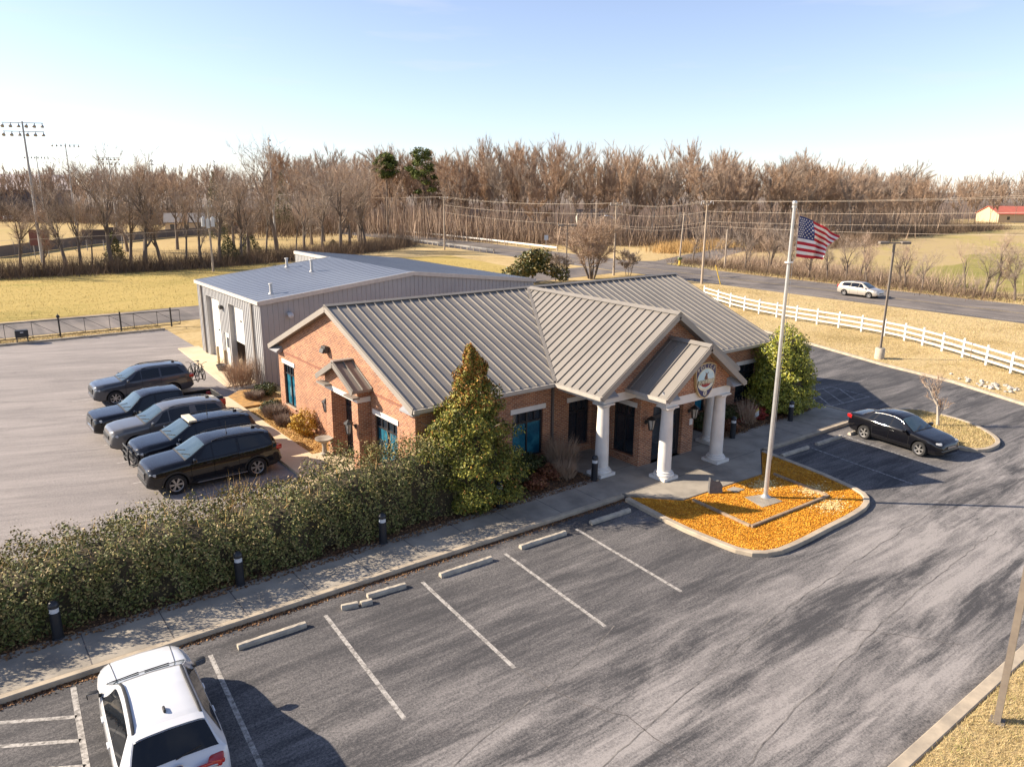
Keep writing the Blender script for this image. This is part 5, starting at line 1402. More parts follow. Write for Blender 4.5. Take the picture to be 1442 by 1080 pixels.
tree_parts('bare_thicket_tree', 'big rounded many stemmed bare tree beside the street lamp behind the roof', 'tree', tr, cr, m_bark, m_twig, (62.8, 52.5, 0))
tr, cr = bare_tree(78, 3.8, 'round', 3, .025, .7, .05, 3)
a = tree_parts('bare_sapling', 'thin bare sapling between the big bare thicket and the wooden poles', 'tree', tr, cr, m_bark, m_twig3, (69.7, 52.7, 0))
dup(a, (57.8, 53.3, 0), 1.0, 'thin bare sapling beside the evergreen magnolia')
tr, cr = bare_tree(79, 2.75, 'open', 1, .012, .35, .07, 3)
tree_parts('young_bare_tree', 'young bare tree growing on the small kerbed grass island', 'tree', tr, cr, m_palebark, m_twig2, (34.34, -2.12, .1), 1.1)

# --- evergreens
def crown_pts(n, fn, rng): return fn(n, rng)
def cone_leaves(H, R, n, rng, z0=.15, pw=.8, lump=.25):
    z = z0 + (H - z0) * (1 - np.sqrt(rng.uniform(0, 1, n)) * .999); a = rng.uniform(0, 2 * PI, n)
    t = (z - z0) / (H - z0); r = R * (1 - t) ** pw * np.minimum(1, (t + .04) * 7) ** .5
    bump = 1 + lump * np.sin(a * 3 + z * 4.1) * np.sin(a * 5 - z * 3.3 + 1) + .12 * np.sin(z * 11 + a * 4)
    rr = r * bump * np.sqrt(rng.uniform(.45, 1, n)) + rng.normal(0, .04, n)
    P = np.column_stack([rr * np.cos(a), rr * np.sin(a), z]); N = np.column_stack([np.cos(a), np.sin(a), np.full(n, .45)])
    return P, N
def ball_leaves(n, rng, rx, ry, rz, lump=.18, inner=.6):
    d = unit(rng.normal(0, 1, (n, 3))); s = rng.uniform(inner, 1, n) ** .5
    b = 1 + lump * np.sin(d[:, 0] * 5 + 1) * np.sin(d[:, 1] * 6) + lump * np.sin(d[:, 2] * 7 + d[:, 0] * 4)
    P = d * (s * b)[:, None] * np.array([rx, ry, rz]); P[:, 2] += rz * .95
    P[:, 2] = np.maximum(P[:, 2], .03)
    return P, d
def leafy(name, parts, parent, mats):
    V = []; Fc = []; Ms = []; o = 0
    for (P, N, size, mi, kw) in parts:
        v, f = leaves(P, N, size, RNG, **kw); V.append(v); Fc.append(f + o); Ms.append(np.full(len(f), mi)); o += len(v)
    return link(name, np_mesh(name, np.concatenate(V), np.concatenate(Fc), mats, np.concatenate(Ms)), parent)
def stem(h, r, parent, name='trunk', mat=None, lean=0):
    mb = MB(); mb.tube([(0, 0, -.05), (lean * .3, 0, h * .5), (lean, 0, h)], [r, r * .8, r * .5], 8)
    for i in range(7):
        a = i * 2.4; z = h * (.25 + .1 * i); L = (h - z) * .45 + .2; mb.tube([(lean * z / h, 0, z), (math.cos(a) * L, math.sin(a) * L, z + L * .6)], [r * .4, r * .15], 5)
    return mb.build(name, mat or m_bark, parent)

m_hedge = M_leaf('hedge_leaf', [(0.25, (0.055, 0.075, 0.02)), (0.45, (0.125, 0.14, 0.04)), (0.62, (0.20, 0.185, 0.062)), (0.80, (0.26, 0.20, 0.085))], 1.3, .6, .25)
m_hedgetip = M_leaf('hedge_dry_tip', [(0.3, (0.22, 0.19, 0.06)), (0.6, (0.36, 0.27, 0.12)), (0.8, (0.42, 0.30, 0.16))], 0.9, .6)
m_holly = M_leaf('holly_leaf', [(0.25, (0.045, 0.062, 0.012)), (0.5, (0.12, 0.13, 0.02)), (0.75, (0.28, 0.25, 0.04))], 1.6, .55, .25)
m_hollyred = M_leaf('holly_red_leaf', [(0.28, (0.26, 0.10, 0.02)), (0.55, (0.40, 0.17, 0.035)), (0.8, (0.42, 0.26, 0.06))], 1.6, .5)
m_shrubg = M_leaf('evergreen_shrub_leaf', [(0.25, (0.09, 0.12, 0.015)), (0.5, (0.22, 0.24, 0.025)), (0.75, (0.44, 0.40, 0.06))], 1.5, .42, .45)
m_darkleaf = M_leaf('dark_shrub_leaf', [(0.28, (0.025, 0.04, 0.012)), (0.55, (0.06, 0.075, 0.02)), (0.8, (0.11, 0.10, 0.03))], 2)
m_redleaf = M_leaf('red_brown_leaf', [(0.28, (0.13, 0.04, 0.025)), (0.55, (0.20, 0.07, 0.03)), (0.8, (0.26, 0.12, 0.05))], 2)
m_redberry = M_leaf('deep_red_leaf', [(0.28, (0.16, 0.015, 0.015)), (0.55, (0.30, 0.03, 0.025)), (0.8, (0.34, 0.08, 0.03))], 2)
m_magn = M_leaf('magnolia_leaf', [(0.28, (0.035, 0.045, 0.012)), (0.5, (0.075, 0.085, 0.022)), (0.75, (0.24, 0.18, 0.065))], .7, .45, .3)
m_pine = M_leaf('pine_foliage', [(0.28, (0.035, 0.055, 0.012)), (0.5, (0.075, 0.10, 0.02)), (0.75, (0.15, 0.17, 0.03))], .3, .7)
m_cedar = M_leaf('cedar_foliage', [(0.28, (0.045, 0.055, 0.018)), (0.55, (0.08, 0.085, 0.025)), (0.8, (0.12, 0.11, 0.04))], .5, .8)
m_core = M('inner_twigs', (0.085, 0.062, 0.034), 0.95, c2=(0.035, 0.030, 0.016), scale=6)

# hedge along the sidewalk
hd = thing('hedge', 'long thick green hedge between the sidewalk and the rear lot', 'hedge', (0, 4.5, .1))
def hedge_sec(x):
    w = 1.50 + .12 * math.sin(x * .7) + .09 * math.sin(x * 1.9 + 1) - .55 * max(0, min(1, (x - 7.0) / 3))
    h = 1.93 + .13 * math.sin(x * .9 + 2) + .09 * math.sin(x * 2.3) +   .02 * max(0, x) + .55 * max(0, min(1, (x - 5.0) / 3.5)) - .25 * max(0, min(1, (-4 - x) / 4))
    return w, h
def hedge_pts(n, rng, inner):
    x = rng.uniform(-16, 11.2, n); u = rng.uniform(0, 1, n); P = np.zeros((n, 3)); N = np.zeros((n, 3))
    for i in range(n):
        w, h = hedge_sec(x[i]); e = .42; t = u[i]                     # spread evenly over front, top and back
        if t < .38: a = math.asin((t / .38 * .97) ** (1 / e))
        elif t > .72: a = PI - math.asin(((1 - t) / .28 * .97) ** (1 / e))
        else: q = 1 - 2 * (t - .38) / .34; a = math.acos(math.copysign(abs(q * .97) ** (1 / e), q))
        c, s = math.cos(a), math.sin(a); cy = math.copysign(abs(c) ** e, c); cz = max(0, abs(s) ** e) * (1 if s > 0 else -.05)
        b = 1 + .10 * math.sin(x[i] * 2.1 + 5 * u[i]) * math.sin(x[i] * 3.3 - 7 * u[i]) + .06 * math.sin(x[i] * 7 + u[i] * 19)
        k = b * rng.uniform(inner, 1.0)
        cyc = -.0 - .22 * max(0, min(1, (x[i] - 7) / 3)) * 0
        P[i] = (x[i], -(w * cy * k) + cyc - .38 * max(0, min(1, (x[i] - 7) / 3)), max(.02, h * cz * k)); N[i] = (0, -cy, max(.1, cz))
    hole = np.sin(x * 2.7 + u * 9) + np.sin(x * 4.9 - u * 14 + 1) + np.sin(x * 1.3 + u * 5 + 2) + .6 * np.sin(x * 11 + u * 23)
    keep = (hole < 1.35) | (rng.uniform(0, 1, n) < .22)
    return P[keep], N[keep]
P1, N1 = hedge_pts(104000, RNG, .78)
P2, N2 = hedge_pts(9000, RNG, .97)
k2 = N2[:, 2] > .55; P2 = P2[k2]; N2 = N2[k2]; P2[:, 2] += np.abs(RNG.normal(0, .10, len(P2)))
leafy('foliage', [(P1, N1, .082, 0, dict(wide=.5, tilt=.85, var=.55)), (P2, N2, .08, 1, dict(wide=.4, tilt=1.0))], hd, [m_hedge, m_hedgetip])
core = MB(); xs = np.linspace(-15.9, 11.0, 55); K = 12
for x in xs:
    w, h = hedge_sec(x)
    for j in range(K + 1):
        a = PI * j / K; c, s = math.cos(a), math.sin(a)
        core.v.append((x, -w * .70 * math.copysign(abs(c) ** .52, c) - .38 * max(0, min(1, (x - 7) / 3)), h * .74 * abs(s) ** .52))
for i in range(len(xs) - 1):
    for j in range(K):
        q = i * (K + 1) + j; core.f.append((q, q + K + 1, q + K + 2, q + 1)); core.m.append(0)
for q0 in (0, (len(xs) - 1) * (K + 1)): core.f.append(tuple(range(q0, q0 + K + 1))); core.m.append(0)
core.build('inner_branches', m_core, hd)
tw = []; td = []
for i in range(900):
    x = RNG.uniform(-16, 11); w, h = hedge_sec(x); tw.append((x, RNG.uniform(-.7, .8) * w, h * RNG.uniform(.8, .95))); td.append((RNG.normal(0, .5), RNG.normal(0, .5), 1))
for i in range(70):
    x = 3.2 + RNG.normal(0, .6); w, h = hedge_sec(x); tw.append((x, 1.25 + RNG.normal(0, .2), h * .55)); td.append((RNG.normal(0, .35), RNG.normal(.1, .3), 1))
tw = np.array(tw); td = np.array(td)
V, Fc = blades(tw, td, np.where(np.arange(len(tw)) < 900, RNG.uniform(.2, .5, len(tw)), RNG.uniform(.7, 1.3, len(tw))), np.full(len(tw), .022), RNG)
link('twigs', np_mesh('twigs', V, Fc, m_straw), hd)

# tall holly at the building's corner
ho = thing('holly_tree', 'pointed holly tree with reddish top against the front roof', 'tree', (10.9, 3.75, .1))
def holly_pts(n, rng):
    z = .1 + 5.65 * rng.uniform(0, 1, n) ** 1.25; a = rng.uniform(0, 2 * PI, n)
    r = np.interp(z, [.1, .5, 1.4, 2.4, 3.2, 3.9, 4.5, 5.0, 5.45, 5.8], [1.15, 1.5, 1.62, 1.45, 1.12, .86, .60, .42, .24, .05])
    b = 1 + .26 * np.sin(a * 3 + z * 2.3) * np.sin(z * 3.1 - a * 2 + 1) + .17 * np.sin(a * 6 - z * 5.2) + .15 * np.sin(z * 8 + a * 3)
    rr = r * b * rng.uniform(.42, 1.04, n) ** .5; lx = .12 * np.sin(z * 1.7)
    return np.column_stack([rr * np.cos(a) + lx, rr * np.sin(a), z + rng.normal(0, .05, n)]), np.column_stack([np.cos(a), np.sin(a), np.full(n, .5)])
P, N = holly_pts(46000, RNG)
redp = np.clip((P[:, 2] - 3.1) / 3.2, 0.05, .62); isr = RNG.uniform(0, 1, len(P)) < redp
leafy('crown', [(P[~isr], N[~isr], .095, 0, dict(wide=.5, tilt=.85, var=.5)), (P[isr], N[isr], .09, 1, dict(wide=.5, tilt=.9, var=.5))], ho, [m_holly, m_hollyred])
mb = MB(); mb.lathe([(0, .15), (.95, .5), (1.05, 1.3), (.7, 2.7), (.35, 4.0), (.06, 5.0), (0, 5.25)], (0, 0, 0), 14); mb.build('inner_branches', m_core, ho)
stem(5.4, .09, ho)
# evergreen at the right end of the front
es = thing('evergreen_shrub', 'tall bright green evergreen shrub at the right front corner of the building', 'shrub', (30.35, 3.95, .1))
P, N = ball_leaves(16000, RNG, 1.5, 1.4, 2.05, .16, .5); P2, N2 = cone_leaves(4.6, 1.8, 18000, RNG, .1, .5, .2)
leafy('crown', [(P, N, .105, 0, dict(wide=.5, tilt=.85, var=.5)), (P2, N2, .105, 0, dict(wide=.5, tilt=.85, var=.5))], es, [m_shrubg])
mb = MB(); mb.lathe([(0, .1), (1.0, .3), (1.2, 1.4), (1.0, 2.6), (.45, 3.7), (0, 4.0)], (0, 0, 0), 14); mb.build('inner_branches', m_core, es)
stem(3.8, .1, es)
# magnolia behind the workshop, two pines and some cedars
mg = thing('magnolia_tree', 'dark rounded evergreen magnolia tree right behind the metal workshop', 'tree', (53.6, 53.0, 0))
Q = []; QN = []
for i in range(16):
    P, N = ball_leaves(330, RNG, .95, .95, .75, .15, .5); c = np.array([RNG.normal(0, 1.25), RNG.normal(0, 1.1), RNG.uniform(.1, 2.6)]); c[:2] *= 1.15 - c[2] * .22; Q.append(P + c); QN.append(N)
leafy('crown', [(np.concatenate(Q), np.concatenate(QN), .30, 0, dict(wide=.55, tilt=.6))], mg, [m_magn]); stem(3.6, .12, mg); mg.scale = (1.18, 1.18, 1.1)
def pine(label, loc, H, R, z0, seed):
    rg = np.random.default_rng(seed); t = thing('pine_tree', label, 'tree', loc); Q = []; QN = []
    for i in range(46):
        z = z0 + (H - z0) * rg.uniform(0, 1) ** .8; f = (z - z0) / (H - z0); rr = R * (1.02 - abs(f - .42) ** 1.5 * 1.5) * math.sqrt(rg.uniform(.1, 1)); a = rg.uniform(0, 6.28)
        P, N = ball_leaves(110, rg, 1.15, 1.15, .62, .2, .3); Q.append(P + np.array([rr * math.cos(a), rr * math.sin(a), z - .6])); QN.append(N)
    leafy('crown', [(np.concatenate(Q), np.concatenate(QN), .55, 0, dict(wide=.35, tilt=.8))], t, [m_pine])
    mb = MB(); mb.tube([(0, 0, -.1), (.2, 0, H * .5), (0, .1, H * .95)], [.26, .2, .06], 8); mb.build('trunk', m_bark, t)
pine('smaller green pine, left one of the two standing above the bare wood', (86.5, 150, 0), 18.7, 2.7, 13, 3)
pine('large green pine, right one of the two standing above the bare wood', (92.3, 142.5, 0), 19.6, 4.0, 9, 4)
def cedar(label, loc, H, R, n=2600, seed=1):
    rg = np.random.default_rng(seed); t = thing('cedar_tree', label, 'tree', loc)
    P, N = cone_leaves(H, R, n, rg, .2, .8, .25); leafy('crown', [(P, N, .3, 0, dict(wide=.3, tilt=.8))], t, [m_cedar]); stem(H * .9, .08, t)
cedar('young green cedar at the foot of the bare trees behind the yellow field', (17.1, 100.5, 0), 5.0, 1.6, 2600, 1)
cedar('dark low cedar among the bare trees just right of the transformer pole', (31.2, 95.6, 0), 4.2, 2.0, 2600, 2)
cedar('dark low cedar in the bare thicket nearest the workshop roof', (35.6, 99.5, 0), 4.6, 2.3, 2600, 3)
cedar('tall green cedar poking above the bare trees left of the workshop', (46, 150, 0), 14.5, 2.8, 3500, 4)
cedar('small round cedar at the field edge behind the workshop roof', (53.8, 109.5, 0), 2.0, 1.3, 1200, 5)
cedar('tall dark cedar half hidden behind the tallest bare tree', (66, 164, 0), 15.0, 3.0, 3500, 6)

# shrubs in the beds
def shrub(label, loc, r, mats, n=1500, size=.1, name='shrub', zr=None):
    t = thing(name, label, 'shrub', loc); P, N = ball_leaves(n, RNG, r, r, (zr or r * .8) * .6, .16, .4)
    leafy('foliage', [(P, N, size, 0, dict(wide=.5, tilt=.8))], t, mats)
    mb = MB()
    for i in range(6):
        a = i * 1.05; mb.tube([(0, 0, -.02), (math.cos(a) * r * .6, math.sin(a) * r * .6, (zr or r * .8) * .7)], [.02, .008], 4)
    mb.build('stems', m_bark, t); return t
shrub('dark green mound under the big teal front window', (14.4, 4.85, .1), .75, [m_darkleaf], 2200)
shrub('dark green shrub left of the big teal front window', (13.1, 4.3, .1), .8, [m_darkleaf], 2400)
shrub('red brown shrub nearest the bollard right of the holly', (12.3, 3.6, .1), .6, [m_redleaf], 1700)
shrub('red brown low shrub at the sidewalk edge under the teal window', (13.6, 3.45, .1), .5, [m_redleaf], 1500)
shrub('red brown shrub between the teal window and the left column', (14.7, 3.9, .1), .55, [m_redleaf], 1500)
shrub('low dark shrub behind the right hand column', (24.7, 4.4, .1), .75, [m_darkleaf], 2000)
shrub('dark green shrub below the dark window on the right wing', (26.4, 4.6, .1), .85, [m_darkleaf], 2400)
shrub('deep red shrub by the evergreen at the right end', (28.1, 3.9, .1), .6, [m_redberry], 1700)
shrub('small deep red shrub beside the garden sign', (27.0, 4.0, .1), .45, [m_redberry], 1200)
shrub('brown leafed shrub beside the front bollard of the right wing', (25.5, 3.5, .1), .5, [m_redleaf], 1200)
shrub('dark evergreen shrub in the corner between brick gable and workshop', (9.25, 19.1, .1), .6, [m_darkleaf], 1800)
shrub('low dark shrub against the workshop corner', (10.1, 22.4, .1), .65, [m_darkleaf], 1800)
m_goldb = M_leaf('golden_bush_leaf', [(0.28, (0.30, 0.15, 0.015)), (0.55, (0.48, 0.28, 0.03)), (0.8, (0.55, 0.38, 0.07))], 2)
shrub('round golden yellow bush against the left brick wall', (9.05, 14.55, .1), .62, [m_goldb], 2600, .09, 'golden_bush', 1.0)
def twiggy(label, loc, r, h, mat, n=900, name='dormant_shrub', w=.018):
    t = thing(name, label, 'shrub', loc); a = RNG.uniform(0, 2 * PI, n); q = np.sqrt(RNG.uniform(0, 1, n)) * r * .55
    P = np.column_stack([q * np.cos(a), q * np.sin(a), RNG.uniform(0, h * .45, n)]); D = np.column_stack([np.cos(a) * RNG.uniform(.1, 1.0, n) * r / h + RNG.normal(0, .2, n), np.sin(a) * RNG.uniform(.1, 1.0, n) * r / h + RNG.normal(0, .2, n), np.ones(n)])
    V, Fc = blades(P, D, RNG.uniform(.35, .75, n) * h, np.full(n, w), RNG); link('twigs', np_mesh('twigs', V, Fc, mat), t)
    mb = MB()
    for i in range(9):
        b = i * .7; mb.tube([(0, 0, -.02), (math.cos(b) * r * .3, math.sin(b) * r * .3, h * .35), (math.cos(b) * r * .6, math.sin(b) * r * .6, h * .75)], [.018, .012, .006], 4)
    mb.build('stems', mat, t); return t
m_greytw = M('grey_lavender_twigs', (0.26, 0.20, 0.16), 0.95, c2=(0.19, 0.14, 0.11), scale=5)
twiggy('leafless orange stemmed bush in front of the open workshop door', (9.65, 25.0, .06), 1.25, 1.9, m_twig2, 1100, 'bare_bush')
twiggy('wide grey dormant shrub at the left wall window', (8.95, 18.0, .1), .85, .75, m_greytw, 1800)
twiggy('grey dormant shrub between the window shrub and the golden bush', (8.9, 16.5, .1), .7, .6, m_greytw, 1500)
twiggy('low grey dormant shrub beside the bare bush and the walk', (9.3, 21.9, .1), .75, .55, m_greytw, 1400)
twiggy('rusty dormant bush under the dark window left of the portico', (15.9, 4.55, .1), .9, 1.3, m_twig2, 1500)
twiggy('rusty dormant bush behind the leftmost portico bollard', (15.2, 3.5, .1), .6, .8, m_twig2, 900)
twiggy('thin leaning dormant stems behind the right portico bollard', (26.9, 3.5, .1), .7, 1.4, m_twig2, 300)
twiggy('upright dry sapling stems by the workshop corner', (10.3, 24.0, .06), .35, 2.4, m_twig3, 60, 'dry_stems', .03)
# loose leaves, chips and grass
def flakes(name, gen, n, size, mats, z=.012, seed=1):
    rg = np.random.default_rng(seed); P = gen(n, rg); P = np.column_stack([P, np.full(len(P), z) + rg.uniform(0, .012, len(P))])
    V, Fc = leaves(P, np.tile(np.array([0, 0, 1.0]), (len(P), 1)), size, rg, wide=.6, tilt=.45)
    return stuff(link(name, np_mesh(name, V, Fc, mats)))
def inpoly(P, poly):
    x, y = P[:, 0], P[:, 1]; r = np.zeros(len(P), bool); n = len(poly)
    for i in range(n):
        (x0, y0), (x1, y1) = poly[i], poly[(i + 1) % n]
        c = ((y0 > y) != (y1 > y)); r ^= c & (x < (x1 - x0) * (y - y0) / (y1 - y0 + 1e-12) + x0)
    return r
def polygen(poly):
    xs = [p[0] for p in poly]; ys = [p[1] for p in poly]
    def gen(n, rg):
        P = np.column_stack([rg.uniform(min(xs), max(xs), n * 2), rg.uniform(min(ys), max(ys), n * 2)]); return P[inpoly(P, poly)][:n]
    return gen
m_goldleaf = M_leaf('gold_fallen_leaf', [(0.25, (0.40, 0.15, 0.01)), (0.45, (0.60, 0.26, 0.016)), (0.65, (0.70, 0.33, 0.025)), (0.9, (0.74, 0.44, 0.08))], .9, .8)
m_paleleaf = M_leaf('pale_straw_flake', [(0.3, (0.60, 0.42, 0.16)), (0.7, (0.78, 0.62, 0.32))], .9, .8)
flakes('fallen_leaves', polygen(inset(bed, .05)), 42000, .052, m_goldleaf, .103, 3)
for _c in ((22.0, -3.0), (21.2, -4.2), (20.9, -1.6)):
    flakes('straw_patch', (lambda n, r, c=_c: np.column_stack([c[0] + r.normal(0, .36, n), c[1] + r.normal(0, .2, n)])), 900, .06, m_paleleaf, .112, 8)
m_brownleaf = M_leaf('brown_fallen_leaf', [(0.25, (0.07, 0.035, 0.02)), (0.5, (0.17, 0.085, 0.04)), (0.8, (0.32, 0.18, 0.08))], .8, .85)
flakes('leaf_litter', polygen([(-16, 2.72), (16, 2.45), (16, 4.4), (-16, 4.6)]), 16000, .08, m_brownleaf, .135, 4)
flakes('leaf_litter', polygen([(24.2, 2.7), (31.8, 2.95), (31.8, 5.2), (24.2, 5.2)]), 5000, .08, m_brownleaf, .135, 5)
def kgen(n, rg):
    x = rg.uniform(-12, 16, n); return np.column_stack([x, 1.02 - .0101 * (x - 6) - .1 - np.abs(rg.normal(0, .10, n))])
flakes('kerb_debris', kgen, 7000, .06, m_brownleaf, .012, 6)
m_tanleaf = M_leaf('tan_fallen_leaf', [(0.25, (0.30, 0.15, 0.04)), (0.5, (0.48, 0.28, 0.08)), (0.8, (0.56, 0.38, 0.15))], .8, .85)
flakes('leaf_litter', polygen([(8.35, 11.95), (9.55, 11.95), (9.55, 19.7), (8.35, 19.7)]), 3500, .08, m_tanleaf, .103, 7)
m_blade = M_leaf('dry_grass_blade', [(0.2, (0.28, 0.23, 0.09)), (0.45, (0.46, 0.35, 0.17)), (0.65, (0.58, 0.45, 0.25)), (0.85, (0.26, 0.26, 0.08))], .8, .9)
def grass(name, poly, n, h0, h1, w, seed, z=.0, mat=None):
    rg = np.random.default_rng(seed); P = polygen(poly)(n, rg); P = np.column_stack([P, np.full(len(P), z)])
    D = np.column_stack([rg.normal(0, .6, len(P)), rg.normal(0, .6, len(P)), np.ones(len(P))]); V, Fc = blades(P, D, rg.uniform(h0, h1, len(P)), np.full(len(P), w), rg)
    return stuff(link(name, np_mesh(name, V, Fc, mat or m_blade)))
grass('grass', [(10.2, -12.1), (20, -12.1), (20, -15.5), (10.2, -15.5)], 46000, .04, .12, .010, 1, .1)
grass('grass', inset(isl2, .14), 12000, .05, .14, .02, 2, .11)
grass('grass', [(42.3, -4), (62, -4), (62, 32), (50, 24), (47.4, 11.3), (45.6, 6.2), (44.5, 1.35)], 26000, .04, .12, .03, 3)
grass('grass', [(62, -6), (71, -6), (71, 40), (62, 40)], 14000, .05, .16, .035, 4)
grass('grass', [(84.6, -2), (88, -2), (89, 60), (85.2, 60)], 14000, .1, .4, .06, 5)
grass('grass', [(-30, 57.2), (40, 58), (62, 62), (60, 90), (-30, 91)], 20000, .05, .18, .05, 6, .02, M_leaf('field_grass_blade', [(0.2, (0.36, 0.30, 0.08)), (0.45, (0.52, 0.39, 0.13)), (0.65, (0.60, 0.45, 0.18)), (0.85, (0.40, 0.34, 0.10))], .15, .9))
grass('grass', [(-20, 46.2), (10.6, 46.4), (10.6, 49.0), (-20, 47.7)], 6000, .06, .2, .04, 7)
# ------------------------------------------------------------------ street furniture and small things
m_galv = M('brushed_aluminium', (0.58, 0.57, 0.55), 0.38, 0.6)
m_pole = M('weathered_pole_wood', (0.42, 0.34, 0.26), 0.9, c2=(0.30, 0.24, 0.18), scale=3, stretch=(1, 1, .2))
m_bronze = M('brown_pole_paint', (0.20, 0.165, 0.13), 0.5, c2=(0.16, 0.13, 0.105))
m_steel = M('dull_steel', (0.34, 0.33, 0.32), 0.5, .4)
m_insul = M('grey_transformer', (0.55, 0.56, 0.57), 0.45)
m_fencew = M('white_vinyl_fence', (0.66, 0.645, 0.61), 0.5, c2=(0.55, 0.535, 0.50), scale=1)
m_bollard = M('black_bollard', (0.018, 0.02, 0.025), 0.4)
m_blens = M('frosted_bollard_lens', (0.62, 0.64, 0.66), 0.4)
m_wire = M('dull_aluminium_wire', (0.50, 0.42, 0.33), 0.6)
m_black = M('black_iron', (0.02, 0.02, 0.022), 0.5)
m_stone = M('dark_memorial_stone', (0.07, 0.068, 0.07), 0.6, c2=(0.12, 0.115, 0.11), scale=8)
m_timber = M('weathered_timber', (0.34, 0.25, 0.16), 0.9, c2=(0.22, 0.16, 0.11), scale=5)
m_yel = M('yellow_plastic', (0.62, 0.42, 0.05), 0.5)

# wheel stops
def wheel_stop(a, b, label, name='wheel_stop', w=.17, h=.135):
    a = Vector((*a, 0.008)); b = Vector((*b, 0.008)); d = (b - a); L = d.length; d.normalize(); s = Vector((-d.y, d.x, 0))
    mb = MB(); n = max(2, int(L / .12)); rr = random.Random(int(L * 1000))
    prof = [(-w / 2, 0), (-w / 2, h * .55), (-w * .30, h), (w * .30, h), (w / 2, h * .55), (w / 2, 0)]
    for i in range(n + 1):
        t = L * i / n
        for (o, z) in prof: mb.v.append(tuple(d * (t - L / 2) + s * (o + rr.uniform(-.006, .006)) + Vector((0, 0, z + (rr.uniform(-.012, .004) if z > h * .8 else 0)))))
    for i in range(n):
        for k in range(5): mb.f.append((i * 6 + k, (i + 1) * 6 + k, (i + 1) * 6 + k + 1, i * 6 + k + 1)); mb.m.append(0)
    mb.f += [tuple(range(6)), tuple(n * 6 + k for k in range(5, -1, -1))]; mb.m += [0, 0]
    o = mb.build(name, m_stop); o.location = (a + b) / 2
    tag(o, label, 'wheel stop', 'concrete wheel stops'); return o
for a, b, l in (((1.28, -.02), (3.02, -.08), 'pale concrete wheel stop in the bay just right of the white suv'),
                ((7.2, .0), (9.02, -.06), 'concrete wheel stop in the bay right of the broken stop'),
                ((10.2, -.0), (12.05, -.07), 'concrete wheel stop half in shade, two bays right of the broken stop'),
                ((13.25, -.02), (15.08, -.08), 'shaded concrete wheel stop next to the orange mulch island, left of it'),
                ((24.5, -.02), (26.4, -.08), 'shaded concrete wheel stop just right of the orange mulch island'),
                ((27.1, -.08), (29.0, -.14), 'shaded concrete wheel stop in the empty bay left of the black sedan'),
                ((29.7, -.18), (31.4, -.24), 'concrete wheel stop behind the rear wheel of the black sedan')): wheel_stop(a, b, l)
for a, b, l in (((4.95, .22), (6.1, .12), 'longest piece of the broken concrete wheel stop'), ((4.62, -.03), (4.93, -.08), 'smallest middle chunk of the broken concrete wheel stop'), ((4.12, .12), (4.55, -.0), 'short left end piece of the broken concrete wheel stop')): wheel_stop(a, b, l, 'broken_wheel_stop')

# bollards with a frosted light band
bl0 = None
for x, y, l in ((-2.2, 2.95, 'black light bollard at the left end of the hedge, nearest the white suv'), (2.3, 2.86, 'black light bollard against the middle of the hedge'), (6.8, 2.76, 'black light bollard at the dark right half of the hedge'), (11.45, 2.78, 'black light bollard just right of the pointed holly'),
             (15.92, 2.62, 'black light bollard beside the leftmost portico column'), (24.6, 2.62, 'black light bollard just right of the portico'), (29.1, 2.55, 'black light bollard at the foot of the bright evergreen shrub')):
    if bl0 is None:
        bl0 = thing('light_bollard', l, 'bollard', (x, y, SW - .02), 0, 'black light bollards along the sidewalk')
        mb = MB(); mb.lathe([(0, 0), (.145, 0), (.145, .03), (.125, .05), (.125, .74), (.118, .745), (0, .745)], n=20); mb.build('post', m_bollard, bl0, smooth=True)
        mb = MB(); mb.lathe([(.108, .745), (.108, .875)], n=20); mb.build('lens', m_blens, bl0, smooth=True)
        mb = MB(); mb.lathe([(0, .875), (.125, .875), (.128, .93), (.115, .99), (.06, 1.04), (0, 1.05)], n=20); mb.build('cap', m_bollard, bl0, smooth=True)
    else: dup(bl0, (x, y, SW - .02), 0, l)

# flag pole, flag, slab, stone and edging on the island
fp = thing('flagpole', 'tall tapered silver flagpole standing on the orange mulch island', 'flagpole', (19.93, -2.33, .10))
mb = MB(); mb.cyl((0, 0, .05), (0, 0, 10.45), .085, .05, 20); mb.build('pole', m_galv, fp, smooth=True)
mb = MB(); mb.lathe([(0, 0), (.19, 0), (.19, .03), (.12, .09), (.10, .12), (0, .12)], n=20); mb.build('base_collar', m_galv, fp, smooth=True)
mb = MB(); mb.cyl((0, 0, 10.45), (0, 0, 10.53), .08, .08, 14); mb.lathe([(0, 10.53), (.07, 10.54), (.085, 10.60), (.07, 10.67), (0, 10.69)], n=14); mb.build('finial', m_galv, fp, smooth=True)
mb = MB(); mb.lathe([(.075, 8.62), (.14, 8.62), (.14, 8.66), (.075, 8.66)], n=14); mb.build('halyard_ring', m_white, fp)
rh = Vector((math.cos(.6562), -math.sin(.6562), 0)); fh = Vector((math.sin(.6562), math.cos(.6562), 0))
mb = MB(); mb.tube([tuple(rh * .09 + Vector((0, 0, 10.45))), tuple(rh * .19 + Vector((0, 0, 10.2))), tuple(rh * .19 + Vector((0, 0, 8.8))), tuple(rh * .13 + Vector((0, 0, 8.64))), tuple(rh * .1 + Vector((0, 0, 1.5)))], .006, 5); mb.build('halyard', m_white, fp)
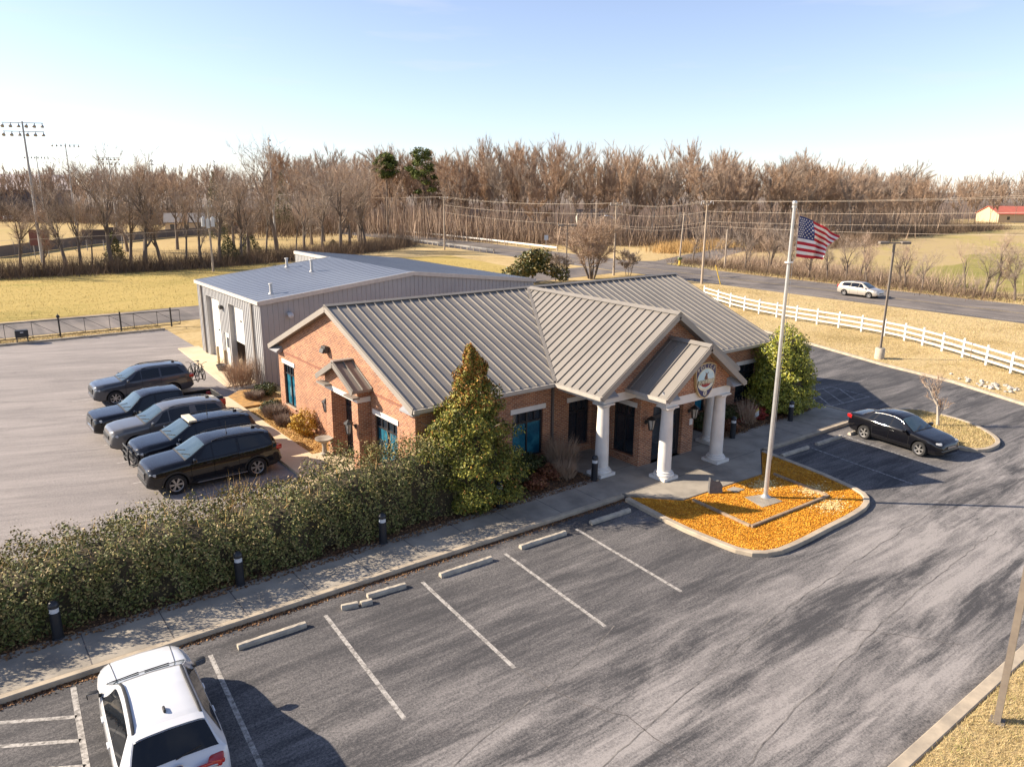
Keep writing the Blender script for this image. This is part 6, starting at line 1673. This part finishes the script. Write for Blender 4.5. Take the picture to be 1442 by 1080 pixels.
# the flag: a 13-stripe cloth hanging in folds, hoist along the halyard
fl_lines = {  # for v=0 (top) and v=1 (bottom): outline of the cloth in (s, z) as u runs 0..1, with depth waves
}
NU, NV = 60, 39
def flag_pt(u, v):
    top = [(0.0, (.21, 10.29)), (.2, (.42, 10.24)), (.4, (.66, 10.13)), (.6, (.92, 10.0)), (.8, (1.27, 9.84)), (1.0, (1.64, 9.63))]
    mid = [(0.0, (.215, 9.6)), (.2, (.42, 9.57)), (.4, (.78, 9.50)), (.6, (.98, 9.44)), (.8, (1.14, 9.36)), (1.0, (1.30, 9.27))]
    bot = [(0.0, (.22, 8.93)), (.2, (.46, 8.895)), (.4, (.70, 8.87)), (.6, (.90, 8.855)), (.8, (1.03, 8.85)), (1.0, (1.12, 8.845))]
    def it(tab):
        for (a, p), (b, q) in zip(tab, tab[1:]):
            if u <= b + 1e-9:
                t = (u - a) / (b - a); return Vector((p[0] + (q[0] - p[0]) * t, p[1] + (q[1] - p[1]) * t))
        return Vector(tab[-1][1])
    A, Bm, D = it(top), it(mid), it(bot); vm = .51
    p = A.lerp(Bm, v / vm) if v < vm else Bm.lerp(D, (v - vm) / (1 - vm))
    w = u * (.16 * math.sin(u * 9.0 + v * 2.5) + .12 * math.sin(u * 16 - v * 4)) + .22 * u * (v - .3) + (.10 * math.exp(-((v - .52) / .12) ** 2) * min(1, u * 2))
    return rh * p.x + fh * w + Vector((0, 0, p.y))
V = [flag_pt(i / NU, j / NV) for i in range(NU + 1) for j in range(NV + 1)]
mb = MB(); mb.v = [tuple(v) for v in V]
for i in range(NU):
    for j in range(NV):
        a = i * (NV + 1) + j; mb.f.append((a, a + NV + 1, a + NV + 2, a + 1))
        st = int(j / 3); cant = i < NU * .4 and st < 7; mb.m.append(2 if cant else (0 if st % 2 == 0 else 1))
m_fr = M('flag_red', (0.46, 0.03, 0.045), 0.8, spec=.2); m_fw = M('flag_white', (0.78, 0.75, 0.72), 0.8, spec=.2); m_fb = M('flag_blue', (0.045, 0.06, 0.17), 0.8, spec=.2)
flag = mb.build('flag', [m_fr, m_fw, m_fb], smooth=True, angle=180); flag.location = (19.93, -2.33, 0)
tag(flag, 'red white and blue striped flag flying from the silver pole', 'flag')
stv = MB()
for r in range(9):
    for c in range(6 if r % 2 == 0 else 5):
        u = (.4 * (c * 2 + 1 + (r % 2)) / 12); v = (7 / 13) * (r + 1) / 10
        P0 = flag_pt(u, v); du = (flag_pt(u + .012, v) - flag_pt(u - .012, v)).normalized(); dv = (flag_pt(u, v + .012) - flag_pt(u, v - .012)).normalized(); nn = du.cross(dv).normalized()
        for sd in (-1, 1):
            pts = []
            for k in range(10):
                a = k * PI / 5 + PI / 2; rr = .034 if k % 2 == 0 else .014; pts.append(P0 + nn * .004 * sd + du * math.cos(a) * rr - dv * math.sin(a) * rr)
            stv.add(pts if sd > 0 else pts[::-1], [tuple(range(10))])
stv.build('stars', m_fw, flag)
def top_mesh(mb, name, mat, label, cat, loc, smooth=False, group=None):
    o = mb.build(name, mat, smooth=smooth); o.location = loc; return tag(o, label, cat, group)
mb = MB(); mb.prism([(-.65, .45), (-.9, -.5), (.15, -.62), (.25, .15)], 0, .025); top_mesh(mb, 'flagpole_slab', m_conc, 'flat concrete slab under the foot of the flagpole', 'slab', (19.93, -2.33, .10))
mb = MB(); mb.prism([(-.28, .2), (.15, .22), (.3, -.18), (-.22, -.19)], 0, .03); top_mesh(mb, 'stone_plaque', m_conc, 'small flat pale stone lying in the mulch behind the memorial stone', 'stone', (19.62, -1.24, .10))
mb = MB(); mb.extr([(-.26, 0, 0), (.26, 0, 0), (.27, 0, .3), (.15, 0, .5), (.0, 0, .45), (-.2, 0, .62), (-.24, 0, .3)], (0, .16, 0)); o = top_mesh(mb, 'memorial_stone', m_stone, 'small dark rough memorial stone standing at the corner of the plaza', 'stone', (18.72, -1.02, .09)); o.rotation_euler = (-.18, 0, -.5)
ed = thing('timber_edging', 'low weathered timber edging framing the flagpole bed', 'edging', (19.5, -2.3, .10))
for a, b in (((17.49, -.95), (17.31, -3.52)), ((17.31, -3.58), (21.86, -3.7)), ((21.86, -3.63), (22.15, -1.2))):
    mb = MB(); mb.beam((a[0] - 19.5, a[1] + 2.3, .04), (b[0] - 19.5, b[1] + 2.3, .04), .09, .1); mb.build('timber', m_timber, ed)

# lamp posts
def lamp_post(label, loc, h, heads, rz, base=True, sq=.12, head=(.62, .36, .17)):
    t = thing('lamp_post', label, 'lamp post', loc, rz)
    z0 = 0
    if base: mb = MB(); mb.lathe([(0, 0), (.32, 0), (.31, .72), (.28, .76), (0, .76)], n=20); mb.build('concrete_base', m_stop, t, smooth=True); z0 = .76
    mb = MB(); mb.cbox((0, 0, (z0 + h) / 2), (sq, sq, h - z0)); mb.cbox((0, 0, z0 + .015), (sq * 2.2, sq * 2.2, .03)); mb.build('pole', m_bronze, t)
    for s in heads:
        mb = MB(); mb.cbox((s * .24, 0, h - .06), (.42, .07, .09)); mb.cbox((s * (.42 + head[0] / 2), 0, h - .04), head, bev=.03); lh = mb.build('lamp_head', m_bronze, t)
        mb = MB(); mb.cbox((s * (.42 + head[0] / 2), 0, h - .04 - head[2] / 2 - .006), (head[0] * .8, head[1] * .8, .012)); mb.build('lens', m_blens, lh)
    return t
lamp_post('brown double headed lamp post on a concrete base beside the white fence', (47.24, 7.39, 0), 7.85, (-1, 1), -.62)
lamp_post('double headed lamp post beside the big rounded bare tree behind the roof', (59.08, 53.13, 0), 6.75, (-1, 1), -.6, head=(.7, .4, .2))
lamp_post('brown square lamp post cut off by the right edge of the photo', (13.42, -12.55, .1), 8.2, (-1, 1), .2, False, .13)

# wooden utility poles and their wires
def upole(label, loc, h, arm=1.2, rz=0.0, kind=0):
    t = thing('utility_pole', label, 'utility pole', loc, rz)
    mb = MB(); mb.cyl((0, 0, -.2), (0, 0, h), .15, .10, 12); mb.build('pole', m_pole, t, smooth=True)
    if arm:
        mb = MB(); mb.cbox((0, 0, h - .25), (arm * 2, .10, .12)); mb.beam((-.6, .07, h - .3), (0, .07, h - .85), .04, .02); mb.beam((.6, .07, h - .3), (0, .07, h - .85), .04, .02); mb.build('crossarm', m_pole if kind != 1 else m_steel, t)
        for k in (-1, 0, 1):
            mb = MB(); mb.cyl((k * arm * .9 + (.0 if k else .12), 0, h - .19), (k * arm * .9 + (.0 if k else .12), 0, h + .05), .045, .03, 8); mb.build('insulator', m_insul, t)
    return t
P1 = upole('wooden utility pole with curved insulator brackets at the near edge of the highway', (70.48, 41.23, 0), 9.75, .8, .1)
mb = MB()
for k in (-1, 1): mb.tube([(k * .1, 0, 9.3), (k * .55, 0, 9.45), (k * .95, 0, 9.8), (k * 1.25, 0, 9.7), (k * 1.3, 0, 9.35)], .03, 6)
mb.build('bracket_arm', m_insul, P1)
P2 = upole('wooden utility pole with a crossarm and a street light arm beside the bare thicket', (68.02, 53.77, 0), 9.3, 1.3, .1)
mb = MB(); mb.tube([(0, 0, 7.2), (-.9, 0, 7.6), (-1.8, 0, 7.75)], .03, 6); mb.cbox((-2.0, 0, 7.74), (.5, .2, .12), bev=.04); mb.build('street_light_arm', m_insul, P2)
P3 = upole('lone wooden utility pole beside the guardrail of the far highway', (71.6, 100.8, 0), 9.4, 1.0, .1)
upole('plain thin wooden pole rising behind the big bare thicket', (104.2, 95.3, 0), 8.5, 0)
upole('slightly leaning wooden pole by the side drive across the highway', (91.2, 62.3, 0), 7.6, 0).rotation_euler = (.02, .04, 0)
upole('short thin pole among the roadside scrub across the highway', (88.2, 51.3, 0), 5.6, 0)
PT = upole('utility pole carrying grey transformers behind the metal workshop', (26.2, 86.4, 0), 8.6, .6, -.66)
for k, (dx, dz) in enumerate(((-.62, 5.9), (.0, 5.7), (.62, 5.9))):
    mb = MB(); mb.cyl((dx, -.32, dz), (dx, -.32, dz + 1.15), .25, .25, 14); mb.cyl((dx, -.32, dz + 1.15), (dx, -.32, dz + 1.3), .08, .05, 8); mb.cbox((dx, -.1, dz + .6), (.12, .3, .5)); mb.build('transformer', m_insul, PT, smooth=True)
def wire(label, pts, sag, r=.0095, group='overhead wires along the highway'):
    q = []
    for a, b in zip(pts, pts[1:]):
        a, b = Vector(a), Vector(b); n = 24
        for i in range(n):
            t = i / n; p = a.lerp(b, t); p.z -= sag * 4 * t * (1 - t); q.append(tuple(p))
    q.append(pts[-1]); mb = MB(); mb.tube(q, r, 5); return tag(mb.build('overhead_wire', m_wire), label, 'wire', group)
for dx, ze, lab in ((-.9, 0, 'topmost left'), (.9, 0, 'topmost right')):
    wire('overhead wire on the %s insulators of the highway poles' % lab, [(62 + dx, 172, 9.4), (71.6 + dx, 100.8, 9.4), (68.0 + dx, 53.8, 9.3), (70.5 + dx * .8, 41.2, 9.8), (70.5 + dx, -12, 12.15 + dx * .15)], .55)
wire('thick neutral wire strung below the crossarms', [(71.6, 100.8, 8.0), (68.0, 53.8, 8.0), (70.5, 41.2, 8.6), (70.5, -12, 10.7)], .5, .013)
wire('upper of the two low cables on the highway poles', [(71.6, 100.8, 6.7), (68.0, 53.8, 6.5), (70.5, 41.2, 7.4), (70.5, -12, 9.7)], .45, .011)
wire('lowest sagging cable on the highway poles', [(68.0, 53.8, 6.3), (70.5, 41.2, 6.9), (70.5, -12, 8.7)], .5, .011)
wire('wire running from the transformer pole to the left', [(26.2, 86.4, 5.6), (-30, 80, 5.6)], .6, .016, 'wires at the transformer pole')

# stadium floodlights over the trees
def flood(label, x, y, h, rows, n, rz, w=4.6):
    t = thing('floodlight_mast', label, 'floodlight', (x, y, 0), rz)
    mb = MB(); mb.cyl((0, 0, 0), (0, 0, h), .24, .11, 12); mb.build('mast', m_steel, t, smooth=True)
    for r in range(rows):
        z = h - .2 - r * 1.15; mb = MB(); mb.cbox((0, 0, z), (w * 1.04, .09, .09)); mb.build('crossbar', m_steel, t)
        for i in range(n):
            x_ = -w / 2 + w * i / max(1, n - 1); mb = MB(); mb.lathe([(0, .22), (.13, .18), (.26, -.1), (.24, -.15), (0, -.1)], (0, 0, 0), 12); mb.cbox((0, 0, .3), (.08, .08, .3))
            rot = Matrix.Rotation(-.5 + .25 * ((i * 7) % 3 - 1), 3, 'X'); mb.v = [tuple(rot @ Vector(p) + Vector((x_, -.1, z - .42))) for p in mb.v]; mb.build('lamp', m_steel, t, smooth=True)
FG = 'floodlight masts of the ball field'
flood('tall floodlight mast with two rows of six lamps at the far left', 9.6, 112, 19.5, 2, 6, -.45, 5.0)
flood('floodlight mast with a single wide row of lamps, second from the left', 30, 224, 21.6, 1, 7, -.3, 6.2)
flood('distant floodlight mast with a thin single row, between the two leftmost masts', 28, 271, 19.6, 1, 8, -.3, 6.4)
flood('floodlight mast with two rows of lamps above the middle of the left trees', 37.4, 209, 18.0, 2, 6, -.2, 4.6)
flood('far floodlight mast with a small dark head left of the cedar', 62.6, 275, 19.6, 2, 3, 1.0, 2.0)
flood('far thin floodlight mast seen edge on, above the cedar', 76.6, 251, 19.2, 2, 2, 1.25, 1.0)
flood('floodlight mast seen edge on, right beside the tallest bare tree', 53.8, 137.5, 20.4, 2, 4, 1.3, 2.4)

# the white rail fence
wf = thing('rail_fence', 'long white three rail fence between the lot and the highway', 'fence', (50, 10, 0))
FPN = [(60.6, 33.0), (59.3, 30.2), (58.1, 27.8), (57.3, 25.6), (56.75, 23.6), (56.4, 21.5), (56.2, 19.4), (56.15, 17.4), (56.1, 15.4), (55.95, 13.35), (55.6, 11.3), (55.05, 9.45), (54.3, 7.75), (53.35, 5.95), (52.3, 4.15), (51.1, 2.2), (49.9, .3), (48.7, -1.6), (47.5, -3.5)]
for x, y in FPN:
    mb = MB(); mb.box(x - 50.065, x - 49.935, y - 10.065, y - 9.935, 0, 1.32); mb.lathe([(0, 1.40), (.09, 1.33), (.09, 1.31), (0, 1.31)], (x - 50, y - 10, 0), 4); mb.build('post', m_fencew, wf)
for a, b in zip(FPN, FPN[1:]):
    for z in (.34, .72, 1.12):
        mb = MB(); mb.beam((a[0] - 50, a[1] - 10, z), (b[0] - 50, b[1] - 10, z), .045, .13); mb.build('rail', m_fencew, wf)
# black sliding gate and motor box
gt_ = thing('sliding_gate', 'long low black steel gate with diagonal braces along the rear lot', 'gate', (4, 47.2, 0))
def gy(x): return .0 - .02 * x
mb = MB(); gx0, gx1 = -9, 8.0
for z in (.22, 1.36): mb.beam((gx0, gy(gx0), z), (gx1, gy(gx1), z - (.0)), .055, .055)
x = gx0; k = 0
while x <= gx1 + .01:
    mb.beam((x, gy(x), .22), (x, gy(x), 1.36), .034, .034, (1, 0, 0))
    if k % 1 == 0 and x + 1.7 <= gx1: mb.beam((x, gy(x) + .03, 1.34), (x + 1.7, gy(x + 1.7) + .03, .24), .026, .026)
    x += 1.7; k += 1
mb.build('gate_frame', m_black, gt_)
for x in (-4.3, -.45, 3.7, 7.4):
    mb = MB(); mb.cyl((x, .18, 0), (x, .18, 1.55), .06, .06, 10)
    if x == -.45: mb.cbox((x, .18, 1.58), (.22, .22, .2), bev=.03); mb.cyl((x, .18, 1.68), (x, .18, 1.85), .04, .0, 8)
    mb.build('gate_post', m_black, gt_)
gm = thing('gate_motor', 'black gate motor box on short legs beside the sliding gate', 'box', (1.05, 46.35, 0))
mb = MB(); mb.cbox((0, 0, .72), (.82, .5, .52), bev=.04); mb.build('housing', m_black, gm)
for sx in (-.33, .33): mb = MB(); mb.cbox((sx, 0, .23), (.07, .3, .46)); mb.build('leg', m_black, gm)
mb = MB(); mb.cbox((0, -.256, .84), (.2, .01, .07)); mb.build('plate', m_insul, gm)
# bird bath
bb = thing('bird_bath', 'pale stone bird bath at the end of the left bed', 'bird bath', (8.72, 11.55, .118))
mb = MB(); mb.lathe([(0, 0), (.2, 0), (.2, .06), (.11, .12), (.09, .35), (.11, .52), (.16, .58), (0, .58)], n=18); mb.build('pedestal', m_conc, bb, smooth=True)
mb = MB(); mb.lathe([(0, .58), (.2, .58), (.36, .68), (.38, .74), (.34, .74), (.2, .66), (0, .64)], n=22); mb.build('bowl', m_conc, bb, smooth=True)
# little garden sign
gs = thing('garden_sign', 'small tilted colourful garden sign on a stake in front of the right wing', 'sign', (27.35, 3.35, .1))
mb = MB(); mb.cyl((0, 0, 0), (.05, 0, .6), .015, .015, 6); mb.build('stake', m_timber, gs)
for i, (z, m) in enumerate(((.42, m_skyb), (.55, m_fw), (.68, m_yel))):
    mb = MB(); mb.cbox((.06, -.02, z), (.34 - .04 * i, .02, .125), Matrix.Rotation(-.35, 3, 'Y')); mb.build('panel', m, gs)
# bicycles on the rack of the far suv
def bicycle(label, loc, rz):
    t = thing('bicycle', label, 'bicycle', loc, rz, 'bicycles on the rear rack')
    for x in (-.52, .52):
        mb = MB(); n = 24
        for i in range(n):
            a, b = 2 * PI * i / n, 2 * PI * (i + 1) / n; mb.cyl((x + .33 * math.cos(a), 0, .34 + .33 * math.sin(a)), (x + .33 * math.cos(b), 0, .34 + .33 * math.sin(b)), .024, .024, 6)
        w = mb.build('wheel', m_rubber, t)
        mb = MB()
        for i in range(12): a = PI * i / 6; mb.cyl((x, 0, .34), (x + .31 * math.cos(a), 0, .34 + .31 * math.sin(a)), .004, .004, 4)
        mb.cyl((x, -.05, .34), (x, .05, .34), .025, .025, 8); mb.build('spokes', m_steel, w)
    mb = MB(); B_, H_, S_, R_ = (-.08, 0, .30), (.38, 0, .82), (-.22, 0, .80), (-.52, 0, .34)
    for a, b in ((B_, H_), (B_, S_), (S_, H_), (S_, R_), (B_, R_), ((.40, 0, .86), (.52, 0, .34))): mb.cyl(a, b, .02, .02, 8)
    mb.build('frame', m_black, t)
    mb = MB(); mb.tube([(.36, -.3, .98), (.40, -.1, .96), (.40, 0, .88), (.40, .1, .96), (.36, .3, .98)], .014, 6); mb.build('handlebar', m_black, t)
    mb = MB(); mb.cyl(S_, (-.25, 0, .93), .014, .014, 8); mb.cbox((-.26, 0, .95), (.26, .13, .05), bev=.02); mb.build('saddle', m_black, t)
    mb = MB(); mb.lathe([(.06, -.005), (.09, -.005), (.09, .005), (.06, .005)], (B_[0], .04, B_[2]), 16, 'y'); mb.cyl((-.08, -.12, .16), (-.08, .12, .44), .012, .012, 6); mb.build('crank', m_steel, t)
bicycle('black bicycle hung closest to the tail of the blue grey suv', (7.42, 26.1, .55), PI / 2 + .05)
bicycle('black bicycle hung on the outer arm of the rear rack', (7.78, 26.15, .58), -PI / 2 + .03)
rk = MB(); rk.tube([(-2.45, 0, .5), (-3.2, 0, .5), (-3.2, 0, 1.3)], .025, 8); rk.cyl((-3.2, -.3, 1.25), (-3.2, .3, 1.25), .02, .02, 8); rk.build('bicycle_rack', m_black, c5)
# steel guard posts by the workshop doors
gp0 = None
for y, l in ((31.48, 'yellowed guard post at the right jamb of the far white door'), (30.05, 'yellowed guard post at the left jamb of the open white door'), (26.98, 'yellowed guard post at the right jamb of the open white door')):
    if gp0 is None:
        gp0 = thing('guard_post', l, 'bollard', (10.35, y, .06), 0, 'guard posts by the workshop doors'); mb = MB(); mb.lathe([(0, 0), (.085, 0), (.085, 1.1), (.06, 1.15), (0, 1.16)], n=14); mb.build('post', M('dusty_yellow_steel', (0.50, 0.36, 0.16), 0.6, c2=(0.36, 0.28, 0.18), scale=4), gp0, smooth=True)
        mb = MB(); mb.cyl((0, 0, 0), (0, 0, .03), .13, .12, 14); mb.build('foot', m_stop, gp0)
    else: dup(gp0, (10.35, y, .06), 0, l)
pt = thing('planter_pot', 'low dark round planter standing on the pale apron', 'pot', (9.95, 29.6, .06)); mb = MB(); mb.lathe([(0, 0), (.2, 0), (.32, .34), (.34, .36), (.29, .36), (.27, .3), (0, .28)], n=18); mb.build('pot', m_stone, pt, smooth=True)
mb = MB()
for i in range(14): a = i * .9; mb.beam((0, 0, .28), (math.cos(a) * .3, math.sin(a) * .3, .6), .015, .006)
mb.build('dry_stems', m_brush, pt)
# guardrails, signs and far buildings
def guardrail(label, pts, mat, dz=.55, step=2.0):
    t = thing('guardrail', label, 'guardrail', (pts[0][0], pts[0][1], 0)); ox, oy = pts[0]
    for a, b in zip(pts, pts[1:]):
        L = math.dist(a, b); n = int(L / step); d = ((b[0] - a[0]) / L, (b[1] - a[1]) / L)
        mb = MB()
        for zz, off in ((dz + .10, .0), (dz, .04), (dz - .10, .0)): mb.beam((a[0] - ox - d[1] * off, a[1] - oy + d[0] * off, zz), (b[0] - ox - d[1] * off, b[1] - oy + d[0] * off, zz), .04, .11)
        mb.build('rail', mat, t)
        for i in range(n + 1):
            q = (a[0] + d[0] * i * L / max(1, n) - ox, a[1] + d[1] * i * L / max(1, n) - oy); mb = MB(); mb.cbox((q[0] + .12 * d[1], q[1] - .12 * d[0], .36), (.16, .16, .72)); mb.build('post', m_pole, t)
    return t
guardrail('grey steel guardrail on dark posts along the near side of the far highway', [(74.9, 90.2), (75.8, 110), (76.6, 132)], m_steel, .58)
guardrail('bright white guardrail along the far side of the distant highway', [(87.6, 88), (89.2, 110), (89.8, 139), (87, 168)], m_white, .62, 4)
sn = thing('road_sign', 'small pale road sign on a post across the far highway', 'sign', (88.4, 92, 0)); mb = MB(); mb.cyl((0, 0, 0), (0, 0, 2.5), .04, .04, 8); mb.build('post', m_steel, sn); mb = MB(); mb.cbox((0, -.06, 2.15), (.75, .02, .9), Matrix.Rotation(-.7, 3, 'Z')); mb.build('sign_plate', M('pale_sign', (0.50, 0.54, 0.58), 0.5), sn)
hm = thing('marker_post', 'yellow marker post with a green top beside the highway junction', 'marker', (85.6, 57.5, 0)); mb = MB(); mb.cyl((0, 0, 0), (0, 0, .9), .2, .16, 12); mb.build('post', m_yel, hm); mb = MB(); mb.cbox((0, 0, 1.05), (.8, .3, .35), bev=.06); mb.build('top', m_grn, hm)
gg = thing('guy_wire_guard', 'yellow guy wire guard leaning beside the roadside utility pole', 'guy wire', (72.0, 39.6, 0)); mb = MB(); mb.cyl((0, 0, 0), (-.5, .55, 2.3), .06, .06, 8); mb.build('guard_sleeve', m_yel, gg); mb = MB(); mb.cyl((-.5, .55, 2.3), (-1.4, 1.55, 8.2), .012, .012, 5); mb.build('guy_wire', m_steel, gg)
m_hw = M('white_house_siding', (0.74, 0.70, 0.62), 0.7); m_hr = M('grey_house_roof', (0.20, 0.18, 0.17), 0.8); m_redr = M('red_metal_roof', (0.48, 0.13, 0.08), 0.6, c2=(0.40, 0.11, 0.07), scale=.4); m_tanw = M('tan_block_wall', (0.55, 0.42, 0.27), 0.85)
def house(name, label, loc, rz, L, Wd, hw_, hr, wallm, roofm, wins=4):
    t = thing(name, label, 'building' if L > 20 else 'house', loc, rz)
    mb = MB(); mb.box(-L / 2, L / 2, -Wd / 2, Wd / 2, 0, hw_)
    for s in (-1, 1): mb.add([(s * L / 2, -Wd / 2, hw_), (s * L / 2, Wd / 2, hw_), (s * L / 2, 0, hr)], [(0, 1, 2) if s > 0 else (2, 1, 0)])
    mb.build('wall', wallm, t)
    mb = MB(); e = .4; k = (hr - hw_) / (Wd / 2)
    mb.slab([(-L / 2 - e, -Wd / 2 - e, hw_ - e * k + .06), (L / 2 + e, -Wd / 2 - e, hw_ - e * k + .06), (L / 2 + e, 0, hr + .06), (-L / 2 - e, 0, hr + .06)], .15); mb.slab([(L / 2 + e, Wd / 2 + e, hw_ - e * k + .06), (-L / 2 - e, Wd / 2 + e, hw_ - e * k + .06), (-L / 2 - e, 0, hr + .06), (L / 2 + e, 0, hr + .06)], .15)
    mb.build('roof', roofm, t)
    for i in range(wins):
        x = -L / 2 + L * (i + .5) / wins; mb = MB(); mb.box(x - .5, x + .5, -Wd / 2 - .03, -Wd / 2 + .02, 1.0, min(2.2, hw_ - .3)); mb.build('window', m_dglass, t)
    return t
house('red_roofed_building', 'long tan building with a red metal roof at the far right', (338, 86, 0), -.66, 58, 14, 3.2, 5.8, m_tanw, m_redr, 8)
house('field_hall', 'large pale roofed hall behind the ball field at the far left', (16, 345, 0), -.1, 60, 26, 9, 14.5, M('dark_hall_wall', (0.22, 0.19, 0.18), 0.8), M('pale_hall_roof', (0.72, 0.62, 0.55), 0.6), 0)
house('white_house', 'small white house glimpsed through the wood left of the lone pole', (95.5, 176, 0), -.5, 10, 8, 3.4, 5.6, m_hw, m_hr)
house('white_house', 'small white house glimpsed through the wood right of the lone pole', (112, 150, 0), -.5, 9, 7, 3.2, 5.4, m_hw, m_hr)
house('white_house', 'tall narrow white house front glimpsed behind the crossarm pole', (124, 118, 0), -.6, 6, 7, 4.6, 6.2, m_hw, m_hr, 2)
house('white_house', 'pale house glimpsed in the wood between the two roadside poles', (146, 104, 0), -.7, 9, 7, 3.3, 5.6, m_hw, m_hr)
house('brown_house', 'low brown roofed house on the ball field side behind the left trees', (48, 175, 0), -.3, 12, 8, 2.8, 4.6, m_tanw, m_hr)
def board(label, loc, rz, w, h, z, mat, name='scoreboard'):
    t = thing(name, label, 'scoreboard', loc, rz); mb = MB(); mb.cbox((0, 0, z), (w, .18, h)); mb.build('panel', mat, t)
    for s in (-1, 1): mb = MB(); mb.cyl((s * w * .36, .15, 0), (s * w * .36, .15, z + h * .4), .07, .07, 8); mb.build('leg', m_steel, t)
m_bd = M('dark_board', (0.05, 0.04, 0.045), 0.6); m_rb = M('dull_red_board', (0.16, 0.06, 0.05), 0.7)
board('dull red board behind the left trees on the ball field', (10.6, 122, 0), -.35, 2.7, 2.4, 3.0, m_rb)
board('left half of the pair of dark boards on the ball field', (19.6, 131, 0), -.3, 3.6, 1.7, 2.7, m_bd); board('right half of the pair of dark boards on the ball field', (23.2, 133, 0), -.3, 2.8, 1.4, 3.1, m_bd)
of = thing('outfield_fence', 'grey screened outfield fence behind the left row of bare trees', 'fence', (0, 120, 0))
OF = [(-40, 122), (5, 124), (12.5, 134), (22, 146), (38, 160), (62, 172)]
for a, b in zip(OF, OF[1:]):
    mb = MB(); mb.beam((a[0], a[1] - 120, .9), (b[0], b[1] - 120, .9), .05, 1.7); mb.build('screen', M('grey_fence_screen', (0.20, 0.165, 0.14), 0.9) if a == OF[0] else bpy.data.materials['grey_fence_screen'], of)
    n = max(1, int(math.dist(a, b) / 4))
    for i in range(n): mb = MB(); mb.cyl((a[0] + (b[0] - a[0]) * i / n, a[1] - 120 + (b[1] - a[1]) * i / n, 0), (a[0] + (b[0] - a[0]) * i / n, a[1] - 120 + (b[1] - a[1]) * i / n, 2.1), .05, .05, 6); mb.build('post', m_steel, of)
# pale riprap stones at the lot's right edge
rg = np.random.default_rng(9); mb = MB()
for i in range(45):
    x, y = 44.9 + rg.normal(0, .45) - 0.0, -.6 + rg.normal(0, 1.1); x += -.25 * y * -.5; s = rg.uniform(.06, .17)
    bm = bmesh.new(); bmesh.ops.create_icosphere(bm, subdivisions=1, radius=s); vs = [Vector((v.co.x * rg.uniform(.8, 1.3), v.co.y * rg.uniform(.8, 1.3), v.co.z * .7)) * rg.uniform(.85, 1.15) + Vector((x + .6, y, s * .3)) for v in bm.verts]; bm.verts.index_update(); mb.add(vs, [tuple(v.index for v in f.verts) for f in bm.faces]); bm.free()
stuff(mb.build('rocks', M('pale_rock', (0.46, 0.43, 0.38), 0.9, c2=(0.30, 0.27, 0.23), scale=5)))
